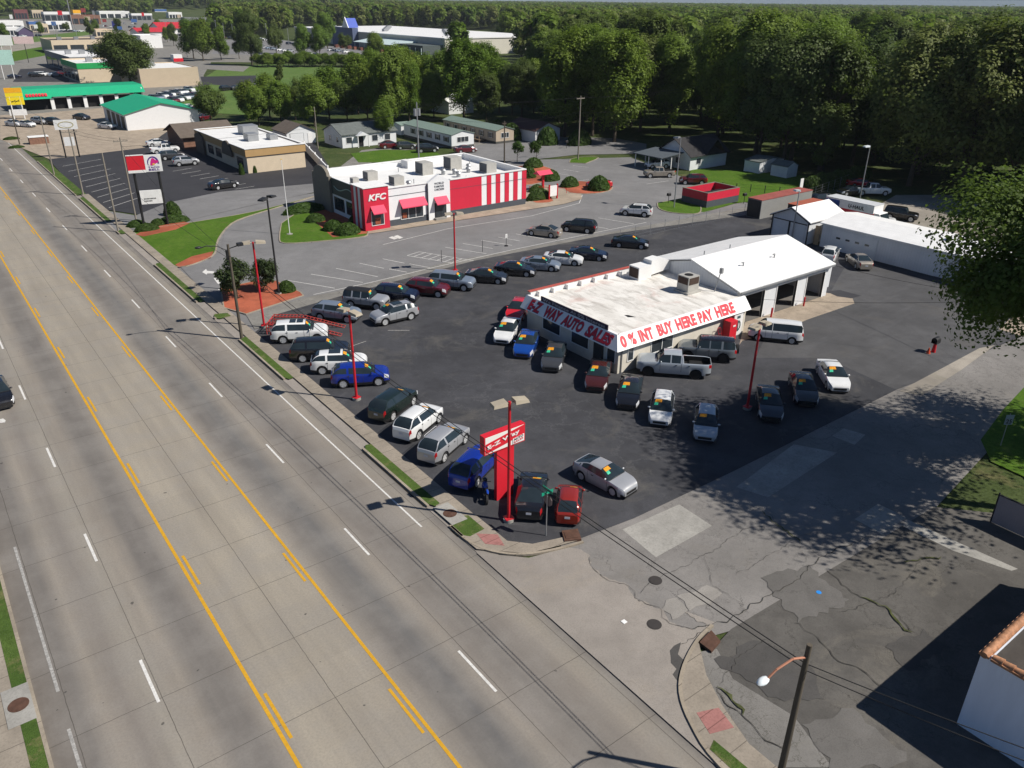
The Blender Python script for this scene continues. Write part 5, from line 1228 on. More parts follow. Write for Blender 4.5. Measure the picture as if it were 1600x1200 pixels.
part('bracket', DKSTEEL, [o for o in bpy.data.objects if o.name.startswith('utility_pole')][-1], lambda b: (b.tube([T['kp'] + Vector((0, 0, -.4)), T['kp'] + Vector((1.1, -.3, -.1))], .05), b.box(T['kp'].x + .7, T['kp'].x + 1.2, T['kp'].y - .5, T['kp'].y - .1, 8.7, 8.95), b.cyl(T['kp'] + Vector((-.1, .1, -1.4)), T['kp'] + Vector((-.1, .1, -.5)), .16, .16, 8)))
T['k1'] = pole(None, G(185, 362).xy, 10.2, 'pale slim pole left of the restaurant sign', mat=WOODL, cross=.0, r=.13)
T['k2'] = pole(None, G(213, 345).xy, 11.2, 'pale pole with a crossarm just behind the restaurant sign', mat=WOODL, cross=.9, r=.13)
T['n1'] = pole(None, (21.6, 140), 10.0, 'pale pole with a crossarm at the dark parking lot', mat=WOODL, cross=1.1, r=.14)
T['n2'] = pole(None, G(85, 274).xy, 9.8, 'slim pale pole on the grass strip near the brick planter', mat=WOODL, r=.13)
T['n3'] = pole(None, G(31, 226).xy, 7.0, 'short dark pole in the grass island by the highway', r=.14)
T['n4'] = pole(None, (20.5, 250), 10, 'pole beside the yellow sign of the workshop', mat=WOODL, r=.14)
T['h1'] = pole(None, G(655, 262).xy, 11.5, 'metal-grey pole with twin transformer cans behind the restaurant roof', mat=STEEL, trans=True, cross=0)
T['h2'] = pole(None, G(497, 232).xy, 8.2, 'slim grey pole beside the white gabled house', mat=WOODL, r=.12)
T['h3'] = pole(None, G(788, 258).xy, 8.0, 'dark pole by the side road before the tan mobile home', cross=.5)
T['h4'] = pole(None, G(903, 250).xy, 11.9, 'wooden pole with a crossarm on the small grass island of the side road', mat=WOODL, cross=1.0, trans=False)
def lamp_std(px, h, label, mat=DKSTEEL, heads=1, ang=0):
    p = G(*px).xy; return lamp_pole(p.x, p.y, h, ang, label, heads, mat, 'street_lamp', None, False, mat, .3)
lp = lamp_pole(*G(436, 460).xy, 10.2, 35, 'tall dark lamp post with two heads in the red mulch bed', 2, DKSTEEL, 'street_lamp', None, True, DKSTEEL, .35)
lamp_pole(*G(1053, 325).xy, 10.3, 100, 'tall lamp post on the small lawn island behind the restaurant', 1, STEEL, 'street_lamp', None, False, STEEL)
lamp_pole(*G(1343, 312).xy, 8.3, 160, 'tall lamp post in front of the white pickup at the back', 1, STEEL, 'street_lamp', None, False, LAMPGLASS)
lamp_pole(*G(1236, 378).xy, 6.6, 60, 'grey lamp post in front of the two-door white shed', 1, STEEL, 'street_lamp', None, False, LAMPGLASS)
fp = thing('flagpole', 'white bare flagpole on the lawn island', 'flagpole', (*G(453, 367).xy, 0)); q = fp.location.copy()
part('pole', WHITE, fp, lambda b: b.cyl((q.x, q.y, .1), (q.x, q.y, 9.7), .06, .035, 8), 40); part('finial', YLW, fp, lambda b: b.ell((q.x, q.y, 9.75), .08, .08, .08, 8, 5)); part('base', M_PAD, fp, lambda b: b.cyl((q.x, q.y, 0), (q.x, q.y, .16), .4, .4, 12))

def wires(name, label, spans, r=.016, sag=.025):
    b = MB()
    for a, c in spans:
        a = Vector(a); c = Vector(c); n = 16; d = (c - a).length
        pts = [a.lerp(c, i / n) - Vector((0, 0, 4 * d * sag * (i / n) * (1 - i / n))) for i in range(n + 1)]
        b.tube(pts, r, 4)
    return tag(b.build(name, WIRE), label, 'cable')
V3 = Vector
tp, ts = T['kp'], T['se']
wires('power_line', 'pair of long black cables from the lower right pole to the red ramp', [(ts + V3((0, 0, -.9)), tp + V3((0, 0, -1.0))), (ts + V3((0, 0, -1.15)), tp + V3((.1, 0, -1.5)))], .021, .012)
wires('power_line', 'thin cable running off to the lower right from the dark wooden pole', [(ts + V3((0, 0, -.9)), (30.5, -8, 6.5)), (ts + V3((0, 0, -1.2)), (30, -8, 6.0))], .018, .02)
wires('power_line', 'cables strung along the highway between the pale poles', [(tp + V3((0, 0, -1)), T['k2'] + V3((0, 0, -1))), (T['k2'] + V3((0, 0, -.5)), T['n1'] + V3((0, 0, -.5))), (tp + V3((.1, 0, -1.4)), T['k1'] + V3((0, 0, -2))), (T['n1'] + V3((.8, 0, -.3)), T['n4'] + V3((0, 0, -.2))), (T['k2'] + V3((.7, 0, -.3)), T['n1'] + V3((.9, 0, -.3)))], .016, .012)
wires('power_line', 'cables crossing above the chicken restaurant to the transformer pole', [(T['k2'] + V3((0, 0, -1.2)), T['h1'] + V3((0, 0, -1.5))), (T['h1'] + V3((0, 0, -.3)), T['h4'] + V3((-.8, 0, -.3))), (T['h1'] + V3((0, 0, -.6)), T['h4'] + V3((.8, 0, -.3))), (T['h1'] + V3((0, 0, -2.6)), T['h3'] + V3((0, 0, -.3))), (T['h3'] + V3((0, 0, -.4)), T['h4'] + V3((0, 0, -3)))], .02, .012)
wires('power_line', 'cables running into the woods from the crossarm pole', [(T['h4'] + V3((-.8, 0, -.3)), (140, 122, 11.5)), (T['h4'] + V3((.8, 0, -.3)), (141, 118, 11.5)), (T['h4'] + V3((0, 0, -3)), (140, 120, 8))], .02, .012)
wires('service_line', 'thin service cable crossing the right part of the car lot', [((75.3, 44, 3.5), (72, 22, 6.5)), ((60, 42.3, 3.4), (75, 21.5, 6.6))], .018, .02)
# small street signs
def sign_post(px, h, label, fn):
    p = G(*px); o = thing('street_sign', label, 'sign', p); part('post', STEEL, o, lambda b: b.cyl(p, p + V3((0, 0, h)), .035, .03, 8)); fn(o, p, h)
M_GRN = plain('street_name_green', (0.01, 0.28, 0.17), 0.4)
sign_post((853, 838), 3.0, 'street corner post with green name blades and a red octagon seen from behind', lambda o, p, h: (part('name_blade', M_GRN, o, lambda b: (b.box(p.x - .42, p.x + .42, p.y - .015, p.y + .015, h - .05, h + .15),)), part('name_blade', M_GRN, o, lambda b: b.box(p.x - .015, p.x + .015, p.y - .42, p.y + .42, h + .16, h + .34)),
    part('octagon_plate', plain('grey_sign_back', (.22, .17, .165), .5, .2), o, lambda b: b.extr([p + V3((.06 , .38 * math.cos(t), h - .5 + .38 * math.sin(t))) for t in np.arange(math.pi / 8, 6.3, math.pi / 4)], (.012, 0, 0)))))
sp2 = G(1563, 697)
o = thing('street_sign', 'blue-grey square number sign on a thin post at the right kerb', 'sign', sp2); part('post', STEEL, o, lambda b: b.cyl(sp2, sp2 + V3((0, 0, 2.6)), .035, .03, 8))
dv = V3((-.55, -.83, 0)); du = V3((.83, -.55, 0)); cc = sp2 + V3((0, 0, 2.15))
pl = part('plate', plain('slate_sign_face', (0.25, 0.30, 0.38), .4), o, lambda b: b.extr([cc + du * a + V3((0, 0, z)) + dv * .04 for a, z in ((-.3, -.38), (.3, -.38), (.3, .38), (-.3, .38))], dv * .015))
text('lettering', '25', BLACKP, pl, cc - du * .2 + V3((0, 0, -.3)) + dv * .056, du, (0, 0, 1), .42, .34, .02, 0, .008)

# ground furniture
def manhole(px, r, label):
    c = V3((px[0], px[1], 0)) if r < 0 else G(*px); z = .162 if r < 0 else .068; r = abs(r); b = MB(); b.cyl((c.x, c.y, z - .03), (c.x, c.y, z), r, r, 24); b.cyl((c.x, c.y, z), (c.x, c.y, z + .008), r * .82, r * .82, 24)
    solid('manhole_cover', label, 'manhole cover', b, M_RUST if 'rust' in label else plain('dark_iron', (0.045, 0.04, 0.038), .7), (c.x, c.y, z - .03))
manhole((21.2, 34.0), -.42, 'round rust-brown cover in the slab beside the highway kerb')
manhole((-1.95, 33.05), -.42, 'round rust-brown cover in the slab at the lower left edge')
manhole((1022, 977), .38, 'dark round cover in the concrete apron'); manhole((1024, 908), .36, 'grey round cover in the side street asphalt')
b = MB(); c = G(897, 846); b.prism([(25.0, 27.75), (25.9, 27.3), (26.4, 28.2), (25.5, 28.6)], .0, .2); b.prism([(25.2, 27.85), (25.85, 27.52), (26.15, 28.1), (25.5, 28.4)], .2, .225); solid('drain_inlet', 'rusty rimmed drain inlet at the street corner by the sidewalk', 'drain', b, M_RUST, (25.7, 28, 0))
b = MB(); b.prism([(25.1, 17.75), (26.2, 17.95), (26.0, 17.2), (25.1, 17.0)], .0, .19); solid('drain_inlet', 'dark rust drain inlet at the southern street corner', 'drain', b, M_RUST, (25.5, 17.4, 0))
b = MB(); c = G(975, 973); b.box(c.x - .12, c.x + .12, c.y - .12, c.y + .12, .064, .085); solid('paper_scrap', 'small white square of litter on the apron', 'litter', b, WHITE, (c.x, c.y, .064))
b = MB(); c = G(1279, 927); b.cyl((c.x, c.y, .05), (c.x, c.y, .075), .14, .14, 12); solid('valve_cover', 'small bright blue valve cover in the crazed lot', 'cover', b, plain('blue_cap', (.03, .25, .7), .4), (c.x, c.y, .05))

# ------------------------------------------------------------------ building at the bottom right
sb = thing('tile_trimmed_building', 'white flat-roofed building with orange clay tile coping at the bottom right corner', 'building', (37, 2, 0))
M_SW = plain('white_stucco', (0.80, 0.84, 0.92), 0.75, 0, 0.10, 0.6, streak=True); M_TILE = plain('clay_tile', (0.46, 0.23, 0.125), 0.75, 0, 0.45, 5)
part('wall', M_SW, sb, lambda b: (b.box(30.5, 44.2, 7.65, 7.9, 0, 4.1), b.box(30.5, 30.75, -6, 7.65, 0, 4.1), b.box(43.95, 44.2, -6, 7.65, 0, 4.1)))
part('roof', plain('tar_roof', (0.06, 0.052, 0.046), .9, 0, .3, .8), sb, lambda b: b.box(30.75, 43.95, -6, 7.65, 3.4, 3.6))
def tiles(b):
    x = 30.45
    while x < 44.2:
        b.cyl((x, 7.78, 4.12), (x + .42, 7.78, 4.14), .15, .185, 10); b.box(x, x + .4, 7.58, 7.98, 4.05, 4.16); x += .42
    y = 7.5
    while y > -6:
        b.cyl((30.62, y, 4.12), (30.62, y - .42, 4.14), .15, .185, 10); b.box(30.42, 30.82, y - .4, y, 4.05, 4.16); y -= .42
part('tile_coping', M_TILE, sb, tiles, 50)
# privacy fence on the right
f = thing('privacy_fence', 'mauve-grey slatted privacy fence panel at the right edge', 'fence', (47.3, 13, 0))
M_FEN = ribbed('mauve_slats', (0.30, 0.265, 0.27), 0.14, 1, 0.7, 0.02)
part('panel', M_FEN, f, lambda b: b.box(47.1, 47.18, 3, 14.0, .1, 2.0)); part('post', DKSTEEL, f, lambda b: [b.cyl((47.14, y, 0), (47.14, y, 2.15), .05, .05, 8) for y in (14.05, 11.6, 9.2, 6.8, 4.4)]); part('rail', DKSTEEL, f, lambda b: b.box(47.08, 47.2, 3, 14.0, 2.001, 2.05))

# ------------------------------------------------------------------ gabled buildings
def gable(name, label, cat, x0, x1, y0, y1, eave, ridge, axis, wall, roof, over=.35, group=None, th=.12, ao=0.0):
    """axis 'x': the ridge runs along x"""
    r = thing(name, label, cat, ((x0 + x1) / 2, (y0 + y1) / 2, 0), 0, group)
    def w(b):
        if axis == 'x':
            m = (y0 + y1) / 2; b.extr([(x0, y0, 0), (x0, y1, 0), (x0, y1, eave), (x0, m, ridge), (x0, y0, eave)], (x1 - x0, 0, 0))
        else:
            m = (x0 + x1) / 2; b.extr([(x0, y0, 0), (x1, y0, 0), (x1, y0, eave), (m, y0, ridge), (x0, y0, eave)], (0, y1 - y0, 0))
    part('wall', wall, r, w)
    def rf(b):
        if axis == 'x':
            m = (y0 + y1) / 2; k = (ridge - eave) / (m - y0) * over
            for ya in (y0 - over, y1 + over):
                b.extr([(x0 - over, ya, eave - k + .01), (x0 - over, m, ridge + .01), (x0 - over, m, ridge + th), (x0 - over, ya, eave - k + th)], (x1 - x0 + 2 * over, 0, 0))
        else:
            m = (x0 + x1) / 2; k = (ridge - eave) / (m - x0) * over
            for xa in (x0 - over, x1 + over):
                b.extr([(xa, y0 - over, eave - k + .01), (m, y0 - over, ridge + .01), (m, y0 - over, ridge + th), (xa, y0 - over, eave - k + th)], (0, y1 - y0 + 2 * over, 0))
    part('roof', roof, r, rf)
    return r
M_SHG = plain('grey_shingle', (0.13, 0.145, 0.14), 0.9, 0, .2, 1.5); M_SHB = plain('brown_shingle', (0.135, 0.11, 0.09), 0.9, 0, .2, 1.5); M_SHD = plain('dark_shingle', (0.035, 0.034, 0.036), 0.9, 0, .25, 1.5)
M_GRNROOF = ribbed('green_metal_roof', (0.015, 0.36, 0.18), 0.5, 0, 0.45, .02, .7); M_GRNROOFY = ribbed('green_metal_roof_y', (0.015, 0.36, 0.18), 0.5, 1, 0.45, .02, .7)
M_MHR = plain('grey_green_roof', (0.19, 0.255, 0.22), 0.7); M_TANS = ribbed('tan_siding', (0.42, 0.35, 0.27), .2, 2, .7, .01); M_WSID = ribbed('white_lap_siding', (0.68, 0.70, 0.71), .18, 2, .7, .01)
M_BRICK = plain('brick_wall', (0.24, 0.13, 0.09), .9, 0, .3, 3); M_CREAM = plain('cream_block', (0.60, 0.50, 0.37), .8, 0, .06, 1); M_TANBAND = plain('tan_band', (0.42, 0.27, 0.12), .8, 0, .06)

# long white shed, two-door shed
s = thing('long_shed', 'long low white metal shed with a wide door with four small windows', 'shed', (95, 45, 0))
part('wall', M_METALWY, s, lambda b: b.extr([(91.6, 26, 0), (99.4, 26, 0), (99.4, 26, 3.2), (95.5, 26, 3.75), (91.6, 26, 3.0)], (0, 29.6, 0)))
part('roof', M_METROOF, s, lambda b: [b.extr([(xa, 25.8, za), (95.5, 25.8, 3.78), (95.5, 25.8, 3.9), (xa, 25.8, za + .12)], (0, 30.1, 0)) for xa, za in ((91.3, 3.02), (99.7, 3.16))])
d = part('door', M_WSID, s, lambda b: b.box(91.52, 91.6, 48.0, 54.2, 0, 2.6))
[part('door_pane', WINDOW, d, lambda b: b.box(91.49, 91.52, 49.0 + i * 1.3, 49.55 + i * 1.3, 1.55, 1.78)) for i in range(4)]
part('door', M_METALWY, s, lambda b: b.box(91.53, 91.6, 40.6, 43.4, 0, 2.4)); part('roof_vent', DKSTEEL, s, lambda b: b.box(94.3, 94.7, 41, 41.5, 3.6, 4.1))
s = gable('two_door_shed', 'white barrel-edged shed with two dark-framed doors beside the long shed', 'shed', 90.8, 98.5, 57.0, 62.6, 3.0, 4.3, 'x', M_METALWY, M_METROOF, .25)
for y0 in (57.5, 60.0): part('door', M_WSID, s, lambda b: b.box(90.72, 90.8, y0, y0 + 2.2, 0, 2.5))
part('trim', DKSTEEL, s, lambda b: (b.box(90.66, 90.82, 59.78, 59.96, 0, 2.6), b.box(90.66, 90.8, 57.3, 62.3, 2.5, 2.6), b.box(90.66, 90.8, 57.0, 57.12, 0, 3.0), b.box(90.66, 90.8, 62.48, 62.6, 0, 3.0), b.extr([(90.5, 56.7, 2.85), (90.5, 59.8, 4.33), (90.5, 62.9, 2.85), (90.5, 62.9, 2.72), (90.5, 59.8, 4.2), (90.5, 56.7, 2.72)], (.1, 0, 0))))
bb = MB(); bb.box(91.8, 91.9, 56.0, 56.7, 0, 2.5); bb.box(91.9, 96, 55.75, 55.85, 0, 2.4); solid('wooden_gate', 'narrow wooden gate between the two white sheds', 'gate', bb, plain('bare_timber', (.36, .27, .17), .8, 0, .2, 3), (93, 56, 0))
# containers
def container(x0, x1, y0, y1, h, label, wall, roof, axis=0):
    c = thing('shipping_container', label, 'container', ((x0 + x1) / 2, (y0 + y1) / 2, 0))
    part('wall', wall, c, lambda b: b.box(x0, x1, y0, y1, 0, h)); part('roof', roof, c, lambda b: b.box(x0 - .04, x1 + .04, y0 - .04, y1 + .04, h, h + .08))
    part('door', DKSTEEL, c, lambda b: b.box(x0 - .05, x0, y0 + .1, y1 - .1, .1, h - .1)); return c
M_RUSTROOF = plain('faded_red_roof', (0.30, 0.085, 0.07), .8, 0, .25, 1.2)
container(96.8, 109.0, 68.9, 71.3, 2.7, 'long grey container with a faded red roof', ribbed('grey_corrugation', (.27, .27, .26), .28, 0), M_RUSTROOF)
container(99.5, 105.5, 64.0, 66.4, 2.4, 'short rust red container behind the two-door shed', ribbed('rust_corrugation', (.14, .03, .02), .28, 0), plain('orange_rust_roof', (.36, .10, .06), .8, 0, .25, 1.5))
# rental box truck
t = thing('box_truck', 'white and red rental box truck with a blue rear quarter behind the long shed', 'truck', (105.3, 59.6, 0))
bx0, bx1 = 104.3, 106.7
part('cargo_box', WHITE, t, lambda b: b.box(bx0, bx1, 56.2, 63.6, .95, 3.35))
part('roof_edge', plain('pale_grey_roof', (.52, .54, .56), .6), t, lambda b: b.box(bx0 - .03, bx1 + .03, 56.17, 63.63, 3.35, 3.43))
part('red_stripe', REDSIGN, t, lambda b: (b.box(bx0 - .02, bx0, 56.2, 61.4, 1.55, 2.25), b.box(bx0, bx1, 56.17, 56.2, 1.9, 2.3)))
part('blue_panel', plain('blue_panel', (.02, .08, .3), .5, 0, .4, 1.2), t, lambda b: b.box(bx0 - .022, bx0 - .002, 61.4, 63.55, 1.0, 3.2))
text('lettering', 'U-HAUL', BLACKP, t, (bx0 - .03, 60.0, 2.5), (0, -1, 0), (0, 0, 1), 2.4, .5, .03, .1, .01)
part('cab', WHITE, t, lambda b: b.extr([(bx0 + .15, 56.15, .5), (bx0 + .15, 54.0, .5), (bx0 + .15, 53.9, 1.35), (bx0 + .15, 54.9, 1.5), (bx0 + .15, 55.4, 2.4), (bx0 + .15, 56.15, 2.4)], (2.1, 0, 0)))
part('windscreen', GLASS, t, lambda b: b.extr([(bx0 + .3, 54.86, 1.52), (bx0 + .3, 55.32, 2.34), (bx0 + .3, 55.28, 2.36), (bx0 + .3, 54.82, 1.54)], (1.8, 0, 0)))
for y in (54.7, 61.8):
    for x in (bx0 + .1, bx1 - .4): w = part('wheel', TYRE, t, lambda b: b.cyl((x, y, .45), (x + .3, y, .45), .45, .45, 18))
part('chassis', BLACKP, t, lambda b: b.box(bx0 + .4, bx1 - .4, 54.5, 63.4, .45, .95))

# houses behind the restaurant
def add_window(r, axis, c, a0, a1, z0, z1, out=-1, **kw): return wall_window(r, axis, c, a0, a1, z0, z1, out, **kw)
h = gable('white_house', 'white house with a grey shingle roof and a small porch gable', 'house', 74.3, 87.0, 156.8, 165.5, 2.7, 4.3, 'x', M_WSID, M_SHG)
part('porch', M_WSID, h, lambda b: b.extr([(77.2, 155.6, 2.35), (80.0, 155.6, 2.35), (78.6, 155.6, 3.1)], (0, 1.2, 0))); part('porch_post', WHITE, h, lambda b: [b.box(x, x + .14, 155.65, 155.8, 0, 2.35) for x in (77.3, 79.75)])
d = part('door', BLACKP, h, lambda b: b.box(78.1, 79.1, 156.72, 156.8, .1, 2.1))
for x in (75.2, 81.2, 84.2): add_window(h, 'y', 156.8, x, x + 1.3, .9, 2.1)
for y in (158.5, 162): add_window(h, 'x', 74.3, y, y + 1.0, 1.0, 2.0)
h = gable('white_garage', 'white detached garage with a brown roof and a broad door', 'garage', 66.5, 73.0, 167.0, 174.5, 2.5, 4.0, 'y', M_WSID, M_SHB)
part('door', M_WSID, h, lambda b: b.box(67.3, 70.2, 166.93, 167.0, 0, 2.2)); part('door', WHITE, h, lambda b: b.box(71.2, 72.1, 166.93, 167.0, 0, 2.1)); part('door_trim', STEEL, h, lambda b: (b.box(67.2, 70.3, 166.94, 167.0, 2.2, 2.28), b.box(67.2, 67.3, 166.94, 167, 0, 2.2), b.box(70.2, 70.3, 166.94, 167, 0, 2.2)))
def trailer(x0, x1, y0, y1, label, wall, shut):
    r = gable('mobile_home', label, 'mobile home', x0, x1, y0, y1, 2.75, 3.45, 'y', wall, M_MHR, .2)
    part('skirt', plain('dark_skirt', (.08, .08, .075), .9), r, lambda b: (b.box(x0 - .03, x0, y0, y1, 0, .5), b.box(x0 - .03, x1, y0 - .03, y0, 0, .5)))
    add_window(r, 'y', y0, x0 + 1.4, x1 - 1.4, 1.2, 2.2, mull=2)
    y = y0 + 1.5
    while y < y1 - 2:
        w = add_window(r, 'x', x0, y, y + 1.1, 1.2, 2.2)
        part('shutter', shut, r, lambda b: (b.box(x0 - .05, x0, y - .45, y - .1, 1.15, 2.25), b.box(x0 - .05, x0, y + 1.2, y + 1.55, 1.15, 2.25))); y += 3.4
    return r
trailer(92.8, 98.4, 143.8, 163.5, 'white mobile home with a grey-green roof and dark shutters', M_WSID, BLACKP)
r = trailer(104.0, 108.8, 143.5, 164.5, 'tan mobile home with a grey-green roof and a wooden deck', M_TANS, M_SHB)
part('deck', plain('deck_timber', (.22, .16, .11), .85, 0, .2), r, lambda b: (b.box(102.0, 103.95, 147, 160, .5, .62), [b.box(102.0, 102.1, y, y + .1, 0, 1.4) for y in np.arange(147, 160, 1.6)], b.box(102, 102.08, 147, 160, 1.35, 1.42)))
gable('garden_shed', 'small white garden shed beside the white mobile home', 'shed', 93.2, 96.2, 165.5, 170.5, 2.1, 2.5, 'x', M_WSID, M_MHR, .12)
gable('red_roof_house', 'white house with a dark red roof half hidden in the trees', 'house', 112, 119, 140, 150, 2.6, 4.0, 'y', M_WSID, plain('dark_red_roof', (.085, .04, .035), .85), .4)
gable('pale_outbuilding', 'pale outbuilding glimpsed between two tall trees', 'shed', 122, 130, 190, 200, 3.2, 4.6, 'x', M_WSID, M_MEMB, .3)
h = gable('dark_roof_house', 'white house under a black roof in the shade of the woods', 'house', 116.3, 126.5, 99.5, 107.5, 2.7, 5.2, 'x', M_WSID, M_SHD, .5)
add_window(h, 'x', 116.3, 102, 103, 1.0, 2.0); add_window(h, 'y', 99.5, 118, 119.2, 1.0, 2.0)
part('cross_gable', M_SHD, h, lambda b: [b.extr([(120, 98.8, 2.6), (122.6, 98.8, 5.1), (122.6, 98.8, 5.2), (120, 98.8, 2.7)], (0, 4, 0)), b.extr([(125.2, 98.8, 2.6), (122.6, 98.8, 5.1), (122.6, 98.8, 5.2), (125.2, 98.8, 2.7)], (0, 4, 0))])
part('carport_roof', plain('slate_sheet', (.085, .10, .115), .7), h, lambda b: b.extr([(110.4, 108.5, 2.45), (110.4, 101.2, 2.45), (110.4, 101.2, 2.57), (110.4, 108.5, 2.57)], (6.0, 0, .5))); part('carport_post', WHITE, h, lambda b: [b.box(x, x + .14, y, y + .14, 0, 2.5) for x in (110.7, 113.4) for y in (101.5, 104.6, 108)])
car('suv', C_WHITE, 'pale car parked under the carport of the dark-roofed house', 'car', xy=(113, 104.5), hd=160, sticker=False)
gable('yard_shed', 'small white gabled shed in the shaded back yard', 'shed', 125.2, 128.2, 84.8, 88.2, 2.0, 2.7, 'y', M_WSID, M_SHG, .15)
gable('yard_shed', 'longer white shed left of the gabled shed in the back yard', 'shed', 124.5, 131.5, 90.2, 93.6, 2.0, 2.5, 'y', M_WSID, M_SHG, .15)
bb = MB(); q = G(1250, 302); bb.box(q.x - .4, q.x + .4, q.y - .05, q.y + .05, .2, 2.4); bb.cyl(q, q + V3((0, 0, 2.4)), .05, .05, 6); solid('notice_board', 'small white upright board beyond the long grey container', 'sign board', bb, WHITE, q)
# wall and fences
w = thing('white_wall', 'low white block wall between the restaurant yard and the houses', 'wall', (71.5, 150, 0))
A_, B_ = G(476, 234).xy, G(513, 274).xy
dd = Vector((B_.x - A_.x, B_.y - A_.y, 0)); nn = Vector((-dd.y, dd.x, 0)).normalized() * .1
part('panel', WHITEWALL, w, lambda b: b.prism([(A_.x - nn.x, A_.y - nn.y), (B_.x - nn.x, B_.y - nn.y), (B_.x + nn.x, B_.y + nn.y), (A_.x + nn.x, A_.y + nn.y)], 0, 1.5)); part('post', WHITE, w, lambda b: [b.box(A_.x + dd.x * t_ - .14, A_.x + dd.x * t_ + .14, A_.y + dd.y * t_ - .14, A_.y + dd.y * t_ + .14, 0, 1.75) for t_ in (0, .25, .5, .75, 1)])
def post_fence(name, label, pts, h, step, mat, rails, pr=.04, rr=.02, group=None):
    f = thing(name, label, 'fence', pts[0]); 
    pr_l = []
    for a, c in zip(pts[:-1], pts[1:]):
        n = max(1, int((c - a).length / step))
        for i in range(n + (1 if c is pts[-1] else 0)): pr_l.append(a.lerp(c, i / n))
    for p in pr_l: part('post', mat, f, lambda b: b.cyl((p.x, p.y, 0), (p.x, p.y, h), pr, pr, 6))
    if rails: part('wire', mat, f, lambda b: [b.tube([V3((q.x, q.y, z)) for q in pr_l], rr, 4) for z in rails])
    return f
post_fence('chain_link_fence', 'thin chain-link fence along the alley behind the dark sedan', [G(968, 378), G(1060, 357), G(1200, 330)], 1.7, 2.6, STEEL, (1.68, 1.3, .9, .5, .1), .03, .008)
post_fence('wire_fence', 'wire fence with short dark posts across the back yard grass', [G(1128, 297), G(1240, 306)], 1.3, 1.9, DKSTEEL, (1.2, .7), .07, .01)
post_fence('chain_link_fence', 'chain-link fence behind the container under the trees', [G(1262, 312), G(1330, 286)], 1.7, 2.4, STEEL, (1.68, 1.2, .8, .4), .03, .008)
for i, px in enumerate(((690, 410), (754, 394), (791, 385))):
    q = G(*px); o = thing('bay_sign', ('slim dark post standing on the faded hatched bay', 'slim dark post right of the red lamp post at the bays', 'white topped bay sign on a black foot beside the bays')[i], 'sign', q)
    part('post', BLACKP, o, lambda b: b.cyl(q, q + V3((0, 0, 1.5)), .035, .03, 6)); 
    if i == 2: part('plate', WHITE, o, lambda b: b.box(q.x - .15, q.x + .15, q.y - .02, q.y + .02, 1.1, 1.6)); part('foot', BLACKP, o, lambda b: b.cyl(q, q + V3((0, 0, .15)), .28, .22, 10))
for px, lab in (((1044, 318), 'black letter box on a post on the lawn island'), ((1162, 318), 'dark round-topped post by the grey container'), ((885, 232), 'dark letter box by the side road')):
    q = G(*px); o = thing('letter_box', lab, 'mailbox', q); part('post', DKSTEEL, o, lambda b: b.cyl(q, q + V3((0, 0, 1.2)), .05, .05, 6)); part('box', BLACKP, o, lambda b: (b.box(q.x - .3, q.x + .3, q.y - .2, q.y + .2, 1.2, 1.45), b.cyl((q.x - .3, q.y, 1.45), (q.x + .3, q.y, 1.45), .2, .2, 10)))

# ------------------------------------------------------------------ the left commercial strip
rs = thing('flat_roof_restaurant', 'cream restaurant with tan band, white flat roof and scalloped front', 'restaurant', (54, 156, 0))
part('wall', M_CREAM, rs, lambda b: b.box(48.8, 59.6, 142.0, 170.0, 0, 3.0))
part('tan_band', M_TANBAND, rs, lambda b: (b.box(48.6, 59.8, 141.8, 142.1, 2.9, 4.2), b.box(48.6, 48.9, 142.1, 170, 2.9, 4.2), b.box(59.5, 59.8, 142.1, 170, 2.9, 4.2), b.box(48.9, 59.5, 169.8, 170, 2.9, 4.2)))
part('roof', M_MEMB, rs, lambda b: b.box(48.9, 59.5, 142.1, 169.8, 3.9, 4.05))
part('roof_edge', WHITE, rs, lambda b: (b.box(48.5, 59.9, 141.7, 142.3, 4.2, 4.3), b.box(48.5, 49.0, 142.3, 170.1, 4.2, 4.3), b.box(59.4, 59.9, 142.3, 170.1, 4.2, 4.3), b.box(49, 59.4, 169.6, 170.1, 4.2, 4.3)))
part('front_scallop', plain('dark_taupe', (.10, .085, .07), .8), rs, lambda b: (b.extr([(48.3, 151 + 2.6 * math.cos(t_), 2.0 + 2.6 * math.sin(t_)) for t_ in np.linspace(0, math.pi, 9)], (.3, 0, 0)), b.extr([(48.3, 164.5, 0), (48.3, 169.5, 0), (48.3, 169.5, 3.4), (48.3, 167, 4.1), (48.3, 164.5, 3.4)], (.3, 0, 0))))
for y in (144, 155.5, 160): wall_window(rs, 'x', 48.8, y, y + 3.0, .8, 2.3, -1, BLACKP, mull=2)
u = part('rooftop_unit', STEEL, rs, lambda b: (b.box(54.5, 57.5, 158.5, 161.5, 4.05, 5.7), b.box(52.5, 54.5, 150.5, 153.0, 4.05, 5.4), b.box(56.5, 58, 150, 152, 4.05, 5.0)))
hut = gable('brown_roof_hut', 'brick hut with a broad brown gable roof beside the white restaurant roof', 'building', 47.0, 57.5, 173.0, 184, 2.6, 4.4, 'x', M_BRICK, M_SHB, .7)
gs = thing('green_roof_shop', 'white metal shop with a bright green hipped metal roof', 'shop', (52, 217, 0))
part('wall', plain('white_block_wall', (.72, .72, .72), .7, 0, .05), gs, lambda b: b.extr([(44.0, 206, 0), (60.5, 206, 0), (60.5, 206, 3.6), (52.2, 206, 5.6), (44.0, 206, 3.6)], (0, 22, 0)))
part('roof', M_GRNROOF, gs, lambda b: [b.extr([(xa, 205.6, 3.5), (52.2, 205.6, 5.64), (52.2, 205.6, 5.8), (xa, 205.6, 3.66)], (0, 23, 0)) for xa in (43.4, 61.1)])
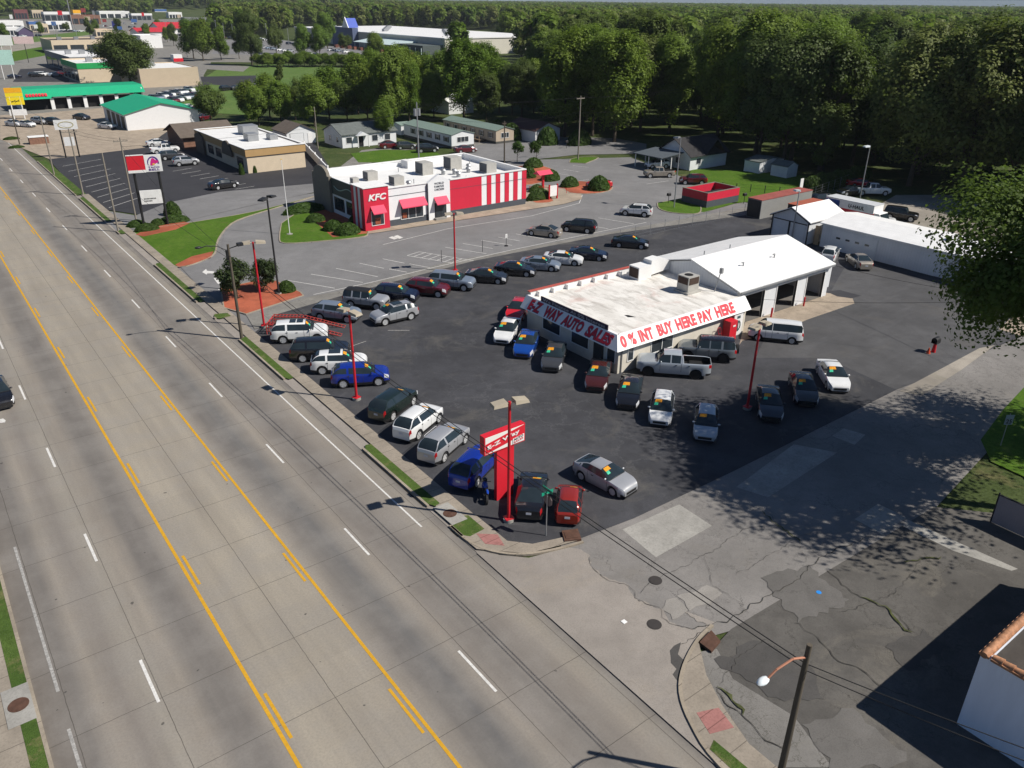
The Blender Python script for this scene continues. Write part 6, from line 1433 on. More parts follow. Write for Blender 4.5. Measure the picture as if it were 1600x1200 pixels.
[part('bay_door', DKSTEEL, gs, lambda b: b.box(43.94, 44.0, y, y + 3, .1, 2.9)) for y in (207.5, 212, 216.5, 221.5)]
ws = thing('green_roof_workshop', 'long tyre workshop with a green mansard roof and open bays', 'workshop', (45, 262, 0))
part('wall', WHITE, ws, lambda b: ([b.box(x, x + .9, 257.5, 258.0, 0, 3.5) for x in (36.9, 41.0, 45.1, 49.2, 53.3, 57.4)], b.box(29.8, 61, 268, 268.3, 0, 4.5), b.box(37, 58.4, 257.5, 258, 2.9, 3.5), b.box(60.7, 61, 258, 268, 0, 4.5), b.box(29.8, 30.1, 258, 268, 0, 4.5)))
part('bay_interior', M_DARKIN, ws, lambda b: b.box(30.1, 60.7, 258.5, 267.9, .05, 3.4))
part('roof', M_GRNROOF, ws, lambda b: (b.extr([(29.5, 256.8, 3.3), (29.5, 259.5, 5.2), (29.5, 269, 5.2), (29.5, 269, 4.6), (29.5, 258, 3.3)], (32, 0, 0)), b.extr([(28.5, 255.6, 3.0), (28.5, 258.8, 5.3), (28.5, 258.9, 5.3), (28.5, 256.8, 3.0)], (8.6, 0, 0))))
part('lettering_board', REDTXT, ws, lambda b: [b.extr([(31.2 + i * .75, 256.1, 3.6), (31.75 + i * .75, 256.1, 3.6), (31.75 + i * .75, 256.75, 4.25), (31.2 + i * .75, 256.75, 4.25)], (0, -.06, .05)) for i in range(7)])
def pole_sign(px_base, z0, z1, w, label, mat, posts=2, pm=BLACKP, depth=.25, trim=None, emblem=None, ang=-.24, name='pole_sign', group=None):
    q = G(*px_base); o = thing(name, label, 'sign', q, 0, group)
    ux = V3((1, ang, 0)).normalized(); nx = V3((ux.y, -ux.x, 0))
    for i in range(posts):
        a = 0 if posts == 1 else (-.3 if i == 0 else .3) * w
        part('post', pm, o, lambda b: b.cyl(q + ux * a, q + ux * a + V3((0, 0, z0)), .13, .13, 8))
    part('panel', mat, o, lambda b: obx(b, q, ux, nx, -w / 2, w / 2, -depth / 2, depth / 2, z0, z1))
    if emblem: emblem(o, q, ux, nx, depth / 2)
    return o
def oval(o, q, ux, nx, d):
    part('oval_emblem', plain('olive_ring', (.42, .36, .16), .5), o, lambda b: [b.extr([q + ux * (1.35 * math.cos(t_)) + nx * d + V3((0, 0, 6.05 + .62 * math.sin(t_))), q + ux * (1.35 * math.cos(t_ + .32)) + nx * d + V3((0, 0, 6.05 + .62 * math.sin(t_ + .32))), q + ux * (1.2 * math.cos(t_ + .32)) + nx * d + V3((0, 0, 6.05 + .5 * math.sin(t_ + .32))), q + ux * (1.2 * math.cos(t_)) + nx * d + V3((0, 0, 6.05 + .5 * math.sin(t_)))], nx * .03) for t_ in np.arange(0, 6.28, .314)])
    part('message_board', WHITE, o, lambda b: obx(b, q, ux, nx, -.9, .9, -.1, .1, 2.2, 3.8))
pole_sign((114, 246), 5.2, 6.95, 3.9, 'white sign with a pale oval emblem on two black posts', WHITE, emblem=oval)
M_YS = plain('yellow_sign_face', (.85, .66, .02), .5, 0, .06); M_OS = plain('orange_sign_face', (.85, .42, .02), .5)
def ys(o, q, ux, nx, d):
    part('orange_panel', M_OS, o, lambda b: obx(b, q, ux, nx, -1.9, 1.9, -.13, .13, 6.25, 7.4)); part('lower_panel', M_YS, o, lambda b: obx(b, q, ux, nx, -1.9, 1.9, -.12, .12, 3.4, 5.2)); part('white_panel', WHITE, o, lambda b: obx(b, q, ux, nx, -1.9, 1.9, -.12, .12, .9, 2.3))
    part('arrow_mark', BLACKP, o, lambda b: [b.extr([q + ux * (c - .5) + nx * .12 + V3((0, 0, 3.9 + s_)), q + ux * (c + .5) + nx * .12 + V3((0, 0, 4.5 - s_)), q + ux * (c + .5) + nx * .12 + V3((0, 0, 4.62 - s_)), q + ux * (c - .5) + nx * .12 + V3((0, 0, 4.02 + s_))], nx * .02) for c in (-.4, .4) for s_ in (0, .3)])
pole_sign((31, 186), 5.3, 6.2, 3.8, 'tall stacked orange, yellow and white sign before the green workshop', M_YS, pm=WHITE, emblem=ys)
bb = MB(); bb.box(22.6, 26.2, 196.6, 198.4, 0, 1.4); solid('brick_planter', 'low brick planter box with a white top by the highway', 'planter', bb, M_BRICK, (24.4, 197.5, 0)); 
pt = bpy.data.objects['brick_planter']; bb = MB(); bb.box(22.5, 26.3, 196.5, 198.5, 1.4, 1.55); bb.build('cap', WHITE, pt)

def store(name, label, cat, x0, x1, y0, y1, h, wall, roof, front='y', glass=True, band=None, parapet=.5, units=0):
    r = thing(name, label, cat, ((x0 + x1) / 2, (y0 + y1) / 2, 0))
    part('wall', wall, r, lambda b: (b.box(x0, x1, y0, y0 + .3, 0, h), b.box(x0, x1, y1 - .3, y1, 0, h), b.box(x0, x0 + .3, y0 + .3, y1 - .3, 0, h), b.box(x1 - .3, x1, y0 + .3, y1 - .3, 0, h)))
    part('roof', roof, r, lambda b: b.box(x0 + .3, x1 - .3, y0 + .3, y1 - .3, h - parapet - .2, h - parapet))
    if glass:
        if front == 'y': part('shopfront', WINDOW, r, lambda b: [b.box(x0 + .8 + i * (x1 - x0 - 1.6) / 4, x0 + .8 + (i + .82) * (x1 - x0 - 1.6) / 4, y0 - .06, y0, .5, h * .62) for i in range(4)])
        else: part('shopfront', WINDOW, r, lambda b: [b.box(x0 - .06, x0, y0 + .8 + i * (y1 - y0 - 1.6) / 4, y0 + .8 + (i + .82) * (y1 - y0 - 1.6) / 4, .5, h * .62) for i in range(4)])
    if band: part('band', band, r, lambda b: (b.box(x0 - .12, x1 + .12, y0 - .14, y0, h * .72, h + .1), b.box(x0 - .14, x0, y0, y1, h * .72, h + .1)))
    if units: part('rooftop_unit', STEEL, r, lambda b: [b.box(x0 + (i + .7) * (x1 - x0) / (units + 1), x0 + (i + .7) * (x1 - x0) / (units + 1) + 2.2, (y0 + y1) / 2, (y0 + y1) / 2 + 2, h - parapet, h - parapet + 1.5) for i in range(units)])
    return r
M_BEIGE = plain('beige_stucco', (.50, .41, .30), .85, 0, .06, .5); M_GREYST = plain('grey_storefront', (.20, .21, .22), .7); M_DKBR = plain('dark_brown_roof', (.09, .065, .055), .9, 0, .3, .5)
M_REDROOF = ribbed('red_metal_roof', (.52, .03, .04), .6, 0, .5, .02); M_GREENB = plain('green_band', (.02, .35, .10), .6); M_BLUEP = plain('blue_panel_wall', (.06, .14, .36), .6)
store('tan_store', 'tan block store with a white roof behind the large dark tree', 'store', 72, 91.5, 304, 332, 6.0, M_BEIGE, M_MEMB, 'x', False, None, .3, 1)
store('beige_store', 'beige store with a bright green trim line behind the large dark tree', 'store', 58.5, 76, 333, 362, 6.4, M_CREAM, M_MEMB, 'x', True, M_GREENB, .5, 1)
store('grey_front_store', 'white-roofed store with a tall blue-grey front', 'store', 64, 80, 376, 432, 6.0, M_GREYST, M_MEMB, 'x', True, None, .5, 2)
store('brown_roof_strip', 'cream strip of shops with a dark brown flat roof and arches', 'store', 80, 114, 512, 545, 6.5, M_CREAM, M_DKBR, 'y', True, None, .6, 3)
store('white_block_building', 'plain white block building right of the dark tree', 'store', 132, 144, 540, 562, 7, WHITE, M_MEMB, 'x', False)
bb = MB(); bb.box(116, 120, 420, 425, 0, 3.2); r_ = solid('red_white_kiosk', 'small red and white kiosk beside the store road', 'kiosk', bb, WHITE, (118, 422, 0)); b2 = MB(); b2.box(115.8, 120.2, 419.8, 420, .1, 1.6); b2.build('red_panel', REDSIGN, r_)
r_ = gable('red_roof_diner', 'white building with a bright red metal roof in the far strip', 'building', 196, 236, 735, 765, 4.5, 8.5, 'x', WHITE, M_REDROOF, 1.0)
part('window', WINDOW, r_, lambda b: [b.box(197 + i * 6.3, 201 + i * 6.3, 734.9, 735, 1, 3.4) for i in range(6)])
gable('red_roof_annex', 'lower red-roofed wing left of the bright red-roofed building', 'building', 168, 190, 690, 715, 3.5, 6, 'x', WHITE, M_REDROOF, .8)
def PX(a, b, base): g0 = G(a, base); g1 = G(b, base); return g0.x, g1.x, (g0.y + g1.y) / 2
far = [('white_warehouse', 'large white warehouse at the far left edge', -20, 42, 52, 9, WHITE, M_MEMB, None), ('white_warehouse', 'lower white hall in front of the large white warehouse', 10, 36, 56, 6, WHITE, M_MEMB, None),
       ('blue_top_store', 'small store with a bright blue parapet', 48, 63, 50, 8, M_CREAM, M_MEMB, M_BLUEP), ('cream_store', 'cream store with a tall stepped front', 64, 78, 52, 7, M_CREAM, M_MEMB, None),
       ('canopy_store', 'long white store with a pale canopy in the far strip', 73, 114, 47, 7, WHITE, M_MEMB, None), ('red_roof_row', 'row of shops with a faded red roof', 112, 160, 38, 9, M_BRICK, M_REDROOF, None),
       ('orange_top_store', 'store with an orange top above the faded red row', 117, 129, 33, 12, M_CREAM, M_DKBR, M_OS), ('grey_row', 'grey and white row of shops before the wooded ridge', 70, 112, 33, 10, M_GREYST, M_MEMB, WHITE),
       ('yellow_roof_store', 'pale yellow-topped store in the far strip', 52, 70, 29, 10, M_CREAM, M_MEMB, M_CREAM), ('white_row', 'white row of shops under the wooded ridge', 156, 205, 29, 9, WHITE, M_MEMB, None), ('white_row', 'second white row of shops further right under the ridge', 206, 240, 32, 8, M_GREYST, M_MEMB, WHITE),
       ('blue_roof_store', 'white store with a blue upper band under the ridge', 243, 262, 26, 10, WHITE, M_MEMB, M_BLUEP), ('pale_store', 'pale flat store under the ridge right of the blue one', 264, 286, 29, 8, WHITE, M_MEMB, None), ('dark_store', 'dark grey store at the end of the far strip', 288, 326, 38, 7, M_GREYST, M_DKBR, None),
       ('salmon_roof_store', 'low store with a salmon-pink roof', 150, 178, 57, 5, M_CREAM, plain('salmon_roof', (.55, .25, .18), .8), None), ('maroon_gable_store', 'maroon-topped store at the far left ridge', 24, 46, 30, 11, M_MAR if 'M_MAR' in globals() else plain('maroon_wall', (.17, .06, .06), .7), M_MEMB, None),
       ('white_hall', 'white hall half hidden in the woods above the big store', 498, 542, 27, 9, WHITE, M_MEMB, None), ('pale_hall', 'small pale hall glimpsed in the woods', 448, 466, 22, 8, M_CREAM, M_MEMB, None)]
for nm, lab, a, c, base, h_, wl, rf_, bd in far:
    x0, x1, y = PX(a, c, base); store(nm, lab, 'store', x0, x1, y, y + max(14, (x1 - x0) * .6), h_, wl, rf_, 'y', True, bd, .4, 0)
gable('purple_store', 'small store with a purple front and a white gable', 'store', *PX(30, 54, 58)[:2], PX(30, 54, 58)[2], PX(30, 54, 58)[2] + 14, 4, 7, 'y', plain('purple_front', (.10, .075, .15), .7), WHITE, .6)
pole_sign((12, 84), 4, 9, 7, 'white gabled sign board at the far left edge', WHITE, 2, WHITE); pole_sign((45, 98), 8, 11, 8, 'pale pink sign on a tall dark post', plain('pale_pink_face', (.66, .5, .48), .5), 1)
pole_sign((15, 124), 5, 10, 5.5, 'mint green and white sign at the far left', plain('mint_face', (.45, .68, .6), .5), 2, WHITE)
pole_sign((182, 49), 3, 8, 5, 'deep blue square sign in the far strip', plain('deep_blue_face', (.03, .04, .22), .5), 1)
q = G(114, 44); o = thing('pole_sign', 'round yellow sign high on a pole above the woods', 'sign', q); part('post', STEEL, o, lambda b: b.cyl(q, q + V3((0, 0, 27)), .5, .4, 8)); part('panel', M_YS, o, lambda b: b.ell(q + V3((0, 0, 30)), 6, .8, 4.2, 14, 8))
# big home-improvement store
bs = thing('big_box_store', 'very long white-roofed home improvement store with a blue gabled entrance', 'store', (280, 500, 0))
part('wall', plain('pale_store_wall', (.56, .54, .47), .8, 0, .05, .2), bs, lambda b: b.box(254, 330, 398, 600, 0, 8.4)); part('roof', M_MEMB, bs, lambda b: b.box(253.6, 330.4, 397.6, 600.4, 8.4, 8.9))
part('entrance', plain('slate_blue_front', (.10, .13, .22), .7), bs, lambda b: b.box(250, 254, 500, 530, 0, 11)); part('entrance_gable', plain('royal_blue_roof', (.02, .07, .42), .5), bs, lambda b: b.extr([(249.5, 504, 11), (249.5, 512, 11), (249.5, 508, 16.5)], (7, 0, 0)))
part('entrance_gable_face', WHITE, bs, lambda b: b.extr([(249.0, 503.5, 11), (249.0, 512.5, 11), (249.0, 508, 17.2)], (.5, 0, 0)))
part('greenhouse', plain('pale_greenhouse_roof', (.55, .66, .66), .5), bs, lambda b: (b.extr([(240, 428, 4.2), (254, 428, 6.4), (254, 428, 4.0), (240, 428, 4.0)], (0, 52, 0)), [b.box(240, 240.3, y, y + .3, 0, 4) for y in range(400, 482, 6)]))
part('garden_yard', plain('dark_yard_mesh', (.09, .11, .11), .9), bs, lambda b: b.box(241, 254, 400, 428, 0, 5.2)); part('blue_band', M_BLUEP, bs, lambda b: b.box(253.7, 254, 540, 570, 5.4, 7)); part('rooftop_unit', STEEL, bs, lambda b: [b.box(270 + 9 * (i % 5), 273 + 9 * (i % 5), 420 + i * 15, 423 + i * 15, 8.9, 10.4) for i in range(11)])
part('yard_goods', plain('red_brown_goods', (.2, .08, .06), .8, 0, .5, .4), bs, lambda b: [b.box(236 + 3 * (i % 2), 237.6 + 3 * (i % 2), 404 + i * 4.2, 406.5 + i * 4.2, 0, 1.6) for i in range(24)])

# ------------------------------------------------------------------ far parked cars (a few pixels each)
far_protos = {}
def far_car(col, xy, hd, label, group, kind='suv'):
    key = (col.name, kind)
    if key not in far_protos:
        geo, xs, rows = car_geo(kind); L = CARS[kind]['L']; sp = CARS[kind]
        me = bpy.data.meshes.new('car_shell'); V_ = []; F_ = []; Mi = []
        for kk, (vs, fs) in geo.items():
            b0_ = len(V_); V_ += vs; F_ += [tuple(b0_ + i for i in f) for f in fs]; Mi += [1 if kk.startswith('win') or kk == 'rear_window' else 0] * len(fs)
        for ax in sp['axle']:
            for s_ in (1, -1):
                b = MB(); b.cyl((L / 2 - ax * L, s_ * (sp['W'] / 2 - .25), sp['r']), (L / 2 - ax * L, s_ * (sp['W'] / 2 - .03), sp['r']), sp['r'], sp['r'], 10)
                b0_ = len(V_); V_ += b.v; F_ += [tuple(b0_ + i for i in f) for f in b.f]; Mi += [2] * len(b.f)
        me.from_pydata(V_, [], F_)
        for m in (col, GLASS, TYRE): me.materials.append(m)
        me.polygons.foreach_set('material_index', Mi); me.polygons.foreach_set('use_smooth', [True] * len(F_)); me.set_sharp_from_angle(angle=RD(40)); far_protos[key] = me
    o = bpy.data.objects.new('parked_car', far_protos[key]); COL.objects.link(o); o.location = (xy[0], xy[1], .045); o.rotation_euler = (0, 0, RD(hd)); tag(o, label, 'car', group); return o
pal = [C_WHITE, C_WHITE, C_WHITE, C_SILV, C_BLACK, C_GREY, C_MAROON, C_NAVY, C_SBLUE]
pn = {C_WHITE.name: 'white', C_SILV.name: 'silver', C_BLACK.name: 'black', C_GREY.name: 'grey', C_MAROON.name: 'maroon', C_NAVY.name: 'navy', C_SBLUE.name: 'blue-grey', C_TAN.name: 'beige'}
def far_row(p0, p1, n, place, group, hd, jit=.4, skip=.15):
    a, c = G(*p0), G(*p1)
    for i in range(n):
        if rng.random() < skip: continue
        q = a.lerp(c, (i + .5) / n); col = rng.choice(pal)
        far_car(col, (q.x + rng.uniform(-jit, jit), q.y + rng.uniform(-jit, jit)), hd + rng.uniform(-4, 4), 'small %s car %s' % (pn[col.name], place), group + ', ' + pn[col.name] + ' ones', rng.choice(('suv', 'sedan', 'suv')))
far_row((238, 158), (300, 143), 10, 'in the back row of the yard behind the green-roofed shop', 'cars in the yard behind the shop', -70)
far_row((262, 163), (318, 150), 9, 'in the front row of the yard behind the green-roofed shop', 'cars in the front row of that yard', -70)
far_row((345, 142), (410, 138), 4, 'on the grass edge of the field lot', 'cars at the field lot', 20)
far_row((345, 60), (440, 66), 14, 'in the far row of the big store lot', 'cars in the far row of the big store lot', 20)
far_row((405, 62), (545, 84), 16, 'in the middle row of the big store lot', 'cars in the middle row of the big store lot', 20)
far_row((385, 72), (510, 90), 14, 'in the near row of the big store lot', 'cars in the near row of the big store lot', 20)
far_row((92, 50), (130, 50), 5, 'in front of the long canopy store', 'cars at the canopy store', 0)
far_row((160, 42), (235, 45), 16, 'in the wide paved lot of the far strip', 'cars in the far strip lot', 60, 6)
far_row((170, 36), (325, 44), 18, 'along the road under the wooded ridge', 'cars under the ridge', 60, 4)
far_row((18, 122), (100, 118), 7, 'in the dark lot by the mint green sign', 'cars in the dark lot', 0, 2)
far_row((55, 43), (110, 42), 9, 'between the grey row and the canopy store', 'cars before the grey row', 10, 4)
far_row((0, 60), (60, 57), 8, 'along the front of the white halls at the far left', 'cars before the white halls', 20, 3)
far_row((120, 66), (178, 62), 6, 'on the bend of the far road', 'cars on the far road', -20, 2)
far_row((262, 56), (335, 56), 10, 'in front of the bright red-roofed building', 'cars before the red-roofed building', 70, 4)
far_row((245, 36), (330, 40), 12, 'on the paving between the blue-topped store and the red roofs', 'cars between the far stores', 40, 6)
sg_cols = (('white', WHITE), ('blue', M_BLUEP), ('red', REDSIGN), ('tan', M_BEIGE), ('grey', M_GREYST), ('dark red', plain('dull_red_face', (.28, .05, .05), .6)))
for i, (px_, py_, hh) in enumerate(((60, 60, 9), (88, 56, 10), (98, 41, 14), (140, 47, 11), (150, 40, 14), (166, 47, 9), (196, 42, 13), (212, 47, 9), (226, 39, 12), (282, 41, 11), (300, 46, 9), (134, 36, 15), (22, 46, 12), (190, 60, 8), (248, 50, 8))):
    pole_sign((px_, py_), hh * .72, hh, 2.4 + (i % 4) * .8, '%s panel sign on %s in the far strip of stores' % (sg_cols[i % 6][0], ('a single tall post', 'twin tall posts')[i % 2]), sg_cols[i % 6][1], 1 + i % 2, STEEL, name='pole_sign', group=sg_cols[i % 6][0] + ' panel signs in the far strip, ' + ('single post', 'twin posts')[i % 2])
for i, (px_, py_, hh) in enumerate(((340, 62, 13), (352, 66, 12), (366, 68, 12), (418, 66, 12), (452, 74, 11), (470, 84, 11), (325, 80, 11), (293, 90, 10), (262, 60, 12), (200, 50, 13), (175, 45, 13), (120, 56, 12), (90, 62, 12))):
    pole(None, G(px_, py_).xy, hh, 'thin pale light pole in the far parking lots', mat=STEEL, r=.16, cross=.6 if i % 3 == 0 else 0, name='light_pole', cat='lamp post', group='light poles of the far parking lots')
far_row((290, 170), (320, 190), 4, 'in the grass behind the pale bushy tree', 'cars behind the bushy tree', 40, 1)

# ------------------------------------------------------------------ vegetation
nr = np.random.default_rng(5)
def m_leaf(name, c1, c2, c3, trans=0.45):
    t = NT(name)
    isl = t.n('ShaderNodeNewGeometry').outputs['Random Per Island']; oi = t.n('ShaderNodeObjectInfo').outputs['Random']
    f = t.noise(0.45, 3, 0.6, t.obj)
    k = t.math('ADD', t.math('MULTIPLY', isl, 0.45), t.math('MULTIPLY', f, 0.55))
    col = t.mix(t.ramp(k, (0.25, 0.0), (0.75, 1.0)), c1, c2)
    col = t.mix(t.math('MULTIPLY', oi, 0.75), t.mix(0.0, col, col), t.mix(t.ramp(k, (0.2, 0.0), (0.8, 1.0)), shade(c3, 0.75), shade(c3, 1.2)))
    t.done(col, 0.6, 0, 0.25)
    tr = t.n('ShaderNodeBsdfTranslucent'); t.lk(t.mix(0.5, col, (0.10, 0.16, 0.02)), tr.inputs[0])
    mx = t.n('ShaderNodeMixShader'); mx.inputs[0].default_value = trans
    t.nt.links.new(t.bsdf.outputs[0], mx.inputs[1]); t.nt.links.new(tr.outputs[0], mx.inputs[2]); t.nt.links.new(mx.outputs[0], t.out.inputs[0])
    return t.mat
LEAF = m_leaf('broadleaf_foliage', (0.074, 0.145, 0.016), (0.165, 0.265, 0.032), (0.195, 0.255, 0.038))
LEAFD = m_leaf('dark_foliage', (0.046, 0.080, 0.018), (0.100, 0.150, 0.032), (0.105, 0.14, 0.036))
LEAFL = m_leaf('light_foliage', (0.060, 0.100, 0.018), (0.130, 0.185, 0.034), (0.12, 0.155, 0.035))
LEAFO = m_leaf('olive_foliage', (0.090, 0.125, 0.028), (0.185, 0.220, 0.052), (0.19, 0.215, 0.06))
LEAFH = m_leaf('hedge_foliage', (0.028, 0.060, 0.010), (0.075, 0.130, 0.020), (0.06, 0.12, 0.02))
LEAFB = m_leaf('blossom_foliage', (0.030, 0.055, 0.014), (0.075, 0.105, 0.035), (0.07, 0.10, 0.04))
LEAFM = m_leaf('street_tree_foliage', (0.052, 0.098, 0.016), (0.120, 0.190, 0.030), (0.12, 0.17, 0.034))
BARK = plain('tree_bark', (0.085, 0.068, 0.05), .9, 0, .3, 2)

def leaf_mesh(name, pos, nrm, size, mat, sv=.35):
    n = len(pos)
    nrm = nrm / (np.linalg.norm(nrm, axis=1, keepdims=True) + 1e-9)
    a = np.cross(nrm, nr.normal(size=(n, 3))); a /= np.linalg.norm(a, axis=1, keepdims=True) + 1e-9
    b = np.cross(nrm, a)
    s = size * nr.uniform(1 - sv, 1 + sv, (n, 1))
    v = np.empty((n, 4, 3)); v[:, 0] = pos - a * s * .6; v[:, 1] = pos + b * s * .42 + nrm * s * .10; v[:, 2] = pos + a * s * .6; v[:, 3] = pos - b * s * .42 + nrm * s * .10
    me = bpy.data.meshes.new(name); me.vertices.add(4 * n); me.vertices.foreach_set('co', v.astype(np.float32).ravel())
    me.loops.add(4 * n); me.loops.foreach_set('vertex_index', np.arange(4 * n, dtype=np.int32))
    me.polygons.add(n); me.polygons.foreach_set('loop_start', np.arange(0, 4 * n, 4, dtype=np.int32)); me.polygons.foreach_set('loop_total', np.full(n, 4, dtype=np.int32))
    me.materials.append(mat); me.update(calc_edges=True); return me

def crown_mesh(name, h, base, rad, lobes, leaves, leaf, mat, taper=.0, spread=.55, sub=16):
    cz = (h + base) / 2; rz = (h - base) / 2; P = []; N = []
    global LAST_L
    L = LAST_L = []
    for i in range(lobes):
        u = nr.uniform(-0.9, 1.0) if lobes > 1 else 0; th = i * 2.399 + nr.uniform(-.4, .4); rr = math.sqrt(max(0, 1 - u * u)) * nr.uniform(.6, 1.05)
        wr = rad * (1 - taper * (u + 1) / 2)
        L.append((np.array([wr * spread * rr * math.cos(th), wr * spread * rr * math.sin(th), cz + rz * .62 * u]), (wr * nr.uniform(.30, .50) if lobes > 1 else rad)))
    per = max(1, leaves // (lobes * sub))
    for c, r in L:
        d = nr.normal(size=(sub, 3)); d[:, 2] += .35; d /= np.linalg.norm(d, axis=1, keepdims=True)
        sq = np.array([1, 1, min(1.25, max(.6, rz / rad))])
        for k in range(sub):
            q = c + d[k] * r * nr.uniform(.55, 1.0) * sq
            p = q + np.clip(nr.normal(size=(per, 3)), -1.7, 1.7) * r * .24
            P.append(p); N.append((p - q) / (r * .24) * .30 + (p - c) / r * .8 + nr.normal(size=(per, 3)) * .33 + np.array([.25, -.3, .5]))
    P = np.concatenate(P); N = np.concatenate(N)
    P[:, 2] = np.maximum(P[:, 2], base * .6)
    return leaf_mesh(name, P, N, leaf, mat)

def trunk_mesh(h, base, rad, r):
    b = MB(); top = base + (h - base) * .55
    b.cyl((0, 0, -.1), (0.05 * r, 0, base), r, r * .72, 9); b.cyl((0.05 * r, 0, base - .05), (.1, .1, top), r * .72, r * .25, 8)
    for i in range(6):
        a = i * 1.9; z = base * .8 + (top - base * .8) * (.1 + .13 * i); l = rad * .6
        b.cyl((0, 0, z), (l * math.cos(a), l * math.sin(a), z + (h - base) * .26), r * .4, r * .1, 6)
    me = bpy.data.meshes.new('trunk'); me.from_pydata(b.v, [], b.f); me.materials.append(BARK)
    me.polygons.foreach_set('use_smooth', [True] * len(me.polygons)); me.set_sharp_from_angle(angle=RD(50)); return me
# (height, crown base, radius, lobes, leaves, leaf size, foliage, trunk radius)
TREES = dict(
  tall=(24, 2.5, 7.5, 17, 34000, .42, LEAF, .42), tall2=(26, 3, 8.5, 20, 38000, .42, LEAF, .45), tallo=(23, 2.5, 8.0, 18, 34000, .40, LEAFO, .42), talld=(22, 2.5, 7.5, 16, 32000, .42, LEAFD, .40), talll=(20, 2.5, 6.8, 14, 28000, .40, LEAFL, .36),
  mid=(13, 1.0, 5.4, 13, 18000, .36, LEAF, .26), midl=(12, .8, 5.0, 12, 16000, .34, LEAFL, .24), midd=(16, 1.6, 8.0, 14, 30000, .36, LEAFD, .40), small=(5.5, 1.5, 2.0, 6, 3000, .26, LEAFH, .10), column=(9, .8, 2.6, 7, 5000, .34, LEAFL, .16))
_tp = {}
def tree(kind, x, y, h, label, group=None, wide=1.0, z=0.0, name='broadleaf_tree', cat='tree'):
    H0, base, rad, lb, nl, lf, mt, tr = TREES[kind]
    if kind not in _tp: _tp[kind] = (crown_mesh('crown', H0, base, rad, lb, nl, lf, mt), trunk_mesh(H0, base, rad, tr))
    r = thing(name, label, cat, (x, y, z), rng.uniform(0, 6.28), group)
    s = h / H0; r.scale = (s * wide, s * wide, s)
    link_part('crown', _tp[kind][0], r); link_part('trunk', _tp[kind][1], r); return r
def ptree(kind, px, h, label, group=None, wide=1.0):
    q = G(*px); return tree(kind, q.x, q.y, h, label, group, wide)

ptree('midd', (205, 134), 18.5, 'large dark spreading tree in front of the far strip of stores', None, 1.25)
ptree('midl', (330, 194), 9.5, 'pale olive bushy tree right of the green-roofed shop', None, 1.1)
for px, h, kd, lab, w in (((405, 196), 8.5, 'mid', 'round green tree behind the flat-roofed restaurant, leftmost of its clump', 1.1), ((440, 194), 9.5, 'mid', 'round green tree above the white detached garage', 1.1), ((492, 198), 11, 'mid', 'taller round tree left of the white house', 1.15), ((543, 190), 11, 'midl', 'lighter green tree behind the white house', 1.1),
                          ((575, 190), 13, 'mid', 'mid green tree behind the ridge of the white house', 1.0), ((612, 196), 19.5, 'tall', 'tall broad tree behind the white house', .95), ((600, 224), 8.5, 'mid', 'tree overhanging the porch end of the white house', .8), ((640, 190), 15, 'tall', 'green tree between the two tall ones behind the mobile homes', .95),
                          ((725, 188), 21, 'tall2', 'tall broad tree standing behind the white mobile home', 1.0), ((800, 180), 13, 'talld', 'dark lower tree right of the tallest one by the mobile homes', 1.0), ((760, 192), 12, 'talld', 'shaded tree just behind the tan mobile home', 1.0),
                          ((438, 138), 9.5, 'column', 'small slim tree at the edge of the green field', .7), ((415, 140), 6, 'column', 'smaller slim tree left of its twin at the green field', .9)):
    ptree(kd, px, h, lab, None, w)
for px, kd, h in (((390, 188), 'mid', 9), ((422, 184), 'mid', 10), ((462, 188), 'midl', 10), ((515, 186), 'mid', 12), ((560, 178), 'mid', 14), ((590, 172), 'tall', 17), ((632, 176), 'tall', 18), ((660, 172), 'mid', 14), ((690, 176), 'tall', 17), ((752, 168), 'tall2', 19), ((780, 176), 'mid', 13), ((815, 186), 'talld', 14), ((834, 176), 'mid', 13), ((700, 160), 'mid', 13), ((640, 152), 'mid', 12), ((820, 150), 'mid', 11), ((678, 184), 'mid', 11)):
    ptree(kd, px, h, 'green tree in the dense band behind the houses and mobile homes', 'trees behind the houses', rng.uniform(.95, 1.2))
for px, h, kd, lab, w in (((303, 92), 17, 'mid', 'yellowish tree at the near edge of the store lot', 1.1), ((318, 95), 18, 'mid', 'green tree close beside the yellowish one at the store road', 1.0), ((346, 94), 14, 'mid', 'compact green tree alone at the store lot edge', .9), ((374, 92), 14, 'talld', 'dark small tree left of the largest lot tree', .8), ((394, 102), 23, 'talld', 'largest dark tree at the near edge of the store lot', .85),
                          ((432, 84), 15, 'midl', 'pale tree inside the store lot', .9), ((476, 90), 15, 'mid', 'dark round tree near the middle of the store lot', .9), ((500, 90), 15, 'mid', 'dark round tree next to it in the store lot', .85), ((512, 76), 19, 'mid', 'bigger tree before the blue gabled entrance', .95), ((540, 80), 10, 'midl', 'low pale tree beside the blue gabled entrance', 1.1),
                          ((586, 92), 12, 'mid', 'green tree in front of the greenhouse roof', 1.1), ((142, 62), 16, 'column', 'single dark tree in the road bend of the far strip', .8), ((272, 72), 13, 'talld', 'dark evergreen beside the white block building', .8), ((262, 66), 9, 'mid', 'small tree left of that evergreen', .9)):
    ptree(kd, px, h, lab, None, w)
ptree('small', (808, 254), 4.0, 'left one of two small trimmed trees behind the restaurant hedge'); ptree('small', (838, 256), 4.4, 'right one of two small trimmed trees behind the restaurant hedge')
ptree('column', (1284, 276), 8.2, 'slender bright green young tree left of the lamp post at the back', None, 1.0)
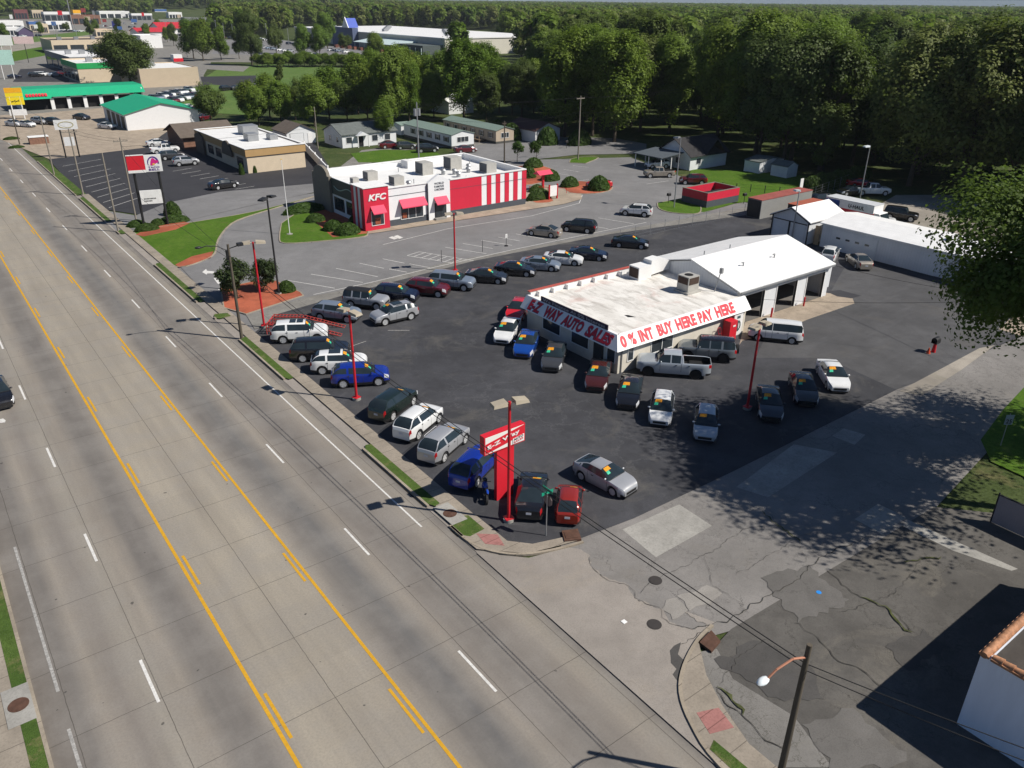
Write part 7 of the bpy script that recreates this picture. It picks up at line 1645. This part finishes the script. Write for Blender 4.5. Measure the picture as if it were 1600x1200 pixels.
# crape myrtle in the mulch bed
TREES['myrtle'] = (4.6, .5, 2.3, 10, 7000, .20, LEAFB, .07)
ptree('myrtle', (372, 468), 4.6, 'bushy flowering tree in the red mulch bed', None, 1.0); ptree('myrtle', (418, 455), 3.8, 'smaller flowering bush beside the dark lamp post', None, .85)

# the big street tree at the right edge
def big_tree():
    r = thing('street_tree', 'big street tree overhanging the worn lot at the right edge of the picture', 'tree', (59.8, 16.6, 0))
    me = crown_mesh('crown', 19.0, 9.2, 8.8, 22, 120000, .21, LEAFM, 0, .74, 18); Ls = list(LAST_L); c_ = link_part('crown', me, r); c_.location = (-4.2, -1.2, 0); b = MB(); b.cyl((0, 0, -.1), (-.6, -.3, 6.5), .48, .34, 12); b.cyl((-.6, -.3, 6.45), (-2.6, -1.5, 14), .34, .12, 10)
    for i, (c, q) in enumerate(Ls):
        e = V3((c[0] - 4.2, c[1] - 1.2, c[2])); t_ = max(0.0, min(.9, (e.z - 8) / 9)); s0_ = V3((-.6, -.3, 6.3)).lerp(V3((-2.6, -1.5, 14)), t_ * .7); m_ = s0_.lerp(e, .55) + V3((0, 0, -.5))
        b.cyl(s0_, m_, .15, .10, 7); b.cyl(m_, e, .10, .035, 6)
        for k in range(3): b.cyl(m_.lerp(e, .3 + .2 * k), e + V3((math.cos(i + k * 2.1), math.sin(i + k * 2.1), .3 * k - .3)) * q * .8, .04, .015, 4)
    b.build('trunk', BARK, r, 50, True); return r
BT = big_tree()
TREES['street'] = (22.5, 10.0, 8.9, 18, 17000, .28, LEAFM, .40)
tree('street', 52.6, 10.6, 22.5, 'street tree just outside the right edge that shades the side street', None, 1.0, 0, 'street_tree')
tree('street', 67.5, 8.5, 21, 'second street tree outside the right edge behind the fence', None, 1.0, 0, 'street_tree')

# hedges and shrubs
TREES['hedge'] = (1.25, .05, .95, 1, 2600, .14, LEAFH, .05)
def hedge(px, w, d, h, label, group='clipped hedges around the restaurant', kind='hedge', ang=0):
    q = G(*px); me = _tp.get('hedge')
    if me is None:
        P = nr.normal(size=(3600, 3)); P /= np.linalg.norm(P, axis=1, keepdims=True); P[:, 2] = np.abs(P[:, 2]); Nn = P.copy() + nr.normal(size=P.shape) * .45
        P *= nr.uniform(.82, 1.02, (len(P), 1)); P[:, :2] *= (1 - .12 * P[:, 2:3] ** 2)
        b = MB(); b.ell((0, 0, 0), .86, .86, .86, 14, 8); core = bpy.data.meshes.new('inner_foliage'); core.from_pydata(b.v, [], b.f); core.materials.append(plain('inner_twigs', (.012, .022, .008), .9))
        _tp['hedge'] = me = (leaf_mesh('foliage', P, Nn, .16, LEAFH), core)
    r = thing('clipped_shrub', label, 'shrub', (q.x, q.y, .02), ang, group); r.scale = (w / 2, d / 2, h)
    link_part('foliage', me[0], r); link_part('inner_foliage', me[1], r); return r
for px, w, d, h, lab in (((230, 361), 3.2, 1.5, 1.0, 'low hedge at the left foot of the restaurant sign'), ((214, 354), 2.6, 1.6, .9, 'hedge furthest left under the restaurant sign'), ((272, 348), 4.2, 1.6, 1.1, 'long hedge at the right foot of the restaurant sign'), ((270, 336), 2.4, 2.2, 1.9, 'tall round shrub behind the right sign post'), ((247, 352), 2, 1.4, .9, 'small hedge between the two sign posts'),
                         ((476, 332), 6.5, 2.2, 1.4, 'long hedge at the far corner of the restaurant west side'), ((493, 347), 3.0, 1.8, 1.2, 'hedge half way along the restaurant west side'), ((522, 360), 3.0, 2.4, 1.4, 'broad hedge by the red tower, left one'), ((543, 366), 3.6, 2.6, 1.5, 'broad hedge by the red tower, nearest one'), ((556, 350), 2.2, 1.6, 1.3, 'dark shrub against the tower side'),
                         ((833, 262), 4.2, 2.6, 1.8, 'hedge below the two small trimmed trees'), ((826, 278), 2.8, 2.4, 1.9, 'bright round hedge at the restaurant rear corner'), ((860, 282), 3.8, 2.4, 1.8, 'hedge right of the pink-red canopy'), ((890, 292), 3.6, 2.2, 1.7, 'hedge left of the red car'), ((935, 297), 4.0, 3.2, 2.3, 'big round bright hedge in front of the red car'), ((838, 300), 3.0, 1.6, 1.2, 'small hedge by the red railing'), ((842, 312), 4.6, 2.0, 1.7, 'wide dark hedge at the restaurant rear wall'),
                         ((448, 456), 2.0, 1.8, 1.2, 'round bright shrub behind the dark lamp post foot'), ((573, 226), 2.4, 2.4, 3.2, 'tall rounded evergreen at the white house porch'), ((822, 215), 4, 4, 3.4, 'dark bush beside the red-roofed house'), ((378, 273), 1.0, 1.0, 1.9, 'small conical shrub at the restaurant corner'), ((398, 270), .9, .9, 1.5, 'smaller conical shrub at the cream restaurant wall'),
                         ((905, 226), 6, 4, 3.2, 'rough bush behind the crossarm pole'), ((18, 218), 3.2, 1.6, .6, 'scrubby weeds in the concrete by the highway'), ((26, 231), 3.0, 1.6, .5, 'grassy clump at the foot of the short pole')):
    hedge(px, w, d, h, lab)
for px, kd, h in ((8, 'mid', 10), (64, 'mid', 9), (104, 'midl', 8), (150, 'mid', 9), (186, 'talld', 12), (230, 'mid', 9), (248, 'mid', 10), (290, 'talld', 13), (330, 'mid', 12)):
    ptree(kd, (px, 44 + (px * 7) % 19), h, 'small green tree standing among the stores of the far strip', 'trees among the far stores')
for i in range(7): hedge((1268 + i * 13, 296 - i * 2.5), 4.2, 3.4, 2.2 + .3 * (i % 2), 'bright green overgrown bush along the back fence', 'overgrown bushes along the back fence')
for i in range(22): ptree('mid', (402 + i * 8.2, 103 + (i % 3)), 4.6 + 1.6 * rng.random(), 'dark bush in the hedgerow between field and store lot', 'bushes of the far hedgerow', 1.5)
for i in range(5): hedge((1510 + i * 24, 312 - (i % 2) * 8), 4.5, 4, 4.4, 'pale leafy bush at the edge of the gravel yard', 'bushes at the gravel yard')

# woods on the right: every tree near enough to tell apart
def proj(p):
    d = Vector(p) - Vector((0, 0, CAM_H)); z = d.dot(FW)
    return 800 + CAM_F * d.dot(RT) / z, 600 - CAM_F * d.dot(UP) / z
edge = [(843, 214), (905, 214), (960, 226), (1010, 200), (1080, 200), (1130, 212), (1185, 236), (1240, 250), (1300, 262), (1330, 262), (1400, 285), (1445, 290), (1500, 298), (1560, 302), (1620, 310), (1760, 360)]
placed = []
def try_place(x, y, sp):
    if any((x - a) ** 2 + (y - b) ** 2 < sp * sp for a, b in placed[-400:]): return False
    placed.append((x, y)); return True
kinds = ('tall', 'tall2', 'tallo', 'talll', 'tall', 'tall2', 'talll', 'talld')
WLAB = {'tall': 'tall mid green tree in the woods on the right', 'tall2': 'very tall broad green tree in the woods on the right', 'tallo': 'tall olive green tree in the woods on the right', 'talld': 'tall dark green tree in the woods on the right', 'talll': 'light yellow-green tree in the woods on the right'}
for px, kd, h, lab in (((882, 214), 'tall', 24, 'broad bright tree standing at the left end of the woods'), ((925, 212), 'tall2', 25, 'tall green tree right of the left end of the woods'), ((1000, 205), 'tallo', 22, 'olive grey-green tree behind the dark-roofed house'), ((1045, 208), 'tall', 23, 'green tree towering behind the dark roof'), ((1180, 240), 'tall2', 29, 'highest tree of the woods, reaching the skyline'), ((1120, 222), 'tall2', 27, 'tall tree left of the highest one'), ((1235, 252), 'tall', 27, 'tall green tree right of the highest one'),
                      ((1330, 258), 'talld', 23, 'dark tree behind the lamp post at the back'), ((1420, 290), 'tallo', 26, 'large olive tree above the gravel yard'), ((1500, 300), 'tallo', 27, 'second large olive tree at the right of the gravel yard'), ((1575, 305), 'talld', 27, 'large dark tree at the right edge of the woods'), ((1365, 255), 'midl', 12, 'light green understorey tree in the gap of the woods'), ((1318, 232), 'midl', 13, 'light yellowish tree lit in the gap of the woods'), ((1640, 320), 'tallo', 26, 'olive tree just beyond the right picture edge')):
    q = G(*px); try_place(q.x, q.y, 1); tree(kd, q.x, q.y, h, lab, None, 1.05)
for x_, y_ in ((133.8, 91.8), (137, 86), (134.5, 98)):
    placed.append((x_, y_)); tree('talld', x_, y_, 23, 'dark tree standing right behind the small white yard sheds', 'dark trees behind the yard sheds')
for x_, y_ in ((110, 146), (110.5, 152), (113, 137)): hedge(proj((x_, y_, 0)), 5, 4, 3.6, 'large bush beside the dark red roof house', 'bushes beside the dark red roof house')
cnt = 0
for tries in range(6000):
    if cnt >= 150: break
    px = rng.uniform(850, 1720); pe = next((a[1] + (b[1] - a[1]) * (px - a[0]) / (b[0] - a[0]) for a, b in zip(edge[:-1], edge[1:]) if a[0] <= px <= b[0]), 300)
    py = pe - (pe - 88) * rng.random() ** 1.3
    q = G(px, py)
    if q.length > 360 or not try_place(q.x, q.y, 7.5): continue
    kd = rng.choice(kinds); tree(kd, q.x, q.y, rng.uniform(15.5, 26.5), WLAB[kd], 'trees of the right-hand woods', rng.uniform(.9, 1.15)); cnt += 1

# far woods: nobody could count these; one object scattering low-detail crowns over the plain and the ridge
def hill(x, y):
    """low wooded ridge at the far left"""
    px, _ = proj((x, y, 0)) if (Vector((x, y, 0)) - Vector((0, 0, CAM_H))).dot(FW) > 1 else (0, 0)
    d = math.hypot(x, y)
    k = max(0.0, min(1.0, (d - 1250) / 450)); k = k * k * (3 - 2 * k)
    s = max(0.0, min(1.0, (x + 0.0 - (y * .12 - 260)) / 400)); w = max(0.0, min(1.0, (y * .42 + 260 - x) / 500))
    return 24 * k * w
def ridge_mesh():
    b = MB(); xs_ = np.linspace(-900, 1500, 41); ys_ = np.linspace(1000, 3600, 41); vs = [(x, y, hill(x, y) - .3) for y in ys_ for x in xs_]; n = len(xs_)
    b.add(vs, [(j * n + i, j * n + i + 1, (j + 1) * n + i + 1, (j + 1) * n + i) for j in range(40) for i in range(40)])
    o = b.build('hills', M_ROUGH, None, 60); o['kind'] = 'structure'
ridge_mesh()
pts = []; d = 330.0
while d < 4200:
    sp = 6.5 + d * .005
    az = -0.35
    while az < 1.75:
        a = az + rng.uniform(-.5, .5) * sp / d; dd = d + rng.uniform(-.5, .5) * sp; x = dd * math.sin(a); y = dd * math.cos(a); az += sp / d
        vz = (Vector((x, y, 0)) - Vector((0, 0, CAM_H))).dot(FW)
        if vz < 50: continue
        px, py = proj((x, y, 0))
        if px < -160 or px > 1780: continue
        ok = False
        if px > 835: ok = True
        elif px > 793: ok = py < 72
        elif px > 560: ok = py < 47
        elif px > 450: ok = py < 43
        elif px > 338: ok = py < 58 and not (px > 430 and py > 52)
        elif px > 240: ok = py < 25
        else: ok = py < 28
        if 225 < x < 345 and 385 < y < 615: ok = False
        if ok and abs(px - 520) < 24 and 24 < py < 30: ok = False
        if ok: pts.append((x, y, hill(x, y), rng.uniform(.7, 1.25)))
    d += sp * .95
def far_woods(name, pts, crown_me):
    proto = bpy.data.objects.new('crown', crown_me)
    me = bpy.data.meshes.new(name); me.from_pydata([p[:3] for p in pts], [], [])
    at = me.attributes.new('scl', 'FLOAT', 'POINT'); at.data.foreach_set('value', np.array([p[3] for p in pts], dtype=np.float32))
    o = bpy.data.objects.new(name, me); COL.objects.link(o); o['kind'] = 'stuff'
    return o, proto
TREES['woodlow'] = (19, 3, 6.5, 11, 1500, 1.5, LEAF, .4); TREES['woodlow2'] = (18, 2.5, 6.8, 11, 1500, 1.5, LEAFO, .4)
def scatter(o, src):
    ng = bpy.data.node_groups.new('scatter_crowns', 'GeometryNodeTree'); ng.interface.new_socket('Geometry', in_out='INPUT', socket_type='NodeSocketGeometry'); ng.interface.new_socket('Geometry', in_out='OUTPUT', socket_type='NodeSocketGeometry')
    N = ng.nodes; l = ng.links
    gi = N.new('NodeGroupInput'); go = N.new('NodeGroupOutput'); mp = N.new('GeometryNodeMeshToPoints'); ip = N.new('GeometryNodeInstanceOnPoints'); oi = N.new('GeometryNodeObjectInfo'); na = N.new('GeometryNodeInputNamedAttribute'); rv = N.new('FunctionNodeRandomValue')
    na.data_type = 'FLOAT'; na.inputs[0].default_value = 'scl'; oi.inputs[0].default_value = src; oi.transform_space = 'ORIGINAL'
    rv.data_type = 'FLOAT_VECTOR'; rv.inputs[0].default_value = (0, 0, 0); rv.inputs[1].default_value = (.08, .08, 6.28)
    l.new(gi.outputs[0], mp.inputs[0]); l.new(mp.outputs[0], ip.inputs['Points']); l.new(oi.outputs['Geometry'], ip.inputs['Instance']); l.new(na.outputs[0], ip.inputs['Scale']); l.new(rv.outputs[0], ip.inputs['Rotation']); l.new(ip.outputs[0], go.inputs[0])
    md = o.modifiers.new('scatter', 'NODES'); md.node_group = ng
q = G(846, 92); s1 = tree('woodlow', 232, 352, 19, 'round green tree at the far side of the woods beyond the tall ones', 'outlying trees of the woods'); s2 = tree('woodlow2', 262, 340, 18, 'olive green tree at the far side of the woods beyond the tall ones', 'outlying trees of the woods')
for nm, sub_, src in (('far_woods', pts[0::2], s1), ('far_woods', pts[1::2], s2)):
    me = bpy.data.meshes.new(nm); me.from_pydata([p[:3] for p in sub_], [], [])
    at = me.attributes.new('scl', 'FLOAT', 'POINT'); at.data.foreach_set('value', np.array([p[3] for p in sub_], dtype=np.float32))
    o = bpy.data.objects.new(nm, me); COL.objects.link(o); o['kind'] = 'stuff'; tag(o, 'dense far-off woods stretching to the skyline', 'woods')
    scatter(o, [c for c in src.children if c.name.startswith('crown')][0])

# ------------------------------------------------------------------ summer haze over the plain
hz = MB(); hz.box(-6010, 9010, -3010, 12010, -1.2, 53)
ho = hz.build('haze', bpy.data.materials.new('haze_air')); ho['kind'] = 'stuff'
hm_ = ho.data.materials[0]; hm_.use_nodes = True; hn = hm_.node_tree; hn.nodes.clear()
pv = hn.nodes.new('ShaderNodeVolumePrincipled'); mo = hn.nodes.new('ShaderNodeOutputMaterial'); pv.inputs['Color'].default_value = (0.80, 0.88, 1.0, 1); pv.inputs['Density'].default_value = 0.00006
hn.links.new(pv.outputs[0], mo.inputs['Volume'])
